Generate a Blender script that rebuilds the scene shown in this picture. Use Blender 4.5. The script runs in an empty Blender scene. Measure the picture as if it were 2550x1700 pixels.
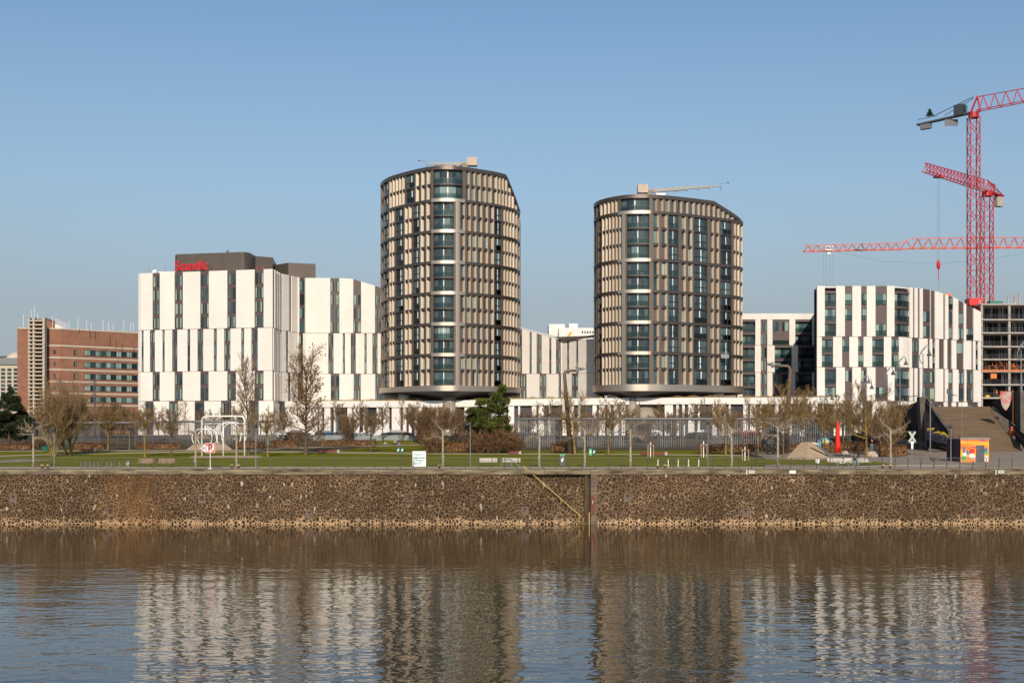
import bpy, math, random
from mathutils import Vector, Matrix
random.seed(7)
R = random.Random(11)
sc = bpy.context.scene
# ---------------------------------------------------------------- camera, world, sun, exposure
F, CZ, HY, CX = 2940.0, 9.8, 1065.0, 1275.0      # focal length in photo pixels, eye height, horizon row, centre column
cam_d = bpy.data.cameras.new("camera"); cam = bpy.data.objects.new("camera", cam_d)
sc.collection.objects.link(cam); sc.camera = cam
cam.location = (0, 0, CZ); cam.rotation_euler = (math.radians(90), 0, 0)
cam_d.sensor_width = 36; cam_d.lens = 36 * F / 2550; cam_d.shift_y = (HY - 850) / 2550
cam_d.clip_start = 0.5; cam_d.clip_end = 6000
SUN_EL, SUN_AZ = 29.0, -3.5                        # sun behind the camera, slightly right; azimuth offset in degrees
world = bpy.data.worlds.new("World"); sc.world = world; world.use_nodes = True
wn = world.node_tree.nodes; wl = world.node_tree.links; wn.clear()
sky = wn.new("ShaderNodeTexSky"); sky.sky_type = 'NISHITA'; sky.sun_disc = False
sky.sun_elevation = math.radians(SUN_EL); sky.sun_rotation = math.radians(180 + SUN_AZ)
sky.altitude = 100; sky.air_density = 1.0; sky.dust_density = 1.2; sky.ozone_density = 3.0
bg = wn.new("ShaderNodeBackground"); bg.inputs[1].default_value = 0.125
wo = wn.new("ShaderNodeOutputWorld")
# hazy lavender air low over the horizon
wtc = wn.new("ShaderNodeTexCoord"); wsx = wn.new("ShaderNodeSeparateXYZ"); wrp = wn.new("ShaderNodeValToRGB"); wmx = wn.new("ShaderNodeMixRGB")
wl.new(wtc.outputs["Generated"], wsx.inputs[0]); wl.new(wsx.outputs["Z"], wrp.inputs[0])
e = wrp.color_ramp.elements; e[0].position = 0.0; e[0].color = (.95, .95, .95, 1); e[1].position = 0.32; e[1].color = (0, 0, 0, 1)
q = e.new(0.10); q.color = (.80, .80, .80, 1); q = e.new(0.2); q.color = (.30, .30, .30, 1)
wl.new(wrp.outputs[0], wmx.inputs[0]); wl.new(sky.outputs[0], wmx.inputs[1]); wmx.inputs[2].default_value = (2.75, 2.95, 3.55, 1)
wtn = wn.new("ShaderNodeMixRGB"); wtn.blend_type = 'MULTIPLY'; wtn.inputs[0].default_value = 1; wtn.inputs[2].default_value = (0.985, 1.025, 0.965, 1)
wl.new(wmx.outputs[0], wtn.inputs[1]); wl.new(wtn.outputs[0], bg.inputs[0]); wl.new(bg.outputs[0], wo.inputs[0])
sun_d = bpy.data.lights.new("sun", 'SUN'); sun_d.energy = 4.15; sun_d.angle = math.radians(0.5); sun_d.color = (1.0, 0.885, 0.74)
sun = bpy.data.objects.new("sun", sun_d); sc.collection.objects.link(sun)
az = math.radians(SUN_AZ)
sdir = Vector((-math.sin(az) * math.cos(math.radians(SUN_EL)), -math.cos(az) * math.cos(math.radians(SUN_EL)), math.sin(math.radians(SUN_EL))))
sun.rotation_euler = sdir.to_track_quat('Z', 'Y').to_euler()
sc.view_settings.view_transform = 'Standard'; sc.view_settings.look = 'None'
sc.view_settings.exposure = 0.0; sc.view_settings.gamma = 1.0

# ---------------------------------------------------------------- helpers
def gz(D):                                        # ground profile behind the quay
    P = [(0, 5.6), (120, 5.6), (136, 5.64), (150, 5.8), (170, 6.0), (200, 6.6), (207, 6.9), (214, 7.85), (230, 8.1), (320, 8.3), (6000, 9.2)]
    for (a, za), (b, zb) in zip(P, P[1:]):
        if D <= b: return za + (zb - za) * (D - a) / (b - a)
    return P[-1][1]
def X(px, D): return (px - CX) * D / F
def Z(py, D): return CZ + (HY - py) * D / F
def gD(py):                                       # distance at which the ground shows at that row
    a, b = 118.0, 240.0
    for _ in range(40):
        m = (a + b) / 2
        if HY + (CZ - gz(m)) * F / m > py: a = m
        else: b = m
    return a
def G(px, py):
    D = gD(py); return Vector((X(px, D), D, gz(D)))

def mat(name, col, rough=0.7, metal=0.0, var=0.0, scale=1.0, col2=None, bump=0.0, spec=0.5, detail=3, stretch=(1, 1, 1), coord='Object', contrast=1.0):
    if rough >= 0.75: spec = min(spec, 0.15)
    m = bpy.data.materials.new(name); m.use_nodes = True
    n = m.node_tree.nodes; l = m.node_tree.links; b = n["Principled BSDF"]
    b.inputs["Base Color"].default_value = (*col, 1); b.inputs["Roughness"].default_value = rough
    b.inputs["Metallic"].default_value = metal; b.inputs["Specular IOR Level"].default_value = spec
    if var or col2 or bump:
        tc = n.new("ShaderNodeTexCoord"); mp = n.new("ShaderNodeMapping"); mp.inputs["Scale"].default_value = stretch
        nz = n.new("ShaderNodeTexNoise"); nz.inputs["Scale"].default_value = scale; nz.inputs["Detail"].default_value = detail
        l.new(tc.outputs[coord], mp.inputs[0]); l.new(mp.outputs[0], nz.inputs["Vector"])
        if var or col2:
            c2 = col2 or tuple(max(0, c * (1 - var)) for c in col); c1 = col if col2 else tuple(c * (1 + var) for c in col)
            rp = n.new("ShaderNodeValToRGB"); w = 0.22 / contrast
            rp.color_ramp.elements[0].position = 0.5 - w; rp.color_ramp.elements[0].color = (*c2, 1)
            rp.color_ramp.elements[1].position = 0.5 + w; rp.color_ramp.elements[1].color = (*c1, 1)
            l.new(nz.outputs[0], rp.inputs[0]); l.new(rp.outputs[0], b.inputs["Base Color"])
        if bump:
            bp = n.new("ShaderNodeBump"); bp.inputs["Distance"].default_value = bump
            l.new(nz.outputs[0], bp.inputs["Height"]); l.new(bp.outputs[0], b.inputs["Normal"])
    return m

class MB:
    """collects faces, then links them as one mesh object"""
    def __init__(s): s.v = []; s.f = []; s.m = []; s.cur = 0; s.sm = []; s.smooth = False
    def mat(s, i): s.cur = i; return s
    def add(s, vs, fs):
        o = len(s.v); s.v.extend(tuple(v) for v in vs)
        for f in fs: s.f.append(tuple(i + o for i in f)); s.m.append(s.cur); s.sm.append(s.smooth)
    def hexa(s, p):       # 8 corners: bottom 4 ccw, top 4
        s.add(p, [(3, 2, 1, 0), (4, 5, 6, 7), (0, 1, 5, 4), (1, 2, 6, 5), (2, 3, 7, 6), (3, 0, 4, 7)])
    def box(s, x0, x1, y0, y1, z0, z1):
        s.hexa([(x0, y0, z0), (x1, y0, z0), (x1, y1, z0), (x0, y1, z0), (x0, y0, z1), (x1, y0, z1), (x1, y1, z1), (x0, y1, z1)])
    def cbox(s, c, d, rz=0.0):
        cs, sn = math.cos(rz), math.sin(rz); a, b, h = d[0] / 2, d[1] / 2, d[2] / 2; P = []
        for z in (-h, h):
            for x, y in ((-a, -b), (a, -b), (a, b), (-a, b)): P.append((c[0] + x * cs - y * sn, c[1] + x * sn + y * cs, c[2] + z))
        s.hexa(P)
    def prism(s, poly, z0, z1):
        n = len(poly); zz0 = z0 if callable(z0) else (lambda x, y: z0); zz1 = z1 if callable(z1) else (lambda x, y: z1)
        vs = [(x, y, zz0(x, y)) for x, y in poly] + [(x, y, zz1(x, y)) for x, y in poly]
        s.add(vs, [tuple(range(n - 1, -1, -1)), tuple(range(n, 2 * n))] + [(i, (i + 1) % n, n + (i + 1) % n, n + i) for i in range(n)])
    def beam(s, a, b, w, h=None):
        a = Vector(a); b = Vector(b); d = (b - a)
        if d.length < 1e-6: return
        d.normalize(); u = d.cross(Vector((0, 0, 1)))
        if u.length < 1e-3: u = Vector((1, 0, 0))
        u.normalize(); v = u.cross(d); h = w if h is None else h; u = u * w / 2; v = v * h / 2
        s.hexa([a - u - v, a + u - v, a + u + v, a - u + v, b - u - v, b + u - v, b + u + v, b - u + v])
    def tube(s, pts, r, n=6, cap=True):
        pts = [Vector(p) for p in pts]; k = len(pts); rs = r if isinstance(r, (list, tuple)) else [r] * k
        vs = []; up = None
        for i, p in enumerate(pts):
            d = (pts[min(i + 1, k - 1)] - pts[max(i - 1, 0)]).normalized()
            if up is None: up = Vector((0, 0, 1)) if abs(d.z) < 0.9 else Vector((1, 0, 0))
            u = up - d * up.dot(d)
            if u.length < 1e-3: u = d.orthogonal()
            u.normalize(); w = d.cross(u); up = u
            for j in range(n):
                t = 2 * math.pi * j / n; vs.append(p + (u * math.cos(t) + w * math.sin(t)) * rs[i])
        fs = [(i * n + j, i * n + (j + 1) % n, (i + 1) * n + (j + 1) % n, (i + 1) * n + j) for i in range(k - 1) for j in range(n)]
        if cap: fs += [tuple(range(n - 1, -1, -1)), tuple((k - 1) * n + j for j in range(n))]
        s.add(vs, fs)
    def ball(s, c, rx, ry=None, rz=None, n=10, m=7, jit=0.0):
        ry = ry or rx; rz = rz or rx; vs = []
        for i in range(m + 1):
            a = math.pi * i / m
            for j in range(n):
                b = 2 * math.pi * j / n; q = 1 + (R.uniform(-jit, jit) if jit else 0)
                vs.append((c[0] + rx * q * math.sin(a) * math.cos(b), c[1] + ry * q * math.sin(a) * math.sin(b), c[2] + rz * q * math.cos(a)))
        s.add(vs, [(i * n + j, (i + 1) * n + j, (i + 1) * n + (j + 1) % n, i * n + (j + 1) % n) for i in range(m) for j in range(n)])
    def disc(s, c, r, axis, n=16, th=0.02):
        a = Vector(axis).normalized(); s.tube([Vector(c) - a * th / 2, Vector(c) + a * th / 2], r, n)
    def build(s, name, mats, parent=None, smooth=False):
        me = bpy.data.meshes.new(name); me.from_pydata(s.v, [], s.f)
        for m in (mats if isinstance(mats, (list, tuple)) else [mats]): me.materials.append(m)
        me.polygons.foreach_set("material_index", s.m)
        me.polygons.foreach_set("use_smooth", [bool(smooth or q) for q in s.sm])
        me.update()
        o = bpy.data.objects.new(name, me); sc.collection.objects.link(o)
        if parent: o.parent = parent
        return o
def tag(o, label=None, cat=None, group=None, kind=None):
    if label: o["label"] = label
    if cat: o["category"] = cat
    if group: o["group"] = group
    if kind: o["kind"] = kind
    return o
def empty(name, loc=(0, 0, 0), rz=0.0, label=None, cat=None, group=None):
    o = bpy.data.objects.new(name, None); sc.collection.objects.link(o); o.location = loc; o.rotation_euler = (0, 0, rz)
    return tag(o, label, cat, group)
def rooted(root, *objs):                          # parts were modelled in world space: keep them there under the thing's base point
    for o in objs: o.matrix_parent_inverse = Matrix.Translation(-Vector(root.location))
def dup(root, loc, rz=0.0, scale=1.0, label=None):
    r = root.copy(); sc.collection.objects.link(r); r.location = loc; r.rotation_euler = (0, 0, rz)
    r.scale = scale if isinstance(scale, (tuple, list)) else (scale,) * 3
    if label: r["label"] = label
    for ch in root.children:
        c = ch.copy(); sc.collection.objects.link(c); c.parent = r
        for g in ch.children:
            d = g.copy(); sc.collection.objects.link(d); d.parent = c
    return r

# ---------------------------------------------------------------- materials
def stone_panel(name, base):
    m = mat(name, base, 0.75, var=0.06, scale=0.22, spec=0.3, detail=6, stretch=(1, 1, 0.35))
    n = m.node_tree.nodes; l = m.node_tree.links; b = n["Principled BSDF"]
    src = b.inputs["Base Color"].links[0].from_socket
    tc = n.new("ShaderNodeTexCoord"); br = n.new("ShaderNodeTexBrick"); mp = n.new("ShaderNodeMapping")
    mp.inputs["Rotation"].default_value = (math.radians(90), 0, 0)
    l.new(tc.outputs["Object"], mp.inputs[0]); l.new(mp.outputs[0], br.inputs["Vector"])
    br.inputs["Scale"].default_value = 1.0; br.inputs["Brick Width"].default_value = 1.5; br.inputs["Row Height"].default_value = 0.62
    br.inputs["Mortar Size"].default_value = 0.018; br.inputs["Color1"].default_value = (1, 1, 1, 1)
    br.inputs["Color2"].default_value = (0.965, 0.96, 0.955, 1); br.inputs["Mortar"].default_value = (0.86, 0.85, 0.84, 1)
    mx = n.new("ShaderNodeMixRGB"); mx.blend_type = 'MULTIPLY'; mx.inputs[0].default_value = 1
    l.new(src, mx.inputs[1]); l.new(br.outputs[0], mx.inputs[2]); l.new(mx.outputs[0], b.inputs["Base Color"])
    return m
M = {}
M['white'] = stone_panel("white_stone_panel", (0.74, 0.695, 0.64))
M['white2'] = stone_panel("pale_stone_panel", (0.64, 0.595, 0.545))
M['plaster'] = mat("white_plaster", (0.72, 0.69, 0.645), 0.8, var=0.03, scale=0.4)
M['mauve'] = mat("dark_mauve_cladding", (0.090, 0.062, 0.058), 0.55, var=0.12, scale=0.6)
M['mauve2'] = mat("brown_mauve_cladding", (0.15, 0.10, 0.09), 0.5, var=0.12, scale=0.6)
M['frame'] = mat("dark_window_frame", (0.035, 0.030, 0.032), 0.45)
M['roofbox'] = mat("bronze_grey_roof_cladding", (0.13, 0.105, 0.085), 0.42, metal=0.45, var=0.07, scale=0.5)
M['band'] = mat("bronze_band_metal", (0.15, 0.118, 0.102), 0.38, metal=0.75, var=0.06, scale=0.4)
M['mull'] = mat("taupe_mullion_metal", (0.150, 0.116, 0.094), 0.5, metal=0.35, var=0.06, scale=0.7)
M['fin'] = mat("champagne_fin_metal", (0.50, 0.405, 0.305), 0.5, metal=0.1, var=0.06, scale=0.8)
M['taupe'] = mat("taupe_infill_panel", (0.125, 0.088, 0.070), 0.55, var=0.1, scale=0.5)
M['steel'] = mat("brushed_steel", (0.56, 0.475, 0.39), 0.46, metal=0.9, var=0.05, scale=2, stretch=(1, 1, 12))
M['dark'] = mat("dark_metal", (0.06, 0.05, 0.045), 0.5, metal=0.3)  # one dark metal tone for tower undersides, balconies and spandrel boxes
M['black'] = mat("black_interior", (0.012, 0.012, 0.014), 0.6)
M['fold'] = mat("white_curtain_column", (0.75, 0.78, 0.74), 0.6)
def glass(name, c1, c2, scale=0.35, rough=0.06):
    m = mat(name, c1, rough, col2=c2, scale=scale, spec=0.55, stretch=(1, 1, 0.35), contrast=2.2)
    return m
M['g_dark'] = glass("dark_teal_glass", (0.010, 0.022, 0.028), (0.035, 0.065, 0.075))
M['g_teal'] = glass("teal_glass", (0.085, 0.135, 0.150), (0.025, 0.050, 0.060))
M['g_curt'] = glass("curtained_glass", (0.27, 0.35, 0.32), (0.14, 0.21, 0.20))
M['g_green'] = glass("green_tinted_glass", (0.32, 0.40, 0.30), (0.17, 0.24, 0.18))
M['g_open'] = M['black']
M['bal'] = mat("balustrade_glass", (0.13, 0.19, 0.19), 0.08, spec=0.6)
M['grass_dry'] = mat("dry_roof_grass", (0.34, 0.23, 0.09), 0.9, col2=(0.16, 0.12, 0.05), scale=2)
M['red'] = mat("red_painted_steel", (0.40, 0.008, 0.016), 0.45, var=0.15, scale=0.3)
M['orange'] = mat("orange_red_painted_steel", (0.58, 0.10, 0.06), 0.5, var=0.15, scale=0.3)
M['galv'] = mat("galvanised_steel", (0.20, 0.21, 0.22), 0.5, metal=0.3, var=0.15, scale=3)
M['galvd'] = mat("dark_galvanised_steel", (0.10, 0.105, 0.115), 0.5, metal=0.3, var=0.15, scale=3)
M['wpaint'] = mat("white_paint", (0.78, 0.75, 0.70), 0.5, var=0.04, scale=1.5)
M['conc'] = mat("raw_concrete", (0.36, 0.33, 0.30), 0.9, var=0.18, scale=0.8)
M['concd'] = mat("dark_weathered_concrete", (0.11, 0.095, 0.08), 0.9, var=0.3, scale=0.9)

# ---------------------------------------------------------------- facade tools
class Fac:
    """a facade that follows a line on the plan; pts = (photo column, distance)"""
    def __init__(s, pts, curve=False):
        if curve: pts = s.cr(pts)
        s.px = [p[0] for p in pts]; s.P = [Vector((X(p[0], p[1]), p[1])) for p in pts]
        s.N = []
        seg = [Vector(((b - a).y, -(b - a).x)).normalized() for a, b in zip(s.P, s.P[1:])]
        s.seg = seg; s.curve = curve
        for i in range(len(s.P)):
            a = seg[max(i - 1, 0)]; b = seg[min(i, len(seg) - 1)]; s.N.append(((a + b) / 2).normalized())
    def cr(s, p):
        o = []
        for i in range(len(p) - 1):
            a, b, c, d = p[max(i - 1, 0)], p[i], p[i + 1], p[min(i + 2, len(p) - 1)]
            for k in range(4):
                t = k / 4; q = []
                for j in (0, 1):
                    q.append(0.5 * (2 * b[j] + (c[j] - a[j]) * t + (2 * a[j] - 5 * b[j] + 4 * c[j] - d[j]) * t * t + (3 * b[j] - a[j] - 3 * c[j] + d[j]) * t ** 3))
                o.append(tuple(q))
        o.append(p[-1]); return o
    def at(s, px):
        k = 0
        while k < len(s.px) - 2 and px > s.px[k + 1]: k += 1
        A, B = s.P[k], s.P[k + 1]; u = (px - CX) / F; d = B - A
        t = (u * A.y - A.x) / (d.x - u * d.y) if abs(d.x - u * d.y) > 1e-9 else 0
        t = max(-0.02, min(1.02, t)); p = A + d * t
        n = (s.N[k] * (1 - t) + s.N[k + 1] * t).normalized() if s.curve else s.seg[k]
        return p, n
    def line(s, a, b):
        xs = [a] + [x for x in s.px if a + 0.4 < x < b - 0.4] + [b]
        out = []
        for i, x in enumerate(xs):
            if not s.curve and x in s.px and 0 < i < len(xs) - 1:
                k = s.px.index(x); out.append((s.P[k], s.N[k]))
            else:
                xx = x + (0.01 if i == 0 else -0.01 if i == len(xs) - 1 else 0)
                out.append(s.at(xx))
        return out
    def strip(s, mb, a, b, z0, z1, o0, o1):        # solid strip between two offsets from the facade line
        L = s.line(a, b)
        for (p, n), (q, m) in zip(L, L[1:]):
            f0 = z0 if not callable(z0) else None
            def zz(f, pt): return f(pt.x) if callable(f) else f
            pi, po, qi, qo = p + n * o0, p + n * o1, q + m * o0, q + m * o1
            if (zz(z1, p) + zz(z1, q)) <= (zz(z0, p) + zz(z0, q)) + 0.02: continue
            mb.hexa([(po.x, po.y, zz(z0, p)), (qo.x, qo.y, zz(z0, q)), (qi.x, qi.y, zz(z0, q)), (pi.x, pi.y, zz(z0, p)),
                     (po.x, po.y, zz(z1, p)), (qo.x, qo.y, zz(z1, q)), (qi.x, qi.y, zz(z1, q)), (pi.x, pi.y, zz(z1, p))])
    def splay(s, mb, a, b, z0, z1, oa, ob, th=0.05):   # slanted reveal from offset oa at a to ob at b
        (p, n), (q, m) = s.at(a), s.at(b)
        def zz(f, pt): return f(pt.x) if callable(f) else f
        if zz(z1, p) - zz(z0, p) < 0.1: return
        a0, a1, b0, b1 = p + n * (oa - th), p + n * oa, q + m * (ob - th), q + m * ob
        mb.hexa([(a1.x, a1.y, zz(z0, p)), (b1.x, b1.y, zz(z0, q)), (b0.x, b0.y, zz(z0, q)), (a0.x, a0.y, zz(z0, p)),
                 (a1.x, a1.y, zz(z1, p)), (b1.x, b1.y, zz(z1, q)), (b0.x, b0.y, zz(z1, q)), (a0.x, a0.y, zz(z1, p))])

GM = ['g_dark', 'g_teal', 'g_curt', 'g_green', 'g_open', 'fold', 'frame', 'bal']
GML = [M[k] for k in GM]
class Windows:
    """gathers the windows of one building; the largest become parts of their own, the rest one stuff part"""
    def __init__(s, limit=95): s.items = []; s.limit = limit
    def add(s, area, fn_frame, fn_pane): s.items.append((area, fn_frame, fn_pane))
    def finish(s, root, name='window', framemat=None):
        s.items.sort(key=lambda t: -t[0]); fm = framemat or M['frame']
        for a, ff, fp in s.items[:s.limit]:
            mb = MB(); ff(mb); w = mb.build(name, [fm], root); rooted(root, w)
            mb = MB(); fp(mb); p = mb.build('pane', GML, w)
        if len(s.items) > s.limit:
            mb = MB()
            for a, ff, fp in s.items[s.limit:]:
                fp(mb); mb.mat(6); ff(mb)
            w = mb.build(name, GML, root); rooted(root, w); w["kind"] = "stuff"
def add_window(W, fac, a, b, z0, z1, off, parts=None, mull=None, fw=0.07):
    """framed window on a facade; parts = list of (fraction, glass index)"""
    parts = parts or [(1.0, R.choice([0, 0, 1, 1, 2, 3]))]
    pa, _ = fac.at(a); pb, _ = fac.at(b); wm = (pb - pa).length
    if wm < 0.12: return
    f = min(0.2, fw / wm); ia = a + (b - a) * f; ib = b - (b - a) * f
    def frame(mb):
        fac.strip(mb, a, ia, z0, z1, off - 0.02, off + 0.06); fac.strip(mb, ib, b, z0, z1, off - 0.02, off + 0.06)
        fac.strip(mb, ia, ib, z0, z0 + fw, off - 0.02, off + 0.06); fac.strip(mb, ia, ib, z1 - fw, z1, off - 0.02, off + 0.06)
        for t in (mull or []):
            c = a + (b - a) * t; h = (b - a) * f * 0.4
            fac.strip(mb, c - h, c + h, z0 + fw, z1 - fw, off - 0.02, off + 0.055)
    def pane(mb):
        x = ia
        for fr, g in parts:
            y = x + (ib - ia) * fr; mb.mat(g); fac.strip(mb, x, min(y, ib), z0 + fw, z1 - fw, off - 0.03, off + 0.015); x = y
    W.add(wm * (z1 - z0), frame, pane)
# ---------------------------------------------------------------- water, ground, quay
def water_mat():
    m = bpy.data.materials.new("river_water"); m.use_nodes = True; n = m.node_tree.nodes; l = m.node_tree.links; b = n["Principled BSDF"]
    b.inputs["Base Color"].default_value = (0.046, 0.031, 0.013, 1); b.inputs["Roughness"].default_value = 0.03; b.inputs["IOR"].default_value = 1.48
    tc = n.new("ShaderNodeTexCoord"); prev = None
    for sc_, dist, st, det in ((1.7, 0.040, (0.5, 1, 1), 1.5), (0.35, 0.080, (0.45, 1, 1), 1.5), (4.5, 0.006, (0.5, 1, 1), 1.0)):
        mp = n.new("ShaderNodeMapping"); mp.inputs["Scale"].default_value = st
        nz = n.new("ShaderNodeTexNoise"); nz.inputs["Scale"].default_value = sc_; nz.inputs["Detail"].default_value = det
        bp = n.new("ShaderNodeBump"); bp.inputs["Distance"].default_value = dist; bp.inputs["Strength"].default_value = 1.0
        l.new(tc.outputs["Object"], mp.inputs[0]); l.new(mp.outputs[0], nz.inputs["Vector"]); l.new(nz.outputs[0], bp.inputs["Height"])
        if prev: l.new(prev.outputs[0], bp.inputs["Normal"])
        prev = bp
    # wind patches: calmer towards the quay and in drifting areas
    nz = n.new("ShaderNodeTexNoise"); nz.inputs["Scale"].default_value = 0.03; nz.inputs["Detail"].default_value = 2
    l.new(tc.outputs["Object"], nz.inputs["Vector"])
    sx = n.new("ShaderNodeSeparateXYZ"); l.new(tc.outputs["Object"], sx.inputs[0])
    mr = n.new("ShaderNodeMapRange"); mr.inputs[1].default_value = 45; mr.inputs[2].default_value = 112; mr.inputs[3].default_value = 0.85; mr.inputs[4].default_value = 0.20
    l.new(sx.outputs["Y"], mr.inputs[0])
    mu = n.new("ShaderNodeMath"); mu.operation = 'MULTIPLY_ADD'; l.new(nz.outputs[0], mu.inputs[0]); mu.inputs[1].default_value = 0.9; mu.inputs[2].default_value = 0.5
    mm = n.new("ShaderNodeMath"); mm.operation = 'MULTIPLY'; l.new(mr.outputs[0], mm.inputs[0]); l.new(mu.outputs[0], mm.inputs[1])
    for nd in [q for q in n if q.type == 'BUMP']: l.new(mm.outputs[0], nd.inputs["Strength"])
    l.new(prev.outputs[0], b.inputs["Normal"])
    return m
mb = MB(); mb.add([(-900, -120, 0), (900, -120, 0), (900, 121.5, 0), (-900, 121.5, 0)], [(0, 1, 2, 3)])
tag(mb.build("river", water_mat()), kind="structure")
mb = MB(); mb.add([(-900, -900, 3), (900, -900, 3), (900, -119, -0.3), (-900, -119, -0.3)], [(0, 1, 2, 3)])
tag(mb.build("near_river_bank", mat("near_bank_soil", (0.12, 0.10, 0.06), 0.9, var=0.3, scale=0.1)), kind="structure")

def sheet(name, m, D0, D1, x0=-400, x1=400, dz=0.0, step=4.0, xf=None):
    mb = MB(); Ds = [D0]
    for d in (136, 150, 170, 200, 207, 214, 230, 320):
        if D0 < d < D1: Ds.append(d)
    Ds.append(D1); rows = []
    for d in Ds:
        a, b = (xf(d) if xf else (x0, x1)); rows.append([(a, d, gz(d) + dz), (b, d, gz(d) + dz)])
    vs = [v for r in rows for v in r]
    mb.add(vs, [(2 * i, 2 * i + 1, 2 * i + 3, 2 * i + 2) for i in range(len(rows) - 1)])
    o = mb.build(name, m); return tag(o, kind="structure")
M['lawn'] = mat("lawn_grass", (0.170, 0.180, 0.016), 0.95, spec=0.0, col2=(0.115, 0.098, 0.018), scale=0.4, detail=12, stretch=(0.5, 1.4, 1), bump=0.05, contrast=1.2)
M['path'] = mat("pale_path", (0.44, 0.36, 0.27), 0.9, spec=0.1, var=0.1, scale=0.8)
M['path_grey'] = mat("grey_asphalt_path", (0.27, 0.215, 0.165), 0.9, spec=0.05, var=0.12, scale=0.5)
M['asph'] = mat("street_asphalt", (0.07, 0.07, 0.072), 0.85, var=0.15, scale=0.5)
M['sand'] = mat("pale_sand", (0.42, 0.30, 0.20), 0.95, spec=0.1, var=0.12, scale=0.7)
M['soil'] = mat("park_soil", (0.13, 0.10, 0.07), 0.95, spec=0.0, col2=(0.06, 0.055, 0.03), scale=0.5, detail=6)
sheet("ground", M['soil'], 121.5, 6000, -3500, 3500, dz=-0.03)
sheet("promenade", M['path_grey'], 121.6, 126.6, dz=0.006)
sheet("promenade_path", M['path'], 121.9, 126.0, dz=0.014)
sheet("lawn", M['lawn'], 126.6, 184, -400, X(1905, 150), dz=0.006)
mb = MB()                                          # lawn corner running out to the right
pts = [(1905, 1158), (2130, 1160), (2240, 1158), (2180, 1150), (2040, 1146), (1905, 1144)]
vs = [tuple(G(a, b) + Vector((0, 0, 0.08))) for a, b in pts]; mb.add(vs, [tuple(range(len(vs)))])
tag(mb.build("lawn", M['lawn']), kind="structure")
mb = MB(); pl = [(1905, 1163.5), (2600, 1163.5), (2600, 1118), (2150, 1118), (1950, 1126), (1850, 1126), (1905, 1140)]
vs = [tuple(G(a, b) + Vector((0, 0, 0.03))) for a, b in pl]; mb.add(vs, [tuple(range(len(vs)))])
tag(mb.build("plaza", M['path_grey']), kind="structure")
mb = MB(); pl = [(2035, 1163.2), (2460, 1163), (2330, 1154), (2180, 1141), (2060, 1141), (2250, 1157), (2130, 1161.5)]
vs = [tuple(G(a, b) + Vector((0, 0, 0.06))) for a, b in pl]; mb.add(vs, [tuple(range(len(vs)))])
tag(mb.build("pale_plaza_path", M['path']), kind="structure")
def ribbon(name, m, top, w, dz=0.014):             # path given by its centre line in the photograph's ground
    mb = MB(); L = [];
    for a, b in top:
        p = G(a, b); L.append(p)
    vs = []
    for i, p in enumerate(L):
        q = L[min(i + 1, len(L) - 1)] - L[max(i - 1, 0)]; nrm = Vector((-q.y, q.x, 0)).normalized() * w / 2
        for sg in (-1, 1):
            v = p + nrm * sg; vs.append((v.x, v.y, gz(v.y) + dz))
    mb.add(vs, [(2 * i, 2 * i + 2, 2 * i + 3, 2 * i + 1) for i in range(len(L) - 1)])
    return tag(mb.build(name, m), kind="structure")
ribbon("park_path", M['path'], [(-60, 1137), (100, 1132), (250, 1129), (420, 1125.5), (640, 1124), (860, 1127), (1060, 1129), (1300, 1130), (1600, 1131), (1850, 1134)], 3.4)
ribbon("park_path", M['path'], [(-60, 1123.5), (200, 1122), (460, 1121), (640, 1120), (700, 1116), (820, 1113), (930, 1111)], 3.0, 0.018)
ribbon("park_path", M['path_grey'], [(925, 1111), (1000, 1108), (1100, 1107), (1180, 1108)], 4.0, 0.02)
ribbon("skate_path", M['path_grey'], [(-80, 1151), (20, 1149), (90, 1144)], 5.5, 0.02)
sheet("back_lawn", M['lawn'], 186, 215, X(900, 200), X(1190, 200), dz=0.012)
sheet("street", M['asph'], 216, 236, -300, 300, dz=0.02)
sheet("pavement", M['path_grey'], 236.2, 262, -300, 300, dz=0.12)
mb = MB()                                          # sand under the arches
vs = [tuple(G(a, b) + Vector((0, 0, 0.02))) for a, b in [(468, 1140), (480, 1136), (560, 1134), (630, 1134), (658, 1137), (640, 1139.5), (560, 1140.5)]]
mb.add(vs, [tuple(range(len(vs)))]); tag(mb.build("sand_area", M['sand']), kind="structure")

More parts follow.
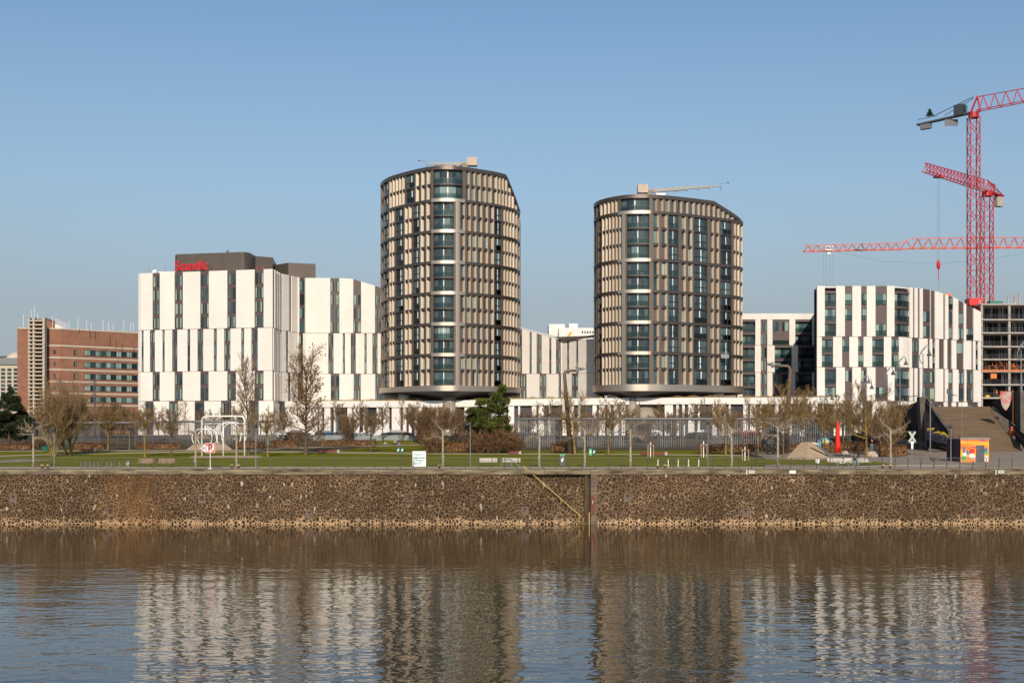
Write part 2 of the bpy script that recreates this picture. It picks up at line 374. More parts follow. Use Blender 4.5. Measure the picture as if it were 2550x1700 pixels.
def quay_mat():
    m = bpy.data.materials.new("basalt_quay_stone"); m.use_nodes = True; n = m.node_tree.nodes; l = m.node_tree.links; b = n["Principled BSDF"]
    b.inputs["Roughness"].default_value = 0.9; b.inputs["Specular IOR Level"].default_value = 0.08
    tc = n.new("ShaderNodeTexCoord"); mp = n.new("ShaderNodeMapping"); mp.inputs["Scale"].default_value = (1, 0, 1)
    l.new(tc.outputs["Object"], mp.inputs[0])
    wz = n.new("ShaderNodeTexNoise"); wz.inputs["Scale"].default_value = 0.5; l.new(mp.outputs[0], wz.inputs["Vector"])
    va = n.new("ShaderNodeVectorMath"); va.operation = 'MULTIPLY_ADD'; va.inputs[1].default_value = (0.35, 0, 0.35)
    l.new(wz.outputs["Color"], va.inputs[0]); l.new(mp.outputs[0], va.inputs[2])
    ve = n.new("ShaderNodeTexVoronoi"); ve.feature = 'DISTANCE_TO_EDGE'; ve.inputs["Scale"].default_value = 3.1; ve.inputs["Randomness"].default_value = 0.85
    vc = n.new("ShaderNodeTexVoronoi"); vc.inputs["Scale"].default_value = 3.1; vc.inputs["Randomness"].default_value = 0.85
    for q in (ve, vc): l.new(va.outputs[0], q.inputs["Vector"])
    sx = n.new("ShaderNodeSeparateXYZ"); l.new(tc.outputs["Object"], sx.inputs[0])
    def math_(op, a, bb, c=None):
        q = n.new("ShaderNodeMath"); q.operation = op
        for i, v in enumerate((a, bb, c)):
            if v is None: continue
            if isinstance(v, (int, float)): q.inputs[i].default_value = v
            else: l.new(v, q.inputs[i])
        return q.outputs[0]
    def noise(s, d=3, sc3=None):
        q = n.new("ShaderNodeTexNoise"); q.inputs["Scale"].default_value = s; q.inputs["Detail"].default_value = d
        if sc3:
            mm = n.new("ShaderNodeMapping"); mm.inputs["Scale"].default_value = sc3; l.new(tc.outputs["Object"], mm.inputs[0]); l.new(mm.outputs[0], q.inputs["Vector"])
        else: l.new(mp.outputs[0], q.inputs["Vector"])
        return q.outputs[0]
    def ramp(v, a, ca, bb, cb):
        q = n.new("ShaderNodeValToRGB"); q.color_ramp.elements[0].position = a; q.color_ramp.elements[0].color = (*ca, 1)
        q.color_ramp.elements[1].position = bb; q.color_ramp.elements[1].color = (*cb, 1); l.new(v, q.inputs[0]); return q.outputs[0]
    def mix(f, a, bb, bt='MIX'):
        q = n.new("ShaderNodeMixRGB"); q.blend_type = bt
        for i, v in enumerate((f, a, bb)):
            if isinstance(v, (int, float)): q.inputs[i].default_value = v
            elif isinstance(v, tuple): q.inputs[i].default_value = (*v, 1)
            else: l.new(v, q.inputs[i])
        return q.outputs[0]
    stone = mix(0.75, ramp(vc.outputs["Color"], 0.1, (0.032, 0.020, 0.012), 0.9, (0.088, 0.055, 0.032)), ramp(noise(5, 4), 0.3, (0.032, 0.020, 0.012), 0.7, (0.085, 0.053, 0.031)))
    # mortar width widens near the waterline and fades upwards
    zn = math_('MULTIPLY_ADD', noise(0.9, 3), 1.3, sx.outputs["Z"])
    low = ramp(math_('DIVIDE', zn, 3.0), 0.27, (1, 1, 1), 0.46, (0, 0, 0))
    width = math_('MULTIPLY_ADD', low, 0.07, math_('MULTIPLY_ADD', ramp(noise(0.35, 4), 0.35, (0, 0, 0), 0.65, (1, 1, 1)), 0.022, 0.030))
    edge = math_('LESS_THAN', ve.outputs["Distance"], width)
    mort = mix(ramp(noise(0.5, 4), 0.3, (0, 0, 0), 0.7, (1, 1, 1)), (0.19, 0.135, 0.085), (0.32, 0.235, 0.15))
    mort = mix(low, mort, (0.46, 0.32, 0.19))
    c = mix(edge, stone, mort)
    # white streaks and splashes
    sp = ramp(noise(1.1, 6, (1.6, 0, 0.8)), 0.655, (0, 0, 0), 0.70, (1, 1, 1))
    c = mix(math_('MULTIPLY', sp, 0.75), c, (0.62, 0.57, 0.50))
    # rust stain zone
    xr = math_('ABSOLUTE', math_('MULTIPLY', math_('ADD', math_('MULTIPLY_ADD', noise(0.6, 3), 4.0, sx.outputs["X"]), 36.3), 0.22), 0)
    ru = ramp(xr, 0.2, (0.42, 0.42, 0.42), 1.0, (0, 0, 0))
    c = mix(math_('MULTIPLY', ru, ramp(noise(0.9, 4, (1, 0, 0.25)), 0.3, (0.2, 0.2, 0.2), 0.6, (1, 1, 1))), c, (0.20, 0.095, 0.03), 'MIX')
    c = mix(1.0, c, ramp(noise(0.12, 3), 0.3, (0.72, 0.70, 0.68), 0.7, (1.12, 1.06, 1.0)), 'MULTIPLY')
    l.new(c, b.inputs["Base Color"])
    bp = n.new("ShaderNodeBump"); bp.inputs["Distance"].default_value = 0.05; l.new(ve.outputs["Distance"], bp.inputs["Height"]); l.new(bp.outputs[0], b.inputs["Normal"])
    return m
M['quay'] = quay_mat()
M['coping'] = mat("mossy_coping_concrete", (0.29, 0.245, 0.155), 0.9, col2=(0.065, 0.043, 0.026), scale=1.3, detail=9, stretch=(0.4, 1, 2.2), contrast=1.1)
M['quoin'] = mat("quoin_block_stone", (0.15, 0.11, 0.085), 0.85, var=0.3, scale=1.0)
M['moss'] = mat("mossy_step_stone", (0.20, 0.15, 0.06), 0.95, col2=(0.10, 0.06, 0.035), scale=2.5)
M['rust'] = mat("rusty_iron", (0.14, 0.05, 0.03), 0.8, var=0.3, scale=4)
M['yel'] = mat("yellow_painted_rail", (0.60, 0.42, 0.14), 0.6, var=0.1, scale=2)
QT = 5.6
def qx(px): return X(px, 120)
root = empty("quay_wall", (0, 120, 0), label="long brown basalt quay wall with honeycomb joints rising from the river", cat="quay wall")
def part(mb, name, m, root, **k):
    o = mb.build(name, m, root, **k); rooted(root, o); return o
xs0, xs1, xg0, xg1, xq1 = qx(1300), qx(1437), qx(1466), qx(1471), qx(1487)
mb = MB()
mb.box(-300, xs0, 120, 121.5, -3, QT - 0.5)                     # left stretch
# wedge in front of the stair
mb.add([(xs0, 120, -3), (xs1, 120, -3), (xs1, 120, 0.15), (xs0, 120, QT - 0.5), (xs0, 120.2, -3), (xs1, 120.2, -3), (xs1, 120.2, 0.15), (xs0, 120.2, QT - 0.5)],
       [(0, 1, 2, 3), (3, 2, 6, 7), (1, 5, 6, 2)])
mb.box(xs0, qx(1456), 120.5, 121.5, -3, QT - 0.5)
mb.box(xq1, 300, 120, 121.5, -3, QT - 0.5)
part(mb, "stone_face", M['quay'], root)
mb = MB()
ns = 22
for i in range(ns):                                             # stairs going down to the right
    a = xs0 + (xs1 - xs0) * i / ns; c = xs0 + (xs1 - xs0) * (i + 1) / ns; zt = QT - 0.12 - (QT - 0.5) * (i + 1) / ns
    mb.box(a, c, 120.2, 120.5, -2, zt)
mb.box(xs1, qx(1456), 120.05, 120.5, -2, 0.25)
part(mb, "stair", M['moss'], root)
mb = MB(); mb.box(qx(1456), xg0, 120.15, 121.5, -3, QT - 0.5); part(mb, "buttress", mat("dark_mossy_stone", (0.13, 0.085, 0.035), 0.95, col2=(0.05, 0.035, 0.02), scale=1.2, detail=6, stretch=(1, 1, .5)), root)
mb = MB()
z = -3; k = 0
hs = [3.2, 0.9, 1.1, 0.0]
zz = [-3, 0.25, 1.0, 1.75]
while zz[-1] < QT - 0.9: zz.append(zz[-1] + 0.42)
zz.append(QT - 0.5)
for a, b2 in zip(zz, zz[1:]): mb.box(xg1, xq1 - 0.02, 119.97, 121.5, a, b2 - 0.025)
part(mb, "quoin_blocks", M['quoin'], root)
mb = MB(); mb.box(xg1, xg1 + 0.42, 119.93, 119.97, 1.0, 2.9); part(mb, "depth_gauge_panel", mat("faded_red_paint", (0.22, 0.055, 0.035), 0.8, col2=(0.11, 0.06, 0.045), scale=1.2), root)
mb = MB(); mb.box(xg1 + 0.17, xg1 + 0.21, 119.92, 119.93, 2.1, 2.4); mb.box(xg1 + 0.19, xg1 + 0.3, 119.92, 119.93, 2.36, 2.4); part(mb, "gauge_mark", M['wpaint'], root)
mb = MB(); mb.box(xg0, xg1, 120.6, 121.5, -3, QT - 0.5); part(mb, "groove", M['black'], root)
mb = MB(); dk = MB()
x = -300.0
while x < 300:                                                  # coping stones
    w = R.uniform(3.0, 5.0) if x < xg0 else R.uniform(2.2, 3.4)
    mb.box(x, x + w - 0.03, 119.9, 121.65, QT - 0.5 - R.uniform(0, 0.03), QT + R.uniform(-0.004, 0.004))
    if R.random() < .22: cw = R.uniform(.8, w - .6); dk.box(x + .3, x + .3 + cw, 119.88, 119.9, QT - 0.5, QT - R.uniform(.12, .25))
    x += w
part(mb, "coping", M['coping'], root); part(dk, "coping_patches", M['quoin'], root)
for a, zc in ((33, 1238), (275, 1273), (503, 1240), (770, 1278), (1020, 1238), (1307, 1270), (1563, 1237), (1857, 1273), (2102, 1237), (2426, 1272)):
    mb = MB(); xx = qx(a); zc = Z(zc, 120); h = 0.25
    mb.box(xx - h - .12, xx + h + .12, 119.96, 119.99, zc - h - .25, zc - h); mb.box(xx - h - .12, xx + h + .12, 119.96, 119.99, zc + h, zc + h + .1)
    mb.box(xx - h - .12, xx - h, 119.96, 119.99, zc - h, zc + h); mb.box(xx + h, xx + h + .12, 119.96, 119.99, zc - h, zc + h)
    nch = part(mb, "mooring_niche", M['quoin'], root)
    mb = MB(); mb.box(xx - h, xx + h, 119.965, 119.985, zc - h, zc + h); mb.build("recess", M['rust'] if R.random() < .45 else M['quoin'], nch)
    mb = MB(); mb.box(xx - h + .04, xx + h - .04, 119.955, 119.965, zc + h - .16, zc + h - .03); mb.box(xx - .05, xx + .05, 119.9, 119.965, zc - .15, zc + .2); mb.build("iron_hook", M['black'], nch)
mb = MB(); mb.tube([(xs0 + 0.1, 119.98, QT + 0.35), (qx(1449), 119.98, 0.75)], 0.035, 6)
for t in (0.05, 0.35, 0.65, 0.95):
    xx = xs0 + (qx(1449) - xs0) * t; zt = QT + 0.35 + (0.75 - QT - 0.35) * t; mb.tube([(xx, 120.1, zt - 0.55), (xx, 119.98, zt)], 0.03, 6)
tag(mb.build("stair_handrail", M['yel']), "yellow handrail running down the stair cut into the quay wall", "handrail")
mb = MB(); mb.tube([(qx(1467), 119.9, -2), (qx(1467), 119.9, Z(1277, 120)), (qx(1469.5), 119.95, Z(1276, 120))], 0.05, 6)
tag(mb.build("mooring_post", M['yel']), "thin yellow post standing in the water by the vertical groove of the quay", "post")
for a, t in ((1858, "032"), (2478, "050")):
    tx = bpy.data.curves.new("wall_number", 'FONT'); tx.body = t; tx.size = 0.42; tx.extrude = 0.004; tx.offset = 0.01
    to = bpy.data.objects.new("tmp", tx); sc.collection.objects.link(to); dg = bpy.context.evaluated_depsgraph_get()
    me = bpy.data.meshes.new_from_object(to.evaluated_get(dg)); bpy.data.objects.remove(to)
    o = bpy.data.objects.new("painted_number", me); me.materials.clear(); me.materials.append(M['wpaint']); sc.collection.objects.link(o)
    o.rotation_euler = (math.radians(90), 0, 0); o.location = (qx(a + 6), 119.88, QT - 0.4); o.parent = root; rooted(root, o)
    mb = MB(); mb.box(qx(a), qx(a) + 0.08, 119.86, 119.9, QT - 0.55, QT - 0.05); part(mb, "painted_mark", M['wpaint'], root)
mb = MB(); mb.box(qx(1965), qx(1981), 119.84, 119.9, QT - 0.42, QT - 0.12); part(mb, "white_plate", M['wpaint'], root)
furniture = []
def bal_mat():
    m = bpy.data.materials.new("clear_balustrade_glass"); m.use_nodes = True; n = m.node_tree.nodes; l = m.node_tree.links; n.clear()
    o = n.new("ShaderNodeOutputMaterial"); mx = n.new("ShaderNodeMixShader"); t = n.new("ShaderNodeBsdfTransparent"); g = n.new("ShaderNodeBsdfGlossy")
    t.inputs[0].default_value = (0.62, 0.74, 0.73, 1); g.inputs["Roughness"].default_value = 0.03; g.inputs[0].default_value = (.9, .95, .95, 1)
    fr = n.new("ShaderNodeFresnel"); fr.inputs[0].default_value = 1.6
    l.new(fr.outputs[0], mx.inputs[0]); l.new(t.outputs[0], mx.inputs[1]); l.new(g.outputs[0], mx.inputs[2]); l.new(mx.outputs[0], o.inputs[0]); return m
M['clear'] = bal_mat()

# ---------------------------------------------------------------- the two round towers
def tower(name, label, pts, back, cs, ox, tiers, ztop, nose, roofpx, bands_at):
    fac = Fac(pts, True); nose_a, nose_b = nose
    P0 = fac.at((nose_a + nose_b) / 2)[0]
    root = empty(name, (P0.x, P0.y + 8, gz(P0.y)), label=label, cat="tower", group="round residential towers")
    Wn = Windows(96)
    def px(c): return ox + c / cs
    zt = ztop
    base = 17.3; f0 = tiers[0][0]
    # solid core with rounded back
    L = fac.line(pts[0][0], pts[-1][0])
    inner = [(p + n * -1.6) for p, n in L]; bk = [Vector((X(a, d), d)) for a, d in back]
    ring = [(v.x, v.y) for v in inner] + [(v.x, v.y) for v in bk]
    mb = MB(); mb.prism(ring, base, lambda x, y: zt(x) - 0.3); part(mb, "core_wall", M['black'], root)
    ring2 = [(p.x, p.y) for p, n in L] + [(v.x, v.y) for v in bk]
    mb = MB(); mb.prism(ring2, lambda x, y: zt(x) - 0.3, lambda x, y: zt(x) - 0.05); part(mb, "roof", M['roofbox'], root)
    # fascia and underside
    mb = MB(); fac.strip(mb, pts[0][0], pts[-1][0], base, f0 - 0.02, -0.4, 0.5); part(mb, "lower_fascia", M['steel'], root, smooth=False)
    # the underside funnels in towards the pillar
    cx, cy = P0.x, P0.y + 4.5
    mb = MB(); rg = [(p + n * 0.35) for p, n in L] + bk; k = len(rg)
    lv = [(1.0, base - 0.0), (0.86, base - 0.22), (0.5, base - 0.8), (0.2, base - 1.5), (0.12, base - 3.0)]
    vs = [(cx + (v.x - cx) * s_, cy + (v.y - cy) * s_, z) for s_, z in lv for v in rg]
    mb.add(vs, [(i * k + j, (i + 1) * k + j, (i + 1) * k + (j + 1) % k, i * k + (j + 1) % k) for i in range(len(lv) - 1) for j in range(k)])
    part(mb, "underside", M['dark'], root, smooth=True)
    mb = MB(); mb.smooth = True; mb.tube([(cx, cy, gz(cy)), (cx, cy, base - 1)], 1.5, 24); part(mb, "pillar", mat("satin_pillar_metal", (.32, .28, .23), .65, metal=.4), root)
    mb = MB()
    for bx in (0.12, 0.88):
        i = int(bx * (len(L) - 1)); p = L[i][0] + L[i][1] * -3; mb.cbox((p.x, p.y, base - 0.9), (2.2, 2.2, 1.75))
    part(mb, "side_support", M['plaster'], root)
    # roof edge band
    mb = MB(); fac.strip(mb, pts[0][0], pts[-1][0], lambda x: zt(x) - 0.75, lambda x: zt(x), -0.5, 0.28); part(mb, "roof_edge", M['band'], root)
    for (z0, z1, segs) in tiers:
        bright = MB(); mull = MB()
        nfl = max(1, round((z1 - z0) / 3.15)); h = (z1 - z0) / nfl
        if z0 > f0 + 0.5:
            for ba, bb in ((pts[0][0], nose_a), (nose_b, pts[-1][0])): bands = MB(); fac.strip(bands, ba, bb, z0 - 0.28, z0 + 0.28, -0.45, 0.26); part(bands, "floor_band", M['band'], root)
            fac.strip(bright, nose_a, nose_b, z0 - 0.34, z0 + 0.34, -0.9, 0.4); part(bright, "steel_band", M['steel'], root); bright = MB()
        za = z0 + (0.28 if z0 > f0 + 0.5 else 0.0)
        for a, b, kind, *ex in segs:
            a = px(a); b = px(b)
            ztc = (lambda x, z1=z1: min(z1 - 0.28, zt(x) - 0.75))
            if kind == 'M':
                fac.strip(bright, a, b, za, z1 - 0.33, -0.4, 0.36); part(bright, "steel_column", M['steel'], root); bright = MB(); continue
            if kind == 'F':
                mull, fin, taupe, knob = MB(), MB(), MB(), MB()
                n = ex[0]; w = (b - a) / n; mir = ex[1] if len(ex) > 1 else 0
                fac.strip(taupe, a, b, za, ztc, -0.62, -0.51)
                for i in range(n):
                    s0 = a + i * w; e = s0 + w
                    if mir: m1, g0, g1 = s0 + 0.10 * w, s0 + 0.36 * w, s0 + 0.80 * w; fac.splay(fin, m1, g0, za, ztc, 0.16, -0.34); fac.strip(mull, g1, e, za, ztc, -0.4, 0.12)
                    else: m1, g0, g1 = s0 + 0.32 * w, s0 + 0.34 * w, s0 + 0.82 * w; fac.splay(fin, g1, e, za, ztc, -0.34, 0.16)
                    fac.strip(mull, s0, m1, za, ztc, -0.3, 0.17)
                    for fl in range(nfl):
                        zb = z0 + fl * h + (0.33 if fl == 0 and z0 > f0 + .5 else 0.25 if fl else 0.02); ze = z0 + (fl + 1) * h - (0.33 if fl == nfl - 1 else 0.25)
                        ze2 = min(ze, zt(fac.at(g0)[0].x) - 0.8)
                        q = R.random()
                        if ze2 - zb < 0.8: continue
                        if q < (0.78 if fl else 0.5):
                            add_window(Wn, fac, g0, g1, zb, ze2, -0.36, [(1.0, R.choice([3, 0, 2, 1, 0, 1]))], fw=0.04)
                        else:
                            fac.strip(taupe, g0, g1, zb, ze2, -0.5, -0.34)
                        if fl < nfl - 1 and ze + 0.6 < zt(fac.at(g0)[0].x) - 1: fac.strip(knob, m1 + 0.05 * w, e - 0.05 * w, ze - 0.02, ze + 0.52, -0.4, 0.10)
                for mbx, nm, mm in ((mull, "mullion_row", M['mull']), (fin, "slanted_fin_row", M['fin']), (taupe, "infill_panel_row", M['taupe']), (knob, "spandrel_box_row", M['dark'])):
                    if mbx.v: part(mbx, nm, mm, root)
            elif kind in 'LN':
                mull = MB()
                d = -0.14 if kind == 'L' else -0.45
                # jambs
                jw = min(0.35 * F / 250, 0.09 * (b - a))
                fac.strip(mull, a, a + jw, za, ztc, -0.6, 0.2); part(mull, "jamb", M['mull'], root); mull = MB(); fac.strip(mull, b - jw, b, za, ztc, -0.6, 0.2)
                part(mull, "jamb", M['mull'], root)
                a2, b2 = a + jw, b - jw
                for fl in range(nfl):
                    zb = z0 + fl * h + (0.33 if fl == 0 and z0 > f0 + .5 else 0.16); ze = z0 + (fl + 1) * h - (0.33 if fl == nfl - 1 else 0.16)
                    ze = min(ze, zt(fac.at((a + b) / 2)[0].x) - 0.8)
                    if ze - zb < 0.6: continue
                    fr = R.uniform(0.42, 0.6)
                    if kind == 'N':
                        fr = 0.47; parts = [(0.18, 1), (0.29, R.choice([2, 1, 0])), (0.045, 5), (0.30, R.choice([1, 2, 0])), (0.185, R.choice([0, 1]))]
                        if R.random() < 0.25: parts = [(0.18, 1), (0.29, 0), (0.045, 5), (0.16, 4), (0.14, 0), (0.185, 1)]
                        ml = [0.18, 0.33, 0.64, 0.82]
                    else:
                        parts = [(fr, R.choice([0, 0, 1, 4])), (0.13, 5), (0.87 - fr, R.choice([0, 0, 1]))]; ml = [fr * 0.5, fr]
                        if b - a > 30: parts = [(fr, R.choice([0, 1])), (0.09, 5), (0.91 - fr, R.choice([0, 0, 1]))]
                    add_window(Wn, fac, a2, b2, zb, ze, d, parts, ml, fw=0.06)
                    # balcony: slab, rails and glass balustrade
                    bm = MB()
                    if fl: fac.strip(bm, a2, b2, zb - 0.32, zb - 0.005, -1.0, 0.16)
                    fac.strip(bm, a2, b2, zb + 1.05, zb + 1.13, -0.02, 0.05); fac.strip(bm, a2, b2, zb, zb + 0.06, -0.02, 0.08)
                    if kind == 'L':
                        (p, n_), (q, m_) = fac.at(a2), fac.at(a2 + (b2 - a2) * 0.45)
                        bm.beam((p.x, p.y, zb + 1.05), (q.x + m_.x * -.6, q.y + m_.y * -.6, zb + 0.1), 0.05)
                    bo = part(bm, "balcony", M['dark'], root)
                    if kind == 'N' or R.random() < 0.5:
                        bm = MB(); fac.strip(bm, a2 if kind == 'N' else a2 + (b2 - a2) * R.uniform(0.0, 0.4), b2, zb + 0.07, zb + 1.04, 0.0, 0.025); bm.build("balustrade", M['clear'], bo)
                    if R.random() < 0.3: furniture.append((fac.at(a2 + (b2 - a2) * R.uniform(.25, .75))[0] + fac.at(a2)[1] * -0.5, zb, root))
    Wn.finish(root)
    return root, fac
# left tower (crop scale 2.375 from column 900)
tl = [(950, 258), (957, 254.2), (971, 250.8), (990, 248.2), (1010, 246.0), (1030, 244.0), (1047, 242.6), (1063, 241.5), (1078, 240.6), (1098, 240), (1120, 240), (1133, 240.2), (1150, 240.9), (1180, 242.4), (1205, 243.9), (1228, 245.4), (1252, 247.6), (1270, 249.8), (1284, 252.2), (1292.5, 255.5)]
rx0 = X(1259, 248.2); rx1 = X(1293, 255)
def zt_left(x): return 63.0 if x < rx0 else 63.0 - 6.4 * min(1.2, (x - rx0) / (rx1 - rx0))
rowA = [(118, 135, 'F', 1), (135, 168, 'L'), (168, 262, 'F', 5, 1), (262, 322, 'L'), (322, 418, 'F', 3, 1), (418, 606, 'N'), (606, 800, 'F', 6), (800, 936, 'F', 7)]
rowB = [(118, 135, 'F', 1), (135, 168, 'L'), (168, 200, 'F', 2, 1), (200, 258, 'L'), (258, 304, 'F', 2, 1), (304, 350, 'L'), (350, 418, 'F', 2, 1), (418, 555, 'N'), (555, 576, 'M'), (576, 780, 'F', 6), (780, 830, 'L'), (830, 936, 'F', 6)]
zl = [18.45, 24.65, 30.9, 37.2, 43.45, 49.75, 56.05, 62.5]
root, f1 = tower("round_tower", "taller left round tower of champagne fins with a curved glass nose", tl, [(1296, 266), (1275, 274), (1220, 280), (1140, 281), (1060, 279), (990, 273), (955, 266)], 2.375, 900,
      [(a, b, rowA if i == 6 else rowB) for i, (a, b) in enumerate(zip(zl, zl[1:]))], zt_left, (1076, 1156), None, None)
tr = [(1481, 251), (1486, 248.4), (1495, 246.3), (1508, 244.5), (1524, 242.9), (1543, 241.5), (1560, 240.6), (1580, 240.1), (1604, 240), (1621, 240.2), (1652, 241), (1698, 242.9), (1730, 244.5), (1763, 246.4), (1790, 247.9), (1820, 249.8), (1838, 251.6), (1847.5, 254)]
qx0 = X(1776, 247); qx1 = X(1847, 254)
def zt_right(x): return 57.2 if x < qx0 else 57.2 - 3.2 * min(1.1, (x - qx0) / (qx1 - qx0))
rA = [(133, 148, 'F', 1), (148, 172, 'L'), (172, 292, 'F', 5, 1), (292, 497, 'N'), (497, 780, 'F', 7), (780, 912, 'F', 4), (912, 1090, 'F', 6)]
rB = [(133, 160, 'F', 2), (160, 184, 'L'), (184, 315, 'F', 6, 1), (315, 334, 'M'), (334, 497, 'N'), (497, 603, 'F', 2), (603, 682, 'L'), (682, 766, 'F', 2), (766, 872, 'L'), (872, 940, 'F', 2), (940, 1028, 'L'), (1028, 1092, 'F', 3)]
zr = [18.7, 25.0, 31.25, 37.55, 43.9, 53.6, 56.9]
root, f2 = tower("round_tower", "shorter right round tower of champagne fins and stacked glass loggias", tr, [(1848, 264), (1825, 273), (1760, 279), (1670, 281), (1580, 279), (1510, 271), (1482, 261)], 2.6136, 1430,
      [(a, b, rA if i == 5 else rB) for i, (a, b) in enumerate(zip(zr, zr[1:]))], zt_right, (1541, 1620), None, None)
for q, z, rt in furniture[:26]:
    mb = MB(); mb.cbox((q.x, q.y, z + 0.40), (0.55, 0.5, 0.08)); mb.cbox((q.x, q.y + .25, z + 0.65), (0.55, 0.06, 0.5))
    for sx_ in (-.22, .22): mb.cbox((q.x + sx_, q.y, z + 0.2), (0.05, 0.4, 0.4))
    tag(mb.build("balcony_chair", M['wpaint']), "small white chair standing on a balcony of a round tower", "chair", "white chairs on the tower balconies")

def roof_crane(c, label, d, L, z, up=0.6, boxside=1):
    root = empty("roof_crane", (c, d, z), label=label, cat="facade crane", group="facade cranes on the tower roofs")
    s = boxside; b = MB(); b.cbox((c, d, z + 0.6), (1.2, 1.2, 1.2)); b.cbox((c, d, z + 1.4), (1.7, 1.4, 0.5)); part(b, "slewing_base", M['roofbox'], root)
    b = MB(); b.cbox((c + s * 1.5, d, z + 1.9), (2.1, 1.6, 1.7)); part(b, "counterweight", mat("weathered_plywood_box", (0.50, 0.40, 0.33), 0.8, var=0.1, scale=1.5), root)
    b = MB(); p0 = Vector((c + s * .4, d, z + 1.5)); e = Vector((c - s * L, d, z + 1.0 + up)); m_ = p0.lerp(e, 0.55); m2 = p0.lerp(e, 0.85)
    b.beam(p0, m_, 0.7, 0.75); b.beam(m_, m2, 0.5, 0.5); b.beam(m2, e, 0.32, 0.32)
    for t in (0.15, 0.4, 0.55, 0.7, 0.85): q = p0.lerp(e, t); b.cbox((q.x, q.y, q.z - 0.35), (0.35, 0.5, 0.4))
    part(b, "telescopic_arm", M['galv'], root)
    b = MB(); b.beam(e, e + Vector((-s * .3, 0, -0.9)), 0.15); b.beam(e + Vector((0, 0, .3)), e + Vector((-s * 1.6, 0, .7)), 0.08); b.beam(e, e + Vector((0, 0, .6)), 0.1)
    b.ball(e + Vector((-s * 1.7, 0, .65)), 0.18)
    part(b, "arm_head", M['galvd'], root)
    b = MB(); b.cbox((c - s * 2.2, d, z + 0.65), (2.0, 1.0, 0.7)); part(b, "white_cabinet", M['wpaint'], root)
roof_crane(X(1158, 244), "facade crane lying level on the taller tower with its box at the right", 244, 7.8, 62.8, 0.5, 1)
roof_crane(X(1618, 244), "facade crane on the shorter tower with its long arm reaching right", 244, 14.5, 57.2, 1.6, -1)
# window cleaning cradle
b = MB(); xx, dd, z_ = X(1803, 248), 247.2, Z(886, 247.2)
b.box(xx - 0.8, xx + 0.8, dd - .35, dd + .35, z_ - 0.5, z_ - 0.42); b.box(xx - .8, xx + .8, dd - .37, dd - .33, z_ - .42, z_ + .35); b.box(xx - .8, xx + .8, dd + .33, dd + .37, z_ - .42, z_ + .35)
b.tube([(xx - .6, dd, z_), (xx - .6, dd, 56.8)], 0.015, 4); b.tube([(xx + .6, dd, z_), (xx + .6, dd, 56.8)], 0.015, 4); b.box(xx - .8, xx + .8, dd - .3, dd - .28, z_ + .6, z_ + .66)
tag(b.build("cleaning_cradle", M['galv']), "grey cleaning cradle hanging on cables before the right tower", "cradle")
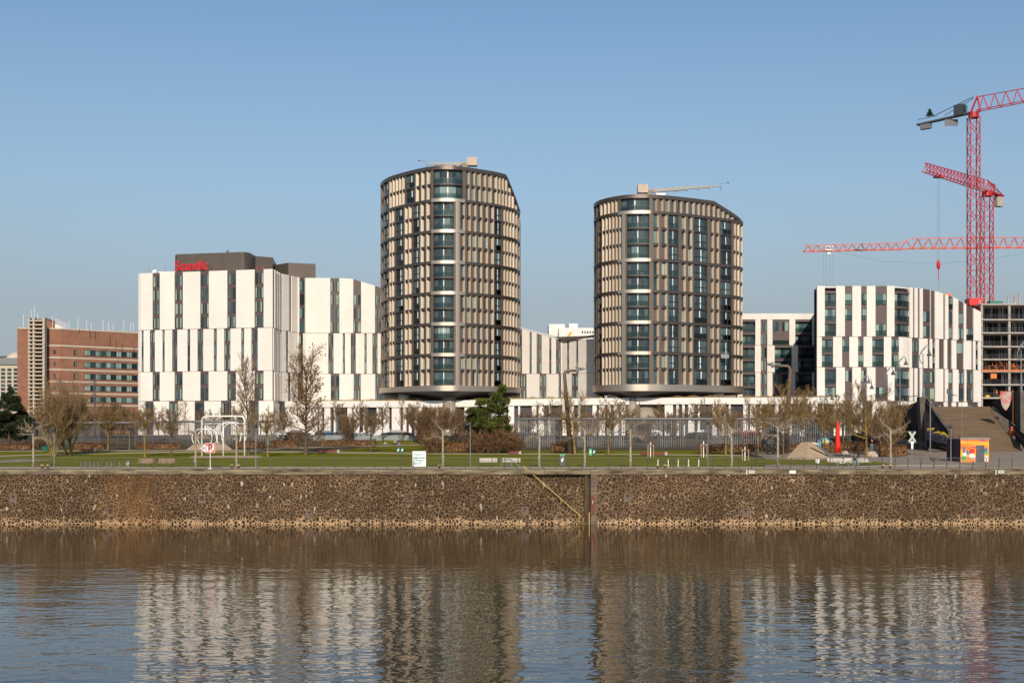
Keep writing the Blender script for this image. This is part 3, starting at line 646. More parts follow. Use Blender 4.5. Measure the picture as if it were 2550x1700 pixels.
# ---------------------------------------------------------------- panel-clad buildings
def panel_building(name, label, cat, fac, x0, x1, tiers, ztop, back, floors_z=None, limit=95, panel='white', dark='mauve', zbase=8.1):
    P = fac.at((x0 + x1) / 2)[0]; root = empty(name, (P.x, P.y, zbase), label=label, cat=cat)
    Wn = Windows(limit); zt = ztop if callable(ztop) else (lambda x: ztop)
    L = fac.line(x0, x1)
    ring = [tuple(p + n * -2.2) for p, n in L] + [(X(a, d), d) for a, d in back]
    mb = MB(); mb.prism(ring, zbase, lambda x, y: zt(x) - 0.35); part(mb, "core_wall", M['black'], root)
    ring2 = [tuple(p + n * -0.1) for p, n in L] + [(X(a, d), d) for a, d in back]
    mb = MB(); mb.prism(ring2, lambda x, y: zt(x) - 0.34, lambda x, y: zt(x) - 0.1); part(mb, "roof", M['plaster'], root)
    # plain side and rear walls
    mb = MB(); loop = [tuple(L[-1][0])] + [(X(a, d), d) for a, d in back] + [tuple(L[0][0])]
    for (ax, ay), (bx, by) in zip(loop, loop[1:]):
        d = Vector((bx - ax, by - ay)).normalized(); n = Vector((d.y, -d.x)) * 0.3
        mb.hexa([(ax, ay, zbase), (bx, by, zbase), (bx - n.x, by - n.y, zbase), (ax - n.x, ay - n.y, zbase), (ax, ay, zt(ax) - .05), (bx, by, zt(bx) - .05), (bx - n.x, by - n.y, zt(bx) - .05), (ax - n.x, ay - n.y, zt(ax) - .05)])
    part(mb, "side_wall", M[panel], root)
    cl = MB(); pn = MB()
    for ti, (z0, z1, bays, nf, winh, *fh) in enumerate(tiers):
        prd = 0.15 + 0.07 * (ti % 2)
        ztop_ = (lambda x, z1=z1: min(z1, zt(x)))
        xs = x0
        for bay in sorted(bays) + [(x1, x1, 'E')]:
            a, b, kind = bay[:3]
            if a - xs > 0.3:
                fac.strip(pn, xs, a, z0 + 0.03, ztop_, -0.3, prd)
            xs = b
            if kind == 'E': continue
            deep = kind == 'L'
            top = min(z1, zt(fac.at((a + b) / 2)[0].x))
            h = fh[0] if fh else (z1 - z0) / nf
            if not deep: fac.strip(cl, a, b, z0, ztop_, -0.35, -0.02)
            rows = bay[3] if len(bay) > 3 else None
            for f in range(nf):
                zb = z0 + f * h + winh[0]; ze = z0 + f * h + winh[1]
                k = rows[nf - 1 - f] if rows else kind
                if ze > top - 0.25:
                    if deep: fac.strip(cl, a, b, z0 + f * h, ztop_, -0.35, 0.0)
                    continue
                g = lambda: R.choice([0, 0, 1, 1, 2, 3, 4] if name == 'hotel' else [0, 1, 1, 2, 2, 3])
                if k == '2':
                    w = b - a
                    for u0, u1 in ((0.03, 0.38), (0.58, 0.97)):
                        q = R.random(); prt = [(1, g())] if q < .45 else [(.55, R.choice([2, 3])), (.45, 0)] if q < .8 else [(.4, 0), (.6, R.choice([2, 3]))]
                        add_window(Wn, fac, a + u0 * w, a + u1 * w, zb, ze, 0.0, prt)
                elif k == '1':
                    q = R.random(); prt = [(1, g())] if q < .4 else [(.5, R.choice([2, 3])), (.5, 0)] if q < .8 else [(.35, 2), (.3, 0), (.35, 2)]
                    add_window(Wn, fac, a + 0.06 * (b - a), b - 0.06 * (b - a), zb, ze, 0.0, prt)
                elif k == 'W':
                    add_window(Wn, fac, a + 0.02 * (b - a), b - 0.02 * (b - a), zb, ze, 0.0, [(.33, g()), (.34, R.choice([2, 1])), (.33, g())], [0.33, 0.66])
                    mb = MB(); fac.strip(mb, a, b, zb, zb + 1.0, 0.12, 0.14); part(mb, "balustrade", M['clear'], root)
                elif k == 'L':
                    ld = -0.35 if name == 'apartment_building' else -0.8
                    zf = z0 + f * h; zc = z0 + (f + 1) * h
                    pr = [(.3, 2), (.4, 1), (.3, R.choice([1, 2]))] if name == 'apartment_building' and R.random() < .6 else [(R.uniform(.15, .4), R.choice([1, 2])), (R.uniform(.2, .3), R.choice([0, 1, 4])), (.5, R.choice([0, 1, 1]))]
                    add_window(Wn, fac, a, b, zf + .15, zc - .35, ld, pr, [.25, .5, .75])
                    mb = MB(); fac.strip(mb, a, b, zc - 0.5 if f < nf - 1 or z1 < zt(fac.at(a)[0].x) - .1 else zc - .5, zc - 0.08 if f < nf - 1 else min(zc, top), -1.0, 0.02)
                    fac.strip(mb, a, b, zf + 0.02, zf + 0.14, -1.0, 0.0)
                    bo = part(mb, "balcony", M['mauve'], root)
                    mb = MB(); fac.strip(mb, a, b, zf + 1.15, zf + 1.2, 0.0, 0.05); mb.build("rail", M['frame'], bo)
                    mb = MB(); fac.strip(mb, a + .2, b - .2, zf + 0.15, zf + 1.14, 0.0, 0.02); mb.build("balustrade", M['clear'], bo)
                    if R.random() < .35:
                        q_ = fac.at(a + (b - a) * R.uniform(.2, .8)); q = q_[0] + q_[1] * -.6; furn2.append((q, zf + .15))
                # 'P': plain panel
    part(cl, "dark_cladding", M[dark], root); part(pn, "stone_panels", M[panel], root)
    Wn.finish(root)
    return root
furn2 = []
def sc_(lst, s, o): return [(o + t[0] / s, o + t[1] / s) + tuple(t[2:]) for t in lst]
# --- hotel
hf = Fac([(345, 258), (347, 257.6), (352, 257.2), (680, 250), (690, 254), (699, 257.5), (718, 260), (739, 263.5), (762, 265), (1100, 266)])
def zt_hotel(x):
    p = x * F / 265 + CX
    if p < 872: return 43.4
    return 43.4 - (p - 872) * 0.0274
A = [(48, 60, 'P'), (185, 250, '2'), (383, 458, '2'), (614, 692, '2'), (857, 937, '2'), (1103, 1185, '2'), (1266, 1276, 'P'), (1290, 1298, 'P'), (1309, 1316, 'P'), (1330, 1342, 'P'), (1405, 1428, 'P'), (1500, 1552, '1'), (1783, 1865, '2'), (1990, 2060, '2'), (2185, 2245, '2'), (2380, 2440, '2')]
B = [(85, 103, '1'), (160, 205, '2'), (273, 293, '1'), (360, 407, '2'), (498, 522, '1'), (588, 640, '2'), (735, 762, '1'), (828, 885, '2'), (982, 1008, '1'), (1073, 1131, '2'), (1262, 1268, 'P'), (1296, 1302, 'P'), (1322, 1330, 'P'), (1378, 1400, '1'), (1453, 1459, 'P'), (1497, 1535, '1'), (1765, 1812, '2'), (1895, 1915, '1'), (1967, 2012, '2'), (2090, 2110, '1'), (2162, 2208, '2')]
C = [(48, 60, 'P'), (185, 250, '2'), (383, 456, '2'), (614, 690, '2'), (857, 936, '2'), (1103, 1185, '2'), (1264, 1274, 'P'), (1285, 1294, 'P'), (1310, 1322, 'P'), (1395, 1422, '1'), (1483, 1535, 'P'), (1787, 1865, '2'), (1993, 2057, '2'), (2188, 2255, '2')]
Gd = [(118, 193, '2'), (332, 414, '2'), (562, 650, '1'), (800, 893, '2'), (1050, 1140, '2'), (1300, 1400, '2'), (1480, 1560, '1')]
hotel = panel_building("hotel", "white hotel with staggered stone panels and dark window strips, left of the towers", "hotel", hf, 345.5, 1098,
    [(8.1, 15.55, sc_(Gd, 3.618, 330), 1, (1.6, 7.0)), (15.6, 21.9, sc_(C, 3.618, 330), 2, (0.35, 2.65)), (21.95, 31.0, sc_(B, 3.618, 330), 3, (0.3, 2.65)), (31.05, 43.4, sc_(A, 3.618, 330), 4, (0.25, 2.6), 3.02)],
    zt_hotel, [(1098, 290), (700, 290), (420, 282)])
# A tier: parapet above four floors; plant boxes on the roof
mb = MB(); pts_ = [(436, 262), (440, 258), (448, 256.6), (500, 255.4), (600, 253.2), (612, 253.2), (622, 254.5), (634, 258), (678, 263)]
rf = Fac([(436, 258.5), (442, 257.2), (600, 254), (608, 253.9), (616, 254.5), (624, 255.8), (631, 258), (636, 260)], False)
L = rf.line(436.1, 635.9); ring = [tuple(p) for p, n in L] + [(X(679, 262), 262), (X(690, 275), 275), (X(450, 275), 275)]
mb = MB(); mb.smooth = False; mb.prism(ring, 43.35, 47.6); part(mb, "rooftop_plant_box", M['roofbox'], hotel)
mb = MB(); mb.prism([(X(681, 268), 268), (X(718, 264), 264), (X(786, 266), 266), (X(786, 280), 280), (X(690, 280), 280)], 43.35, 46.7); part(mb, "rooftop_plant_box", M['roofbox'], hotel)
mb = MB(); mb.box(X(393, 258), X(438, 258), 258.6, 264, 43.3, 44.0); part(mb, "roof_kerb", M['plaster'], hotel)
mb = MB(); mb.tube([(X(561, 256), 258, 47.5), (X(561, 256), 258, 48.3)], 0.12, 6); mb.ball((X(561, 256), 258, 48.4), .3)
for a in (371, 384, 411, 508, 640, 655, 665): mb.tube([(X(a, 257), 257, 43), (X(a, 257), 257, 45.2 if a > 420 else 44.9)], 0.03, 4)
part(mb, "lightning_rods", M['galv'], hotel)
mb = MB(); mb.ball((X(382, 258), 258.8, 44.0), .5, .25, .5); part(mb, "satellite_dish", M['wpaint'], hotel)
mb = MB()
for a in (641, 655): mb.tube([(X(a, 252.4), 252.4, 43.4), (X(a, 252.4), 252.4, 44.5)], .09, 6)
part(mb, "red_roof_marker", M['red'], hotel)
# hotel sign
tx = bpy.data.curves.new("sign_text", 'FONT'); tx.body = "Scandic"; tx.size = 3.55; tx.extrude = 0.12; tx.offset = 0.05; tx.space_character = 1.02
to = bpy.data.objects.new("tmp", tx); sc.collection.objects.link(to); dg = bpy.context.evaluated_depsgraph_get()
me = bpy.data.meshes.new_from_object(to.evaluated_get(dg)); bpy.data.objects.remove(to)
me.materials.clear(); me.materials.append(mat("red_sign_letters", (0.62, 0.008, 0.02), 0.4))
wx = max(v.co.x for v in me.vertices); k = (X(525, 255.2) - X(435, 255.2)) / wx
sg = bpy.data.objects.new("hotel_sign", me); sc.collection.objects.link(sg); sg.location = (X(435, 255.0), 255.0, 43.75); sg.rotation_euler = (math.radians(90), 0, math.radians(-14.5)); sg.scale = (k * 1.02, k * 1.12, 1)
tag(sg, "red letters reading Scandic standing on the hotel roof edge", "sign")
# --- sloped white office behind, between the towers
of = Fac([(1100, 266), (1400, 268), (1410, 267.2), (1492, 262)])
def zt_off(x):
    p = x * F / 266 + CX
    if p > 1400: return 29.6
    if p > 1385: return 29.9
    return 29.9 + (1385 - p) * 0.0262
Bo = [(152, 187, '1'), (305, 338, '1'), (415, 493, '2'), (612, 645, '1'), (717, 792, '2'), (893, 928, '1'), (1038, 1070, '1')]
Co = [(152, 257, '2'), (460, 567, '2'), (757, 797, '1'), (968, 1072, '2')]
Bo = [(1150, 1165, '2'), (1200, 1215, '2'), (1250, 1262, '2')] + sc_(Bo, 6.272, 1270); Co = [(1140, 1155, '2'), (1230, 1245, '2')] + sc_(Co, 6.272, 1270)
off = panel_building("sloped_roof_building", "white panelled building with a sloping roofline between the two round towers", "building", of, 1101, 1492,
    [(8.1, 15.6, [], 1, (1, 5)), (15.65, 22.0, Co, 2, (0.3, 2.7)), (22.05, 50, Bo, 9, (0.3, 2.5), 3.05)], zt_off, [(1492, 285), (1100, 290)], panel='white2', limit=60)
mb = MB(); zz = 29.62
mb.add([(X(1383, 268), 267.7, 30.25), (X(1407, 267), 266.6, 29.3), (X(1482, 262), 262.2, 30.1), (X(1482, 270), 270, 30.6), (X(1383, 268), 267.7, 30.4), (X(1407, 267), 266.6, 29.7), (X(1482, 262), 262.2, 30.5), (X(1482, 270), 270, 30.9)],
       [(0, 1, 5, 4), (1, 2, 6, 5), (2, 3, 7, 6), (4, 5, 6, 7), (3, 2, 1, 0), (3, 0, 4, 7)]); part(mb, "roof_overhang", M['roofbox'], off)
mb = MB(); mb.beam((X(1413, 300), 300, Z(843, 300)), (X(1421, 300), 300, Z(828, 300)), 0.7); mb.beam((X(1421, 300), 300, Z(828, 300)), (X(1425, 300), 300, Z(829, 300)), 0.3)
mb.beam((X(1413, 300), 300, 8.3), (X(1413, 300), 300, Z(843, 300)), 0.6)
tag(mb.build("yellow_crane_boom", mat("yellow_boom_paint", (0.65, 0.45, 0.03), 0.5)), "yellow crane boom tip poking above the roof of the sloped white building", "boom")
# --- far white blocks
def simple_block(name, label, boxes, m, wins, cat="building"):
    b0 = boxes[0]; root = empty(name, ((b0[0] + b0[1]) / 2, b0[2], gz(b0[2])), label=label, cat=cat)
    for b in boxes: mb = MB(); mb.box(*b); part(mb, "wall", m, root)
    for w in wins:
        mb = MB(); mb.box(*w); part(mb, "window", M['g_dark'], root)
    return root
D = 430
w = [(X(1449 + i * 6.5, D), X(1452 + i * 6.5, D), D - .06, D + .1, Z(830, D), Z(824, D)) for i in range(5)] + [(X(1449 + i * 6.5, D), X(1452 + i * 6.5, D), D - .06, D + .1, Z(842, D), Z(837, D)) for i in range(5)]
simple_block("white_block", "bright white far block with rooftop lift boxes behind the sloped building", [(X(1392, D), X(1490, D), D, D + 30, 9, Z(816, D)), (X(1368, D), X(1408, D), D + 6, D + 20, 9, Z(803, D)), (X(1418, D), X(1440, D), D + 4, D + 16, Z(816, D), Z(803, D))], M['plaster'], w)
# --- podium
pf = Fac([(690, 260), (800, 255), (1100, 244), (1290, 244.5), (1500, 243.7), (1600, 243.5), (1900, 241), (2100, 239)])
def pz(x):
    p = x * F / 244 + CX
    for (a, za), (b, zb) in (((0, 15.65), (800, 15.6)), ((800, 15.6), (1100, 15.4)), ((1100, 15.4), (1290, 15.75)), ((1290, 15.75), (1600, 16.0)), ((1600, 16.0), (9999, 16.0))):
        if p <= b: return za + (zb - za) * (p - a) / (b - a)
root = empty("podium_building", (X(1400, 246), 246, 8.1), label="long low white podium with narrow dark openings and dry grass on its roof", cat="podium building")
bays = []
for o, l in ((800, [(-60, -30), (3, 40), (120, 170), (192, 355), (412, 440), (518, 570), (592, 755), (812, 840), (917, 960), (1073, 1113), (1152, 1193), (1230, 1270), (1370, 1950), (2060, 2110)]),
             (1200, [(330, 360), (440, 495), (520, 682), (743, 770), (850, 900), (930, 1095), (1165, 1190), (1250, 1310), (1345, 1507), (1563, 1595), (1675, 1715), (1755, 1797), (1860, 1890), (1955, 2490)]),
             (1600, [(415, 460), (498, 540), (575, 620), (705, 752), (782, 950), (1010, 1043), (1127, 1175), (1200, 1372), (1435, 1465), (1545, 1600), (1625, 1800), (1857, 1890), (1940, 1990), (2030, 2190), (2235, 2290)]),
             (1950, [(470, 530), (550, 690), (800, 880)])):
    bays += [(o + a / 5.47, o + b / 5.47) for a, b in l]
bays.sort(); Wn = Windows(90); xs = 690.5; wl_ = MB()
for a, b in bays:
    if a - xs > 0.2: wl_ = MB(); pf.strip(wl_, xs, a, 8.1, lambda x: pz(x) - 1.36, -0.6, 0.0); part(wl_, "wall_pier", M['plaster'], root)
    xs = b; wdt = b - a
    gi = R.choice([6, 4, 6]) if wdt > 12 else R.choice([6, 4, 6, 6])
    if wdt < 40: add_window(Wn, pf, a, b, 8.2, pz(pf.at(a)[0].x) - 1.4, -0.5, [(1, gi)] if wdt < 12 else [(.12, 1), (.88, R.choice([6, 6, 4]))], [.33, .66] if wdt > 12 else None, fw=.09)
wl_ = MB(); pf.strip(wl_, xs, 2099.5, 8.1, lambda x: pz(x) - 1.36, -.6, 0)
part(wl_, "wall_pier", M['plaster'], root)
mb = MB(); pf.strip(mb, 690.5, 2099.5, lambda x: pz(x) - 1.35, pz, -0.8, 0.25); part(mb, "fascia", M['plaster'], root)
mb = MB(); L = pf.line(690.5, 2099.5); ring = [tuple(p + n * -0.9) for p, n in L] + [(X(2100, 262), 262), (X(1850, 274), 274), (X(1500, 260), 260), (X(1290, 268), 268), (X(800, 268), 268)]
mb.prism(ring, lambda x, y: pz(x) - .7, lambda x, y: pz(x) - .3); part(mb, "roof", M['conc'], root)
ring = [tuple(p + n * -2.6) for p, n in L] + [(X(2100, 262), 262), (X(1850, 274), 274), (X(1500, 262), 262), (X(1290, 266), 266), (X(800, 267), 267)]
mb = MB(); mb.prism(ring, 8.1, lambda x, y: pz(x) - .8); part(mb, "core_wall", M['mauve2'], root)
mb = MB()
for i in range(9000):                              # dry grass along the roof edge
    a = R.uniform(740, 2095)
    if 1040 < a < 1110 or 1500 < a < 1560 or 1130 < a < 1170: continue
    p, n = pf.at(a); o = R.uniform(-2.2, -0.25); q = p + n * o; h = R.uniform(.25, .75) * (0.6 + 0.4 * math.sin(a * .07) ** 2); s = R.uniform(.03, .07); dx = R.uniform(-.18, .18)
    zq = pz(q.x); mb.add([(q.x - s, q.y, zq - .3), (q.x + s, q.y, zq - .3), (q.x + dx, q.y, zq - .05 + h)], [(0, 1, 2)])
o = part(mb, "dry_roof_grass", M['grass_dry'], root); o["kind"] = "stuff"
Wn.finish(root)
for cpx in (1103, 1605):                           # curved drum under each tower
    D = 248.4; c = Vector((X(cpx, D), D))
    mb = MB(); mb.smooth = True; mb.tube([(c.x, c.y, 8.1), (c.x, c.y, 14.6)], 4.2, 40)
    part(mb, "entrance_drum", mat("satin_bronze_drum", (0.30, 0.26, 0.21), 0.7, metal=0.4), root)
# --- right building
rf = Fac([(2033.5, 244), (2222, 244), (2236, 244.2), (2248, 244.8), (2257, 245.6), (2263, 246.5), (2275, 247.3), (2441, 257)])
def zt_r(x):
    p = x * F / 250 + CX
    for _ in range(6): p = x * F / (247.3 + max(0, p - 2275) * 0.0584) + CX
    T = [(0, 39.0), (2296, 39.1), (2320, 38.9), (2345, 38.4), (2365, 38.0), (2385, 37.3), (2405, 36.4), (2441, 35.0), (9999, 35)]
    for (a, za), (b, zb) in zip(T, T[1:]):
        if p <= b: return za + (zb - za) * (p - a) / (b - a)
s, o = 3.219, 1820; s3, o3 = 4.752, 2000
A = sc_([(751, 842, 'L'), (912, 971, 'W', 'WWP'), (1042, 1087, 'W', 'WWP'), (1157, 1248, 'W', 'WPW'), (1308, 1428, 'L')], s, o) + sc_([(1290, 1310, 'P'), (1348, 1372, 'P'), (1408, 1500, 'W', 'P11'), (1503, 1552, 'P'), (1650, 1672, 'P'), (1710, 1765, 'W', 'W11'), (1828, 1895, '1', 'P11'), (1920, 2008, 'W', 'PPW')], s3, o3)
B = sc_([(727, 818, 'L'), (890, 948, 'W', 'WP'), (1018, 1062, 'W'), (1131, 1225, 'L'), (1285, 1343, 'W')], s, o) + sc_([(1282, 1367, '2'), (1468, 1492, 'P'), (1523, 1557, 'L'), (1602, 1662, 'P'), (1700, 1752, 'P'), (1808, 1893, '1', '1P'), (1985, 2005, 'P'), (2035, 2065, 'L')], s3, o3)
C = sc_([(751, 842, 'L'), (912, 971, '1', '1P'), (1042, 1087, '1', '1P'), (1157, 1248, 'W', 'PW'), (1308, 1428, 'L')], s, o) + sc_([(1290, 1310, 'P'), (1345, 1375, 'P'), (1410, 1555, '2'), (1650, 1670, 'P'), (1708, 1765, '1'), (1830, 1900, '1'), (1922, 2008, '2')], s3, o3)
Gr = sc_([(720, 800, '2'), (880, 960, '1'), (1060, 1130, '2'), (1250, 1330, '1')], s, o) + sc_([(1045, 1125, '1'), (1520, 1660, '2'), (1705, 1755, 'P'), (1805, 1835, 'P'), (1940, 2065, '1')], s3, o3)
panel_building("apartment_building", "white apartment building with rounded corner and staggered panels at the right", "building", rf, 2034, 2441,
    [(8.1, 15.3, Gr, 1, (1.0, 6.6)), (15.35, 22.3, C, 2, (0.5, 2.9)), (22.35, 28.6, B, 2, (0.25, 2.6)), (28.65, 39.2, A, 3, (0.3, 2.6), 3.15)], zt_r, [(2441, 285), (2050, 285)])
# --- low block between right tower and apartment building
lf = Fac([(1835, 275), (2040, 275)])
s, o = 3.219, 1820
t1 = sc_([(92, 195, 'L'), (237, 290, '2'), (332, 467, '2', '2L'), (515, 652, 'L')], s, o); t2 = sc_([(92, 192, 'L'), (240, 290, '2'), (350, 487, 'L'), (537, 672, 'L')], s, o)
t1 = [(a, b, 'L') if k == 'L' and not ex else (a, b, k, *ex) for a, b, k, *ex in t1]
panel_building("residential_block", "lower pale block with deep dark loggias beside the right tower", "building", lf, 1836, 2039,
    [(8.1, 16.4, [], 1, (1, 5)), (16.45, 22.7, t1, 2, (0.3, 2.7)), (22.75, 28.95, t2, 2, (0.3, 2.7)), (29.0, 35.0, t1, 2, (0.3, 2.55)), (35.0, 36.4, [], 1, (9, 9))], 36.4, [(2039, 300), (1836, 300)], panel='white')
for q, z in furn2[:30]:
    mb = MB(); mb.cbox((q.x, q.y, z + .7), (1.0, .7, .06)); mb.cbox((q.x, q.y, z + .35), (.08, .08, .7)); mb.cbox((q.x, q.y, z + .02), (.5, .5, .04))
    tag(mb.build("balcony_table", M['wpaint']), "small pale table standing on a balcony of a white apartment block", "table", "tables on the apartment balconies")
# --- brick building
bm = mat("red_brick", (0.30, 0.150, 0.100), 0.9, col2=(0.225, 0.108, 0.072), scale=0.6, detail=8, stretch=(1, 1, 1.5))
n = bm.node_tree.nodes; l = bm.node_tree.links; bs = n["Principled BSDF"]; src = bs.inputs["Base Color"].links[0].from_socket
br = n.new("ShaderNodeTexBrick"); mp = n.new("ShaderNodeMapping"); mp.inputs["Rotation"].default_value = (math.radians(90), 0, 0); tc = n.new("ShaderNodeTexCoord")
l.new(tc.outputs["Object"], mp.inputs[0]); l.new(mp.outputs[0], br.inputs["Vector"]); br.inputs["Scale"].default_value = 2.2; br.inputs["Mortar Size"].default_value = .03
br.inputs["Color1"].default_value = (1, 1, 1, 1); br.inputs["Color2"].default_value = (.82, .8, .8, 1); br.inputs["Mortar"].default_value = (1.2, 1.2, 1.2, 1)
mx = n.new("ShaderNodeMixRGB"); mx.blend_type = 'MULTIPLY'; mx.inputs[0].default_value = 1; l.new(src, mx.inputs[1]); l.new(br.outputs[0], mx.inputs[2]); l.new(mx.outputs[0], bs.inputs["Base Color"])
M['brick'] = bm; M['cream'] = mat("cream_concrete_band", (0.50, 0.43, 0.34), 0.85, var=0.08, scale=1)
bf = Fac([(42.5, 304), (71, 305), (112, 305), (150.6, 306), (352, 320)])
root = empty("brick_building", (X(150, 306), 306, 8.2), label="red brick office block with ribbon windows, cream bands and a stair tower at far left", cat="building")
zb_ = 35.3
L = bf.line(43, 352); ring = [tuple(p) for p, nn in L] + [(X(380, 345), 345), (X(43, 338), 338)]
mb = MB(); mb.prism(ring, 8.2, zb_); part(mb, "wall", M['brick'], root)
mb = MB(); bf.strip(mb, 42.6, 352, zb_, zb_ + .35, -.3, .12); part(mb, "parapet", M['cream'], root)
for yc in (860.3, 890, 920, 949.5, 978.8, 1008): mb = MB(); z_ = Z(yc, 306); bf.strip(mb, 112, 352, z_ - .2, z_ + .2, -.1, .06); part(mb, "cream_band", M['cream'], root)
Wn = Windows(60)
for r_, yc in enumerate((876, 905.6, 935.5, 965, 993.5)):
    z_ = Z(yc, 306)
    prt = [(.06, 2), (.04, 3)] + sum([[(.10, R.choice([0, 0, 1])), (.035, 3), (.05, 2)] for i in range(5)], [])
    add_window(Wn, bf, 209.5, 351, z_ - .75, z_ + .75, .02, prt, [i / 15 for i in range(1, 15)], fw=.1)
    if r_ < 5:
        add_window(Wn, bf, 183.5, 190.5, z_ - .65, z_ + .7, .02, [(.6, 0), (.4, 3)]); add_window(Wn, bf, 133, 138.5, z_ - .6, z_ + .55, .02, [(1, R.choice([0, 1]))])
Wn.finish(root)
mb = MB(); z0 = 8.2; zt_ = Z(795, 304) ; zt_ = 9.8 + (1065 - 793) * 303 / F   # stair tower
zt_ = 38.0
mb.prism([(X(74, 303), 303), (X(109, 303), 303), (X(109, 310), 310), (X(74, 310), 310)], 8.2, zt_ - .3)
st = part(mb, "stair_tower", M['mauve'], root)
mb = MB()
for a, b in ((72, 74.5), (82.5, 86.5), (107, 112)): bf2 = (X(a, 302), X(b, 302), 301.7, 303.2, 8.2, zt_); mb.box(*bf2)
mb.build("cream_pier", M['cream'], st)
mb = MB(); z_ = 9.0
while z_ < zt_: mb.box(X(71, 302), X(110.5, 302), 301.5, 303.05, z_, z_ + .28); z_ += 1.0
mb.build("landings", M['cream'], st)
mb = MB(); mb.prism([(X(114, 309), 309), (X(137, 309), 309), (X(137, 325), 325), (X(114, 325), 325)], zb_, lambda x, y: 37.9 - (x - X(114, 309)) * .35); part(mb, "roof_structure", M['brick'], root)
mb = MB(); mb.prism([(X(137, 309), 309), (X(168, 310), 310), (X(168, 325), 325), (X(137, 325), 325)], zb_, lambda x, y: max(zb_ + .1, 37.0 - (x - X(137, 309)) * .5)); part(mb, "roof_structure", M['plaster'], root)
mb = MB()
for a, h in ((58, 5), (77.5, 6.2), (85.5, 7.5), (94, 5.5), (131, 4.5), (172, 2.8), (194, 4), (216, 3.2), (227, 2.5), (257, 3.2), (270, 2.6), (282, 2), (308, 3), (325, 2.5), (332, 2.7)):
    d = 308; mb.tube([(X(a, d), d, zb_ - .2), (X(a, d), d, (zb_ if a > 60 and a > 100 or a < 60 else zt_ - 2.5) + h * .8)], .07, 4)
part(mb, "antennas", M['wpaint'], root)
# --- far left grid office, hall roof
root = empty("grid_office", (X(20, 345), 345, 8.3), label="pale office with a grid of small square windows at the far left edge", cat="building")
D = 345; mb = MB(); mb.box(X(-60, D), X(44, D), D, D + 20, 8, Z(908, D)); part(mb, "wall", M['cream'], root); mb = MB(); mb.box(X(-62, D), X(45, D), D - .4, D + 20, Z(908, D), Z(905, D)); part(mb, "parapet", M['galv'], root)
Wn = Windows(90); gf = Fac([(-60, D), (44, D)])
for r_ in range(9):
    for c in range(6): a = -46 + c * 15.7; y_ = 917 + r_ * 9.7; add_window(Wn, gf, a + 1.5, a + 12, Z(y_ + 6.5, D), Z(y_, D), .02, [(1, R.choice([0, 0, 4, 1]))], fw=.06)
Wn.finish(root)
D = 420; mb = MB(); mb.smooth = True; c = Vector((X(42, D), D, Z(900, D))); mb.ball((c.x, c.y, c.z - 1), 4.2, 4.2, 4.4, 20, 12)
root = empty("domed_hall", (c.x, c.y, 8.5), label="pale dome over a flat grey hall roof behind the grid office", cat="hall"); part(mb, "dome", M['cream'], root)
mb = MB(); mb.box(X(-80, D), X(60, D), D - 5, D + 30, 8.5, Z(893, D)); part(mb, "hall", M['galv'], root)
mb = MB(); mb.box(X(-80, D), X(26, D), D + 5, D + 30, Z(893, D), Z(884, D)); part(mb, "flat_roof", M['concd'], root)
# --- building under construction
D = 285; root = empty("building_shell", (X(2520, D), D, 8.2), label="raw concrete building shell with props and open floors at the right edge", cat="construction building")
ys = [757, 795, 828, 862, 894, 924, 957, 990]
x0, x1 = X(2442, D), X(2620, D)
for y_ in ys: mb = MB(); z_ = Z(y_, D); mb.box(x0, x1, D, D + 16, z_ - .22, z_ + .12); part(mb, "floor_slab", M['conc'], root)
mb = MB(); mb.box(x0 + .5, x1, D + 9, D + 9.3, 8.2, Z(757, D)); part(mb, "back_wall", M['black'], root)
mb = MB()
for (ya, yb) in zip([757, 795, 828, 862, 894, 924, 957, 990], [795, 828, 862, 894, 924, 957, 990, 1075]):
    for a in (2446, 2515, 2560): mb = MB(); mb.cbox((X(a, D), D + .5, (Z(ya, D) + Z(yb, D)) / 2), (.5, .5, Z(ya, D) - Z(yb, D))); part(mb, "column", M['conc'], root)
for a, t in ((2444, 740), (2459, 735), (2514, 730), (2531, 726), (2543, 722)): mb = MB(); mb.tube([(X(a, D), D + 1, Z(757, D)), (X(a, D), D + 1, Z(t + 6, D))], .28, 6); part(mb, "column", M['conc'], root)
mb = MB()
for i, (ya, yb) in enumerate(zip(ys, ys[1:])):
    for k in range(46):
        a = R.uniform(2449, 2600); y_ = D + R.uniform(.4, 6); mb.tube([(X(a, D), y_, Z(yb, D)), (X(a, D), y_, Z(ya, D) - .2)], .035, 4, cap=False)
    mb.tube([(x0, D + .1, Z(yb, D) + 1.1), (x1, D + .1, Z(yb, D) + 1.1)], .03, 4); mb.tube([(x0, D + .1, Z(yb, D) + .6), (x1, D + .1, Z(yb, D) + .6)], .03, 4)
part(mb, "steel_props", M['galv'], root)
mb = MB()
for k in range(120): a = R.uniform(2448, 2600); z_ = Z(912 + R.uniform(-6, 9), D); mb.beam((X(a, D), D + R.uniform(-.2, 2), z_), (X(a + R.uniform(-6, 6), D), D + R.uniform(0, 2), z_ + R.uniform(-1, 1)), .08)
mb.box(x0, x1, D - .1, D + .1, Z(924, D), Z(922, D) + .15); mb.box(X(2468, D), X(2483, D), D + .2, D + .6, Z(942, D), Z(930, D))
part(mb, "orange_formwork", mat("orange_formwork", (0.60, 0.17, 0.035), .7), root)
mb = MB(); mb.prism([(X(2474, D), D + 2), (X(2506, D), D + 2), (X(2506, D), D + 4), (X(2474, D), D + 4)], Z(756, D), Z(747, D)); tag(mb.build("green_skip", mat("green_skip_paint", (0.03, 0.16, 0.11), .6)), "dark green skip standing on top of the raw concrete building shell", "skip")
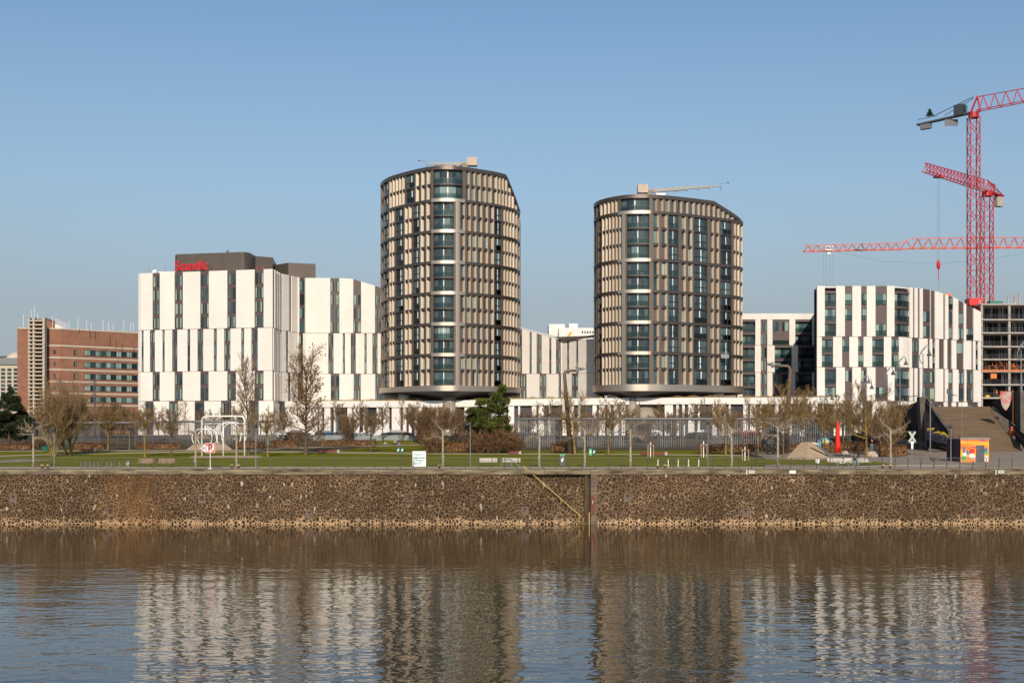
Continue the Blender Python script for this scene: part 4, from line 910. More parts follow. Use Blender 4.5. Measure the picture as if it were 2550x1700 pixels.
for a in (2455, 2490): mb = MB(); mb.box(X(a, D), X(a + 9, D), D - .05, D + 1, Z(990, D) + .12, Z(984, D)); mb.box(X(a + 1, D), X(a + 8, D), D - .1, D + .9, Z(984, D), Z(983, D)); tag(mb.build("yellow_crate", mat("yellow_crate", (0.62, 0.36, 0.02), .7)), "yellow crate on the lowest open floor of the concrete shell, %s one" % ("left" if a < 2460 else "right"), "crate")
# ---------------------------------------------------------------- tower cranes
def lattice_box(mb, base, top, w, step, rc=.11, rd=.06):
    b = Vector(base); t = Vector(top); n = max(1, int((t - b).length / step)); h = w / 2
    cs = [(-h, -h), (h, -h), (h, h), (-h, h)]
    for c in cs: mb.beam(b + Vector((*c, 0)), t + Vector((*c, 0)), rc * 2)
    for i in range(n):
        z0 = b.lerp(t, i / n); z1 = b.lerp(t, (i + 1) / n)
        for k in range(4):
            c0 = Vector((*cs[k], 0)); c1 = Vector((*cs[(k + 1) % 4], 0))
            if i % 2: c0, c1 = c1, c0
            mb.beam(z0 + c0, z1 + c1, rd * 2)
            mb.beam(z0 + Vector((*cs[k], 0)), z0 + Vector((*cs[(k + 1) % 4], 0)), rd * 1.6)
def lattice_jib(mb, a, b, w, h0, h1, step, rc=.09, rd=.055):
    a = Vector(a); b = Vector(b); d = (b - a); L_ = d.length; d.normalize(); s_ = Vector((-d.y, d.x, 0)).normalized() * w / 2; n = int(L_ / step)
    mb.beam(a - s_, b - s_, rc * 2); mb.beam(a + s_, b + s_, rc * 2); mb.beam(a + Vector((0, 0, h0)), b + Vector((0, 0, h1)), rc * 2)
    for i in range(n):
        p = a.lerp(b, i / n); q = a.lerp(b, (i + 1) / n); m_ = a.lerp(b, (i + .5) / n); hh = h0 + (h1 - h0) * (i + .5) / n; T = m_ + Vector((0, 0, hh))
        for sg in (-1, 1): mb.beam(p + s_ * sg, T, rd * 2); mb.beam(T, q + s_ * sg, rd * 2)
        mb.beam(p - s_, p + s_, rd * 1.5)
# crane A
D = 290; ax = X(2424.5, D); zA = Z(292, D)
root = empty("tower_crane", (ax, D, 8.2), label="tallest red tower crane with a dark cab and its jib rising out of the frame", cat="tower crane", group="tower cranes at the construction site")
mb = MB(); lattice_box(mb, (ax, D, 8.2), (ax, D, zA), 2.3, 2.6); part(mb, "mast", M['red'], root)
mb = MB(); mb.box(ax - 1.6, ax + 1.6, D - 1.6, D + 1.6, Z(761, D), Z(744, D)); mb.beam((ax + .5, D - 1.5, Z(761, D)), (ax + 1.3, D - 1.5, Z(790, D)), .5); part(mb, "climbing_collar", mat("bright_red_collar", (0.75, 0.02, 0.02), .45), root)
mb = MB(); mb.tube([(ax, D, zA - .2), (ax, D, zA + 1.2)], 1.25, 12); mb.beam((ax - .8, D, zA + 1), (ax + .6, D - 1, zA + 4.9), .35); mb.beam((ax + 1.3, D - 1, zA + 1), (ax + .6, D - 1, zA + 4.9), .35); part(mb, "slewing_head", M['red'], root)
mb = MB(); jd = Vector((math.cos(math.radians(-42)), math.sin(math.radians(-42)), 0)); p0 = Vector((ax, D, zA + 1.4)); lattice_jib(mb, p0 + jd * 1.0, p0 + jd * 52 + Vector((0, 0, .8)), 1.6, 3.4, 2.4, 2.6); part(mb, "jib", M['red'], root)
mb = MB(); e = p0 - jd * 14.2; mb.beam(p0 + Vector((0, 0, -.2)), e + Vector((0, 0, -.9)), 1.5, .35); mb.beam(e + Vector((0, 0, .4)), p0 - jd * 9 + Vector((0, 0, .5)), .08); mb.beam(e + jd * 4 + Vector((0, 0, .6)), p0 + Vector((0, 0, 3.6)), .16); mb.beam(e + jd * 7 + Vector((0, 0, .3)), p0 + Vector((0, 0, 3.2)), .12)
mb.beam(e + Vector((0, 0, .5)), e + jd * 5 + Vector((0, 0, .5)), .06, .06)
part(mb, "counter_jib", M['galvd'], root)
mb = MB(); mb.cbox((e + jd * 2.2 + Vector((0, 0, -1.7))), (2.6, 1.2, 1.2), math.radians(-42)); part(mb, "counterweight", M['galv'], root)
mb = MB(); q = p0 - jd * 3.4 + Vector((0, 0, .9)); mb.cbox(q, (2.4, 1.8, 2.6), math.radians(-42)); cab = part(mb, "machinery_cab", mat("dark_grey_cab", (0.045, .05, .06), .4), root)
mb = MB(); q2 = q + jd * 1.53; mb.cbox(q2 + Vector((0, 0, .2)), (.06, 1.6, 1.6), math.radians(-42)); mb.build("cab_window", M['g_teal'], cab)
mb = MB(); mb.cbox(p0 - jd * 5.5 + Vector((0, 0, -1.8)), (3.2, .15, 1.6), 0); mb.beam(p0 - jd * 5.5 + Vector((0, 0, -1)), p0 - jd * 5.5, .1); part(mb, "hanging_board", M['galvd'], root)
mb = MB()
q = e + jd * 3.2 + Vector((0, 0, .3)); mb.tube([q, q + Vector((0, 0, 2.4))], .06, 5)
for i in range(5):
    for k in range(8): t = k * math.pi / 4; r_ = 1.0 - i * .17; zz = .6 + i * .38; mb.beam(q + Vector((0, 0, zz + .2)), q + Vector((r_ * math.cos(t), r_ * math.sin(t), zz)), .16)
tag(mb.build("small_fir_tree", mat("dark_fir_needles", (.02, .04, .02), .9)), "tiny dark fir tree standing on the counter jib of the tallest crane", "tree")
# crane B
D = 302; bx = X(2458, D); zB = Z(487, D)
root = empty("tower_crane", (bx, D, 8.2), label="middle red tower crane whose jib reaches up to the left, grey counterweight at right", cat="tower crane", group="tower cranes at the construction site")
mb = MB(); lattice_box(mb, (bx, D, 8.2), (bx, D, zB), 2.3, 2.6); part(mb, "mast", M['red'], root)
mb = MB(); mb.tube([(bx, D, zB - .2), (bx, D, zB + 1.1)], 1.3, 12); part(mb, "slewing_head", M['red'], root)
e = Vector((X(2303, 279), 279, zB + 1.2)); p0 = Vector((bx, D, zB + 1.0)); jd = (e - p0).normalized()
mb = MB(); lattice_jib(mb, p0 + jd * 1, e, 1.4, 2.9, 2.0, 1.7); part(mb, "jib", M['red'], root)
mb = MB(); c = p0 - jd * 8.5; mb.beam(p0, c, 1.4, .5); mb.beam(p0 + Vector((0, 0, 3)) - jd * .2, c + Vector((0, 0, .6)), .2); mb.beam(p0 - jd * 4, p0 - jd * 4 + Vector((0, 0, 2.6)), .2); lattice_jib(mb, p0, p0 - jd * 5, 1.4, 2.9, 2.2, 1.6); part(mb, "counter_jib", M['red'], root)
mb = MB(); mb.cbox(c + jd * 1.8 + Vector((0, 0, -1.7)), (2.2, 1.4, 2.5), 0.4); part(mb, "counterweight", M['conc'], root)
mb = MB(); q = p0 + jd * 18.3; q = Vector((X(2337, 284), 284, zB + 1)); mb.cbox(q, (2.0, 1.5, .5)); part(mb, "trolley", M['red'], root)
mb = MB(); zh = Z(650, 284)
for s_ in (-.22, .22): mb.tube([(q.x + s_, q.y, q.z), (q.x + s_, q.y, zh)], .02, 4)
mb.tube([(q.x, q.y, zh - 2.5), (q.x, q.y, Z(715, 284))], .02, 4); part(mb, "hoist_cables", M['galvd'], root)
mb = MB(); mb.ball((q.x, q.y, zh - .9), .5, .4, 1.2); mb.tube([(q.x, q.y, zh - 2), (q.x, q.y, zh - 4.3)], .1, 5); part(mb, "hook_block", M['red'], root)
mb = MB(); mb.cbox((X(2352, 256), 256, 38.6), (2.6, 1.2, .5)); mb.cbox((X(2356, 256), 256, 38.2), (1.2, 1.0, .5)); tag(mb.build("orange_load", mat("orange_load_tarp", (.8, .15, .03), .6)), "orange load landing on the apartment building roof below the crane hook", "crane load")
# crane C
D = 345; root = empty("tower_crane", (X(2700, D), D, 8.2), label="pale orange tower crane far behind with a long level jib crossing both red masts", cat="tower crane", group="tower cranes at the construction site")
zC = Z(621, D); zC2 = Z(625.5, D)
mb = MB(); lattice_jib(mb, (X(2002, D), D, zC - .6), (X(2242, D), D, zC), 1.6, 1.7, 1.9, 2.5, .10, .06); lattice_jib(mb, (X(2242, D), D, zC), (X(2272, D), D, zC + .3), 1.6, 1.9, 2.9, 2.0, .10, .06); lattice_jib(mb, (X(2272, D), D, zC + .3), (X(2700, D), D, zC + .6), 1.6, 2.9, 3.1, 3.0, .11, .07); part(mb, "jib", M['orange'], root)
mb = MB(); lattice_box(mb, (X(2700, D), D, 8.2), (X(2700, D), D, zC), 2.3, 3); part(mb, "mast", M['orange'], root)
mb = MB(); tx_ = X(2063, D); mb.cbox((tx_, D, zC - .3), (2.2, 1.6, .5)); mb.cbox((tx_, D, zC - 1.1), (1.0, .8, .8))
for k in (-1, 0, 1): mb.ball((tx_ + k * .9, D - .9, zC + .6), .32)
part(mb, "trolley", M['wpaint'], root)
mb = MB()
for k in (-1.4, -.5, .5, 1.4): mb.tube([(tx_ + k, D, zC - 1), (tx_ + k * .8, D, 38)], .022, 4)
mb.tube([(tx_ + 2, D, zC - .6), (X(2200, D), D, zC - 3.6), (X(2340, D), D, zC - 4.1), (X(2450, D), D, zC - 3.0), (X(2560, D), D, zC - 1)], .025, 4)
part(mb, "cables", M['galvd'], root)
# ---------------------------------------------------------------- vegetation
M['bark'] = mat("grey_brown_bark", (0.16, 0.115, 0.075), 0.95, col2=(0.07, 0.05, 0.035), scale=3)
M['bark_y'] = mat("lichen_yellow_bark", (0.34, 0.23, 0.055), 0.95, col2=(0.13, 0.09, 0.045), scale=0.9)
M['bark_p'] = mat("pale_plane_bark", (0.44, 0.375, 0.285), 0.9, col2=(0.20, 0.16, 0.11), scale=3)
M['twig'] = mat("brown_twigs", (0.26, 0.17, 0.085), 0.95, col2=(0.13, 0.085, 0.045), scale=0.6)
M['twig_y'] = mat("ochre_twigs", (0.27, 0.175, 0.075), 0.95, col2=(0.14, 0.09, 0.04), scale=0.5)
M['twig_r'] = mat("reddish_twigs", (0.23, 0.14, 0.075), 0.95, col2=(0.12, 0.075, 0.042), scale=0.6)
M['twig_p'] = mat("pale_twigs", (0.38, 0.31, 0.22), 0.95, col2=(0.2, 0.155, 0.10), scale=1.0)
M['beech'] = mat("russet_hedge_leaves", (0.19, 0.072, 0.028), 0.9, spec=0.1, col2=(0.075, 0.032, 0.015), scale=1.3, contrast=1.2)
M['needle'] = mat("pine_needles", (0.13, 0.145, 0.028), 0.9, col2=(0.022, 0.035, 0.012), scale=1.2)
M['needle2'] = mat("dark_pine_needles", (0.045, 0.060, 0.020), 0.9, col2=(0.014, 0.020, 0.010), scale=1.0)

def rot_dir(d, ang, rnd):
    p = d.orthogonal().normalized(); q = d.cross(p); t = rnd.uniform(0, 2 * math.pi)
    return (d * math.cos(ang) + (p * math.cos(t) + q * math.sin(t)) * math.sin(ang)).normalized()
def grow_tree(seed, h, clear, limbs, crown_r, leader=0.5, lean_up=0.25, stems=1, n2=7, n3=6, n4=4, r0=0.16, ang1=(35, 65), wig=0.12, leaves=0, spread0=0.0, tw=0.020):
    rnd = random.Random(seed); T = MB(); T.smooth = True; C = MB(); tips = []
    def path(p, d, L, k, up, w):
        pts = [p]
        for i in range(k):
            d = (d + Vector((rnd.uniform(-w, w), rnd.uniform(-w, w), rnd.uniform(-w, w) + up / k))).normalized(); p = p + d * (L / k); pts.append(p)
        return pts, d
    def sub(pts, n, L, r, lvl, a0, a1, t0=0.25):
        K = len(pts) - 1
        for j in range(n):
            t = t0 + (1 - t0) * (j + rnd.random()) / n; f = t * K; i = min(K - 1, int(f)); p = pts[i].lerp(pts[i + 1], f - i); d = (pts[i + 1] - pts[i]).normalized()
            dd = rot_dir(d, math.radians(rnd.uniform(a0, a1)), rnd); dd = (dd + Vector((0, 0, lean_up))).normalized()
            LL = L * rnd.uniform(.6, 1.15) * (1.1 - 0.5 * t); rr = r * (1.1 - .5 * t)
            q, e = path(p, dd, LL, 3 if lvl < 4 else 2, lean_up * .6, wig * (1 if lvl < 3 else 1.6))
            mb = T if lvl <= 2 and r > .03 else C
            mb.tube(q, [rr * (1 - .8 * i_ / (len(q) - 1)) for i_ in range(len(q))], 5 if lvl <= 2 else 3, cap=False)
            if lvl < 4: sub(q, (n3 if lvl == 2 else n4), LL * (.72 if lvl == 2 else .62), max(tw, rr * .45), lvl + 1, 22, 55, .12)
            else: tips.append(q[-1])
    for s in range(stems):
        b = Vector((0, 0, 0)); d = Vector((0, 0, 1))
        if stems > 1: t = 2 * math.pi * (s + rnd.random() * .4) / stems; b = Vector((math.cos(t), math.sin(t), 0)) * .25; d = (Vector((0, 0, 1)) + Vector((math.cos(t), math.sin(t), 0)) * spread0).normalized()
        Ht = clear + (h - clear) * leader; q, e = path(b - Vector((0, 0, .1)), d, Ht, 7, .1, .05 if stems == 1 else .1)
        rs = [r0 * (1.25 if i == 0 else 1 - .75 * i / 7) for i in range(8)]; T.tube(q, rs, 8, cap=False)
        K = 7
        for j in range(limbs):
            t = clear / Ht + (1 - clear / Ht) * (j + .5 * rnd.random()) / limbs * .98; f = t * K; i = min(K - 1, int(f)); p = q[i].lerp(q[i + 1], f - i)
            az_ = j * 2.4 + rnd.random(); a = math.radians(ang1[1] + (ang1[0] - ang1[1]) * j / limbs)
            dd = Vector((math.cos(az_) * math.sin(a), math.sin(az_) * math.sin(a), math.cos(a)))
            L = crown_r / max(.45, math.sin(a)) * rnd.uniform(.7, 1.05) * (1 - .35 * j / limbs)
            rr = r0 * .45 * (1 - .5 * j / limbs)
            lp, e = path(p, dd, L, 4, lean_up, wig); T.tube(lp, [rr * (1 - .8 * i_ / 4) for i_ in range(5)], 6, cap=False)
            sub(lp, n2, L * .55, rr * .4, 2, 25, 60, .15)
    L_ = None
    if leaves:
        L_ = MB()
        for i in range(leaves):
            p = rnd.choice(tips) + Vector((rnd.gauss(0, .12), rnd.gauss(0, .12), rnd.gauss(0, .12))); s = rnd.uniform(.07, .16)
            a = Vector((rnd.uniform(-1, 1), rnd.uniform(-1, 1), rnd.uniform(-1, 1))).normalized() * s; b2 = a.orthogonal().normalized() * s * .7
            L_.add([p - a, p + b2, p + a, p - b2], [(0, 1, 2, 3)])
    return T, C, L_
def make_tree(name, seed, tm, cm, lm=None, **k):
    T, C, L_ = grow_tree(seed, **k); root = empty(name)
    T.build("trunk", tm, root); C.build("crown", cm, root)
    if L_: L_.build("leaves", lm, root)
    return root
protos = {}
protos['a'] = make_tree("bare_tree", 3, M['bark_y'], M['twig_y'], h=8.5, clear=2.9, limbs=12, crown_r=2.6, n2=8, n3=7, n4=5)
protos['b'] = make_tree("bare_tree", 8, M['bark'], M['twig'], h=8.5, clear=2.6, limbs=13, crown_r=2.4, n2=8, n3=7, n4=5, lean_up=.35)
protos['c'] = make_tree("bare_tree", 5, M['bark_y'], M['twig'], h=10.5, clear=1.2, limbs=6, crown_r=2.8, stems=5, n2=8, n3=7, n4=5, r0=.13, spread0=.28, ang1=(20, 45), lean_up=.4)
protos['d'] = make_tree("bare_tree", 21, M['bark'], M['twig'], h=12.5, clear=2.2, limbs=30, crown_r=2.6, leader=.95, n2=7, n3=6, n4=4, r0=.2, ang1=(25, 60), lean_up=.45)
protos['e'] = make_tree("bare_tree", 33, M['bark'], M['twig'], M['beech'], h=12.5, clear=1.6, limbs=38, crown_r=3.4, leader=.95, n2=7, n3=6, n4=4, r0=.24, ang1=(25, 85), lean_up=.25, leaves=1500)
protos['f'] = make_tree("bare_shrub", 44, M['bark'], M['twig_r'], h=6.5, clear=.4, limbs=7, crown_r=1.6, stems=7, n2=7, n3=7, n4=5, r0=.06, spread0=.35, ang1=(15, 40), lean_up=.4)
protos['g'] = make_tree("bare_tree", 55, M['bark_y'], M['twig'], h=9, clear=2.6, limbs=12, crown_r=3.9, leader=.6, n2=9, n3=7, n4=5, r0=.2, ang1=(35, 80), lean_up=.3)
protos['h'] = make_tree("young_tree", 66, M['twig_y'], M['twig_y'], h=8, clear=2.2, limbs=12, crown_r=1.5, leader=.85, n2=5, n3=5, n4=3, r0=.07, ang1=(20, 50), lean_up=.5)
protos['s'] = make_tree("bare_shrub", 77, M['twig_r'], M['twig_r'], M['beech'], h=2.6, clear=.1, limbs=7, crown_r=1.3, stems=6, n2=6, n3=5, n4=3, r0=.03, spread0=.6, ang1=(20, 60), lean_up=.2, leaves=350)
tnames = {}
first = {k: True for k in protos}
def plant(kind, px, py, label, cat="tree", scale=1.0, group=None, D=None, rz=None):
    p = G(px, py) if D is None else Vector((X(px, D), D, gz(D)))
    s = (scale * R.uniform(.97, 1.03), scale * R.uniform(.97, 1.03), scale)
    rz = R.uniform(0, 6.28) if rz is None else rz
    if first[kind]:
        o = protos[kind]; first[kind] = False; o.location = p; o.rotation_euler = (0, 0, rz); o.scale = s; o["label"] = label
    else: o = dup(protos[kind], p, rz, s, label)
    o["category"] = cat
    if group: o["group"] = group
    elif "group" in o: del o["group"]
    return o
plant('c', 133, 1135, "multi-stemmed bare tree with yellow lichened stems behind the leftmost tall lamp post", scale=.95)
plant('c', 171, 1133, "tall dark multi-stemmed bare tree just right of the yellow-stemmed one at far left", scale=1.05)
plant('a', 269, 1122, "bare tree with ochre branches standing alone before the brick office block", scale=.92)
plant('a', 361, 1137, "bare tree left of the pair in front of the hotel's left end", scale=.93)
plant('b', 427, 1137, "bare tree right of the pair in front of the hotel's left end", scale=.9)
plant('d', 619, 1131, "tall slender dark bare tree behind the big white swing frame", scale=.93)
plant('a', 667, 1137, "yellowish bare tree between the lamp post and the tall slender tree", scale=.87)
plant('e', 761, 1132, "large bare tree with russet leaves clinging on its right side, before the hotel wing", scale=1.0)
plant('b', 923, 1126, "bare tree on the lawn beside the running children, left of the taller tower", scale=.83)
g2 = "young trees along the street behind the park wall"
for px_, D_, s_ in ((843, 214, .9), (897, 213, .88), (953, 209, .9), (1000, 207, .95), (1340, 212, .8), (1365, 213, .9), (1500, 214, .85), (1545, 214, .95), (1640, 214, .8), (1700, 214, .8), (1790, 213, .9), (1860, 213, .9), (1905, 212, .9), (1975, 212, .95), (2010, 212, 1.0), (2050, 212, .95), (1028, 213, .9), (310, 214, .8), (232, 214, .8), (500, 214, .7), (560, 214, .7)):
    plant(R.choice(['b', 'h', 'b']), px_, 0, "slim bare street tree in the row behind the low park wall", scale=s_, group=g2, D=D_)
for px_, s_ in ((205, .8), (335, .75), (395, .8), (460, .8), (705, .8), (790, .85), (870, .8), (1310, .85), (1395, .85), (1475, .9), (1575, .85), (1605, .85), (1670, .85), (1735, .9), (1765, .8), (1830, .9), (1935, 1.0), (590, .75), (530, .7)):
    plant(R.choice(['b', 'h', 'b', 'f']), px_, 0, "slim bare street tree in the row behind the low park wall", scale=s_, group=g2, D=R.uniform(207, 214))
plant('f', 1050, 1105, "tall reddish bare shrub left of the taller tower's drum", "shrub", 1.15)
plant('f', 1085, 1104, "tall reddish bare shrub directly before the taller tower's drum", "shrub", 1.15)
plant('f', 1135, 1104, "tall reddish bare shrub between the tower drum and the pine", "shrub", 1.1)
plant('s', 1063, 1118, "low russet-leaved shrub left of the pine group", "shrub", 1.0)
plant('s', 1080, 1128, "russet-leaved shrub with a short trunk at the lawn edge before the drum", "shrub", 1.2)
plant('f', 1175, 1126, "brown bare shrub at the left foot of the pine", "shrub", .95)
plant('f', 1210, 1127, "brown bare shrub right under the pine", "shrub", .9)
plant('f', 1255, 1128, "brown bare shrub at the right foot of the pine", "shrub", .85)
for px_, s_ in ((1195, 1.1), (1235, 1.2), (1270, 1.2), (1290, .9)): plant('s', px_, 1129, "russet-leaved undergrowth shrub below the pine", "shrub", s_, group="undergrowth shrubs below the pine")
plant('g', 1432, 1131, "wide bare tree with ochre limbs between the two round towers", scale=.95, rz=1.0)
plant('a', 1515, 1132, "bare tree with a straight pale trunk in front of the barred ball cage", scale=.95)
plant('a', 1807, 1133, "bare tree with yellow trunk right of the steel lamp at the grey cage end", scale=.98)
plant('a', 1887, 1133, "bare tree with yellow trunk just left of the dark climbing sphere", scale=1.02)
plant('h', 1950, 1143, "slim tall bare tree on the lawn corner by the climbing sphere", scale=1.15)
plant('h', 1996, 1125, "slim pale bare tree left of the sand mound", scale=1.1)
plant('h', 2012, 1125, "slim bare tree rising behind the sand mound", scale=1.15)
plant('a', 2052, 1128, "bare tree with yellow trunk in front of the coloured tent", scale=.98)
plant('g', 2158, 1142, "broad spreading bare tree with yellow limbs by the standing man", scale=1.0, rz=2.2)
plant('b', 2138, 1139, "thin bare tree close left of the broad spreading one", scale=.8)
plant('c', 2205, 1136, "multi-stemmed bare tree between the spreading tree and the steps", scale=.8)
g3 = "thicket of twiggy trees before the apartment building"
for px_, D_, s_ in ((1960, 196, .95), (1990, 202, 1.0), (2025, 204, .95), (2060, 200, .9), (2100, 204, .95), (2125, 206, .95), (2180, 200, .85), (2215, 196, .82), (2240, 198, .8), (2262, 196, .72), (2085, 195, .8), (1925, 204, .9)):
    plant(R.choice(['f', 'b']), px_, 0, "twiggy brown bare tree in the thicket before the apartment building", scale=s_ * 1.15, group=g3, D=D_)
plant('s', 2372, 1060, "thin russet bush growing against the concrete steps", "shrub", .9, D=176)
for px_, D_, s_ in ((195, 228, .8), (215, 226, .7), (275, 228, .9), (300, 228, .8), (330, 226, .7)):
    plant('f', px_, 0, "reddish bare shrub along the road before the brick office block", "shrub", s_ * 1.3, group="shrubs before the brick office block", D=D_)
plant('f', 98, 1120, "pale grey spreading shrub beside the green container at far left", "shrub", .38)
plant('s', 2190, 1136, "low russet shrub by the boulders near the spreading tree", "shrub", .7)
for k, v in protos.items():
    if first[k]: print("unused proto", k)
# plane trees along the promenade
def plane_proto(seed):
    rnd = random.Random(seed); T = MB(); T.smooth = True; C = MB(); root = empty("plane_tree")
    H = 3.9; pts = [Vector((rnd.uniform(-.03, .03), rnd.uniform(-.03, .03), H * i / 5 - (.05 if i == 0 else 0))) for i in range(6)]; T.tube(pts, [.15, .125, .115, .105, .10, .09], 8)
    for j in range(7):
        a = j * math.pi / 3.5 + rnd.uniform(-.4, .4); z = H - .9 + .15 * j; p = Vector((0, 0, z)); d = Vector((math.cos(a), math.sin(a), rnd.uniform(.2, .9)))
        if abs(math.cos(a)) < .5: L = 1.0
        else: L = rnd.uniform(1.1, 2.1)
        q = [p]
        for i in range(5): d = (d + Vector((rnd.uniform(-.2, .2), rnd.uniform(-.2, .2), rnd.uniform(-.25, .12)))).normalized(); q.append(q[-1] + d * L / 5)
        T.tube(q, [.055, .048, .04, .032, .025, .014], 5)
        for i in range(2, 6):
            for k in range(5):
                dd = rot_dir(d, math.radians(rnd.uniform(30, 80)), rnd); w = [q[i], q[i] + dd * rnd.uniform(.15, .35), q[i] + dd * .4 + Vector((rnd.uniform(-.2, .2), rnd.uniform(-.2, .2), rnd.uniform(.0, .5)))]
                C.tube(w, [.016, .012, .006], 3, cap=False)
    T.build("trunk", M['bark_p'], root); C.build("crown", M['twig_p'], root); return root
pp = [plane_proto(1), plane_proto(2)]; pu = [False, False]
lab = {83: "leftmost pale plane tree on the promenade", 516: "pale plane tree standing left of the no-mooring sign", 589: "pale plane tree between the mooring sign and the first right bollards",
       1103: "pale plane tree right of the painted white box", 1343: "pale plane tree left of the grey litter bin", 1456: "pale plane tree right of the grey litter bin", 1570: "pale plane tree left of the five white posts",
       1822: "pale plane tree before the sapling stakes right of the lamp", 1937: "pale plane tree in front of the climbing sphere", 2218: "pale plane tree beside the bench with the seated man", -18: "", }
for i, px_ in enumerate((83, 487, 589, 1103, 1343, 1456, 1570, 1822, 1937, 2218)):
    p = G(px_, 1163.2); k = i % 2; l_ = lab.get(px_, "pale plane tree standing left of the no-mooring sign")
    if not pu[k]: o = pp[k]; pu[k] = True; o.location = p; o.rotation_euler = (0, 0, R.uniform(-.3, .3)); o["label"] = l_
    else: o = dup(pp[k], p, R.uniform(-.3, .3) + (math.pi if R.random() < .5 else 0), R.uniform(.95, 1.08), l_)
    o["category"] = "tree"; o["group"] = "plane trees along the promenade"

def needles(mb, c, rx, ry, rz_, n, s0, rnd):
    for i in range(n):
        while True:
            u = Vector((rnd.uniform(-1, 1), rnd.uniform(-1, 1), rnd.uniform(-1, 1)))
            if .35 < u.length < 1: break
        p = Vector((c[0] + u.x * rx, c[1] + u.y * ry, c[2] + u.z * rz_)); s = s0 * rnd.uniform(.6, 1.3)
        a = (u + Vector((rnd.uniform(-1, 1), rnd.uniform(-1, 1), rnd.uniform(-.2, 1)))).normalized() * s; b = rot_dir(a.normalized(), math.pi / 2, rnd) * s * .28
        mb.add([p - b, p + b, p + a], [(0, 1, 2)])
def pine(px, py, h, clumps, label, seed, m, D=None):
    rnd = random.Random(seed); p = G(px, py); root = empty("pine_tree", p, 0, label, "pine tree")
    T = MB(); T.smooth = True; T.tube([(0, 0, -.1), (.15, 0, h * .35), (.1, .1, h * .7), (h * .08, 0, h * .93)], [.24, .19, .12, .04], 8); C = MB()
    for (x, z, r, rr) in clumps:
        y = rnd.uniform(-1, 1) * r * .8; T.tube([(.1, 0, max(.6, z - r * .9)), (x * .5, y * .5, z - r * .4), (x, y, z)], [.07, .05, .02], 4)
        for k in range(8):
            cx_, cy_, cz_ = x + rnd.uniform(-.6, .6) * r, y + rnd.uniform(-.6, .6) * r, z + rnd.uniform(-.45, .45) * rr
            needles(C, (cx_, cy_, cz_), r * .62, r * .62, rr * .55, int(230 * r), .25, rnd)
    T.build("trunk", M['bark'], root); C.build("crown", m, root)
# photo: top at 965, clumps measured in metres from the base (scale 16.5 px/m)
pine(1215, 1129, 9.6, [(2.1, 9.2, .7, .9), (1.3, 8.2, .9, .8), (.3, 7.6, 1.0, .7), (-.9, 7.4, .9, .6), (-2.0, 6.3, 1.1, .7), (-.8, 6.1, 1.3, .8), (.9, 6.6, 1.3, .9), (2.0, 6.3, 1.0, .7), (-2.2, 5.2, 1.0, .6), (0, 5.0, 1.5, .8), (1.8, 5.0, 1.3, .9), (.6, 4.0, 1.2, .7), (2.4, 7.5, .7, .6), (-1.4, 4.3, .9, .5), (2.6, 3.6, .8, .6)], "green pine tree with an open irregular crown rising over brown shrubs at centre", 5, M['needle'])
pine(22, 1116, 9.6, [(.3, 9.3, .5, .8), (-.6, 8.3, .8, .8), (.9, 8.0, .9, .8), (-1.8, 7.0, 1.1, .9), (.2, 6.9, 1.3, .9), (1.8, 6.6, 1.1, .9), (-2.6, 5.4, 1.3, 1.0), (-.6, 5.4, 1.4, 1.0), (1.4, 5.2, 1.4, 1.0), (2.7, 4.6, 1.0, .8), (-3.0, 3.9, 1.3, .9), (-1.0, 3.8, 1.5, 1.0), (1.1, 3.6, 1.5, 1.0), (2.7, 3.1, 1.2, .9), (-2.4, 2.4, 1.3, .8), (0, 2.3, 1.5, .8), (2.0, 2.0, 1.3, .8)], "dense dark pine tree cut by the left edge of the view", 6, M['needle2'])
# hedges
def hedge(pa, pb, py, hh, label, th=1.2, dens=95, m='beech', D=None):
    p, q = (G(pa, py), G(pb, py)) if D is None else (Vector((X(pa, D), D, gz(D))), Vector((X(pb, D), D, gz(D))))
    c = (p + q) / 2; L = (q - p).length; root = empty("hedge", c, 0, label, "hedge", "russet hedges in the park")
    mb = MB(); mb.box(-L / 2 + .15, L / 2 - .15, -th / 2 + .2, th / 2 - .2, 0.25, hh - .18); core = mb.build("branches", M['twig_r'], root)
    mb = MB()
    for i in range(int(L * dens * hh)):
        f = R.random(); x = R.uniform(-L / 2, L / 2)
        if f < .62: y = -th / 2 + R.gauss(0.08, .08); z = R.uniform(.12, hh)
        else: y = R.uniform(-th / 2, th / 2); z = hh + R.gauss(-.03, .06)
        if z < .35 and R.random() < .5: continue
        s = R.uniform(.05, .12); a = Vector((R.uniform(-1, 1), R.uniform(-1, 1), R.uniform(-1, 1))).normalized() * s; b = a.orthogonal().normalized() * s * .8; v = Vector((x, y, z + .08 * math.sin(x * 1.3 + pa)))
        mb.add([v - a, v + b, v + a, v - b], [(0, 1, 2, 3)])
    mb.build("foliage", M[m], root)
hedge(-20, 80, 1122, 1.1, "russet hedge at the far left below the dark pine"); hedge(185, 262, 1121, 1.15, "short russet hedge behind the first red bench")
hedge(340, 455, 1120, 1.05, "russet hedge behind the tree pair by the hotel's left end"); hedge(580, 660, 1118, 1.2, "russet hedge behind the right leg of the swing frame")
hedge(675, 745, 1117, 1.3, "russet hedge under the right white hoop arches"); hedge(800, 937, 1113, 1.25, "long russet hedge left of the running children")
hedge(1085, 1168, 1127, 1.55, "russet hedge between the pine group and the promenade lamp"); hedge(1370, 1432, 1127, 1.4, "dark russet hedge left of the wide ochre tree")
hedge(1737, 1895, 1129, 1.3, "russet hedge behind the lamp and white posts at right"); hedge(1955, 2012, 1126, 1.3, "russet hedge between the climbing sphere and the sand mound")
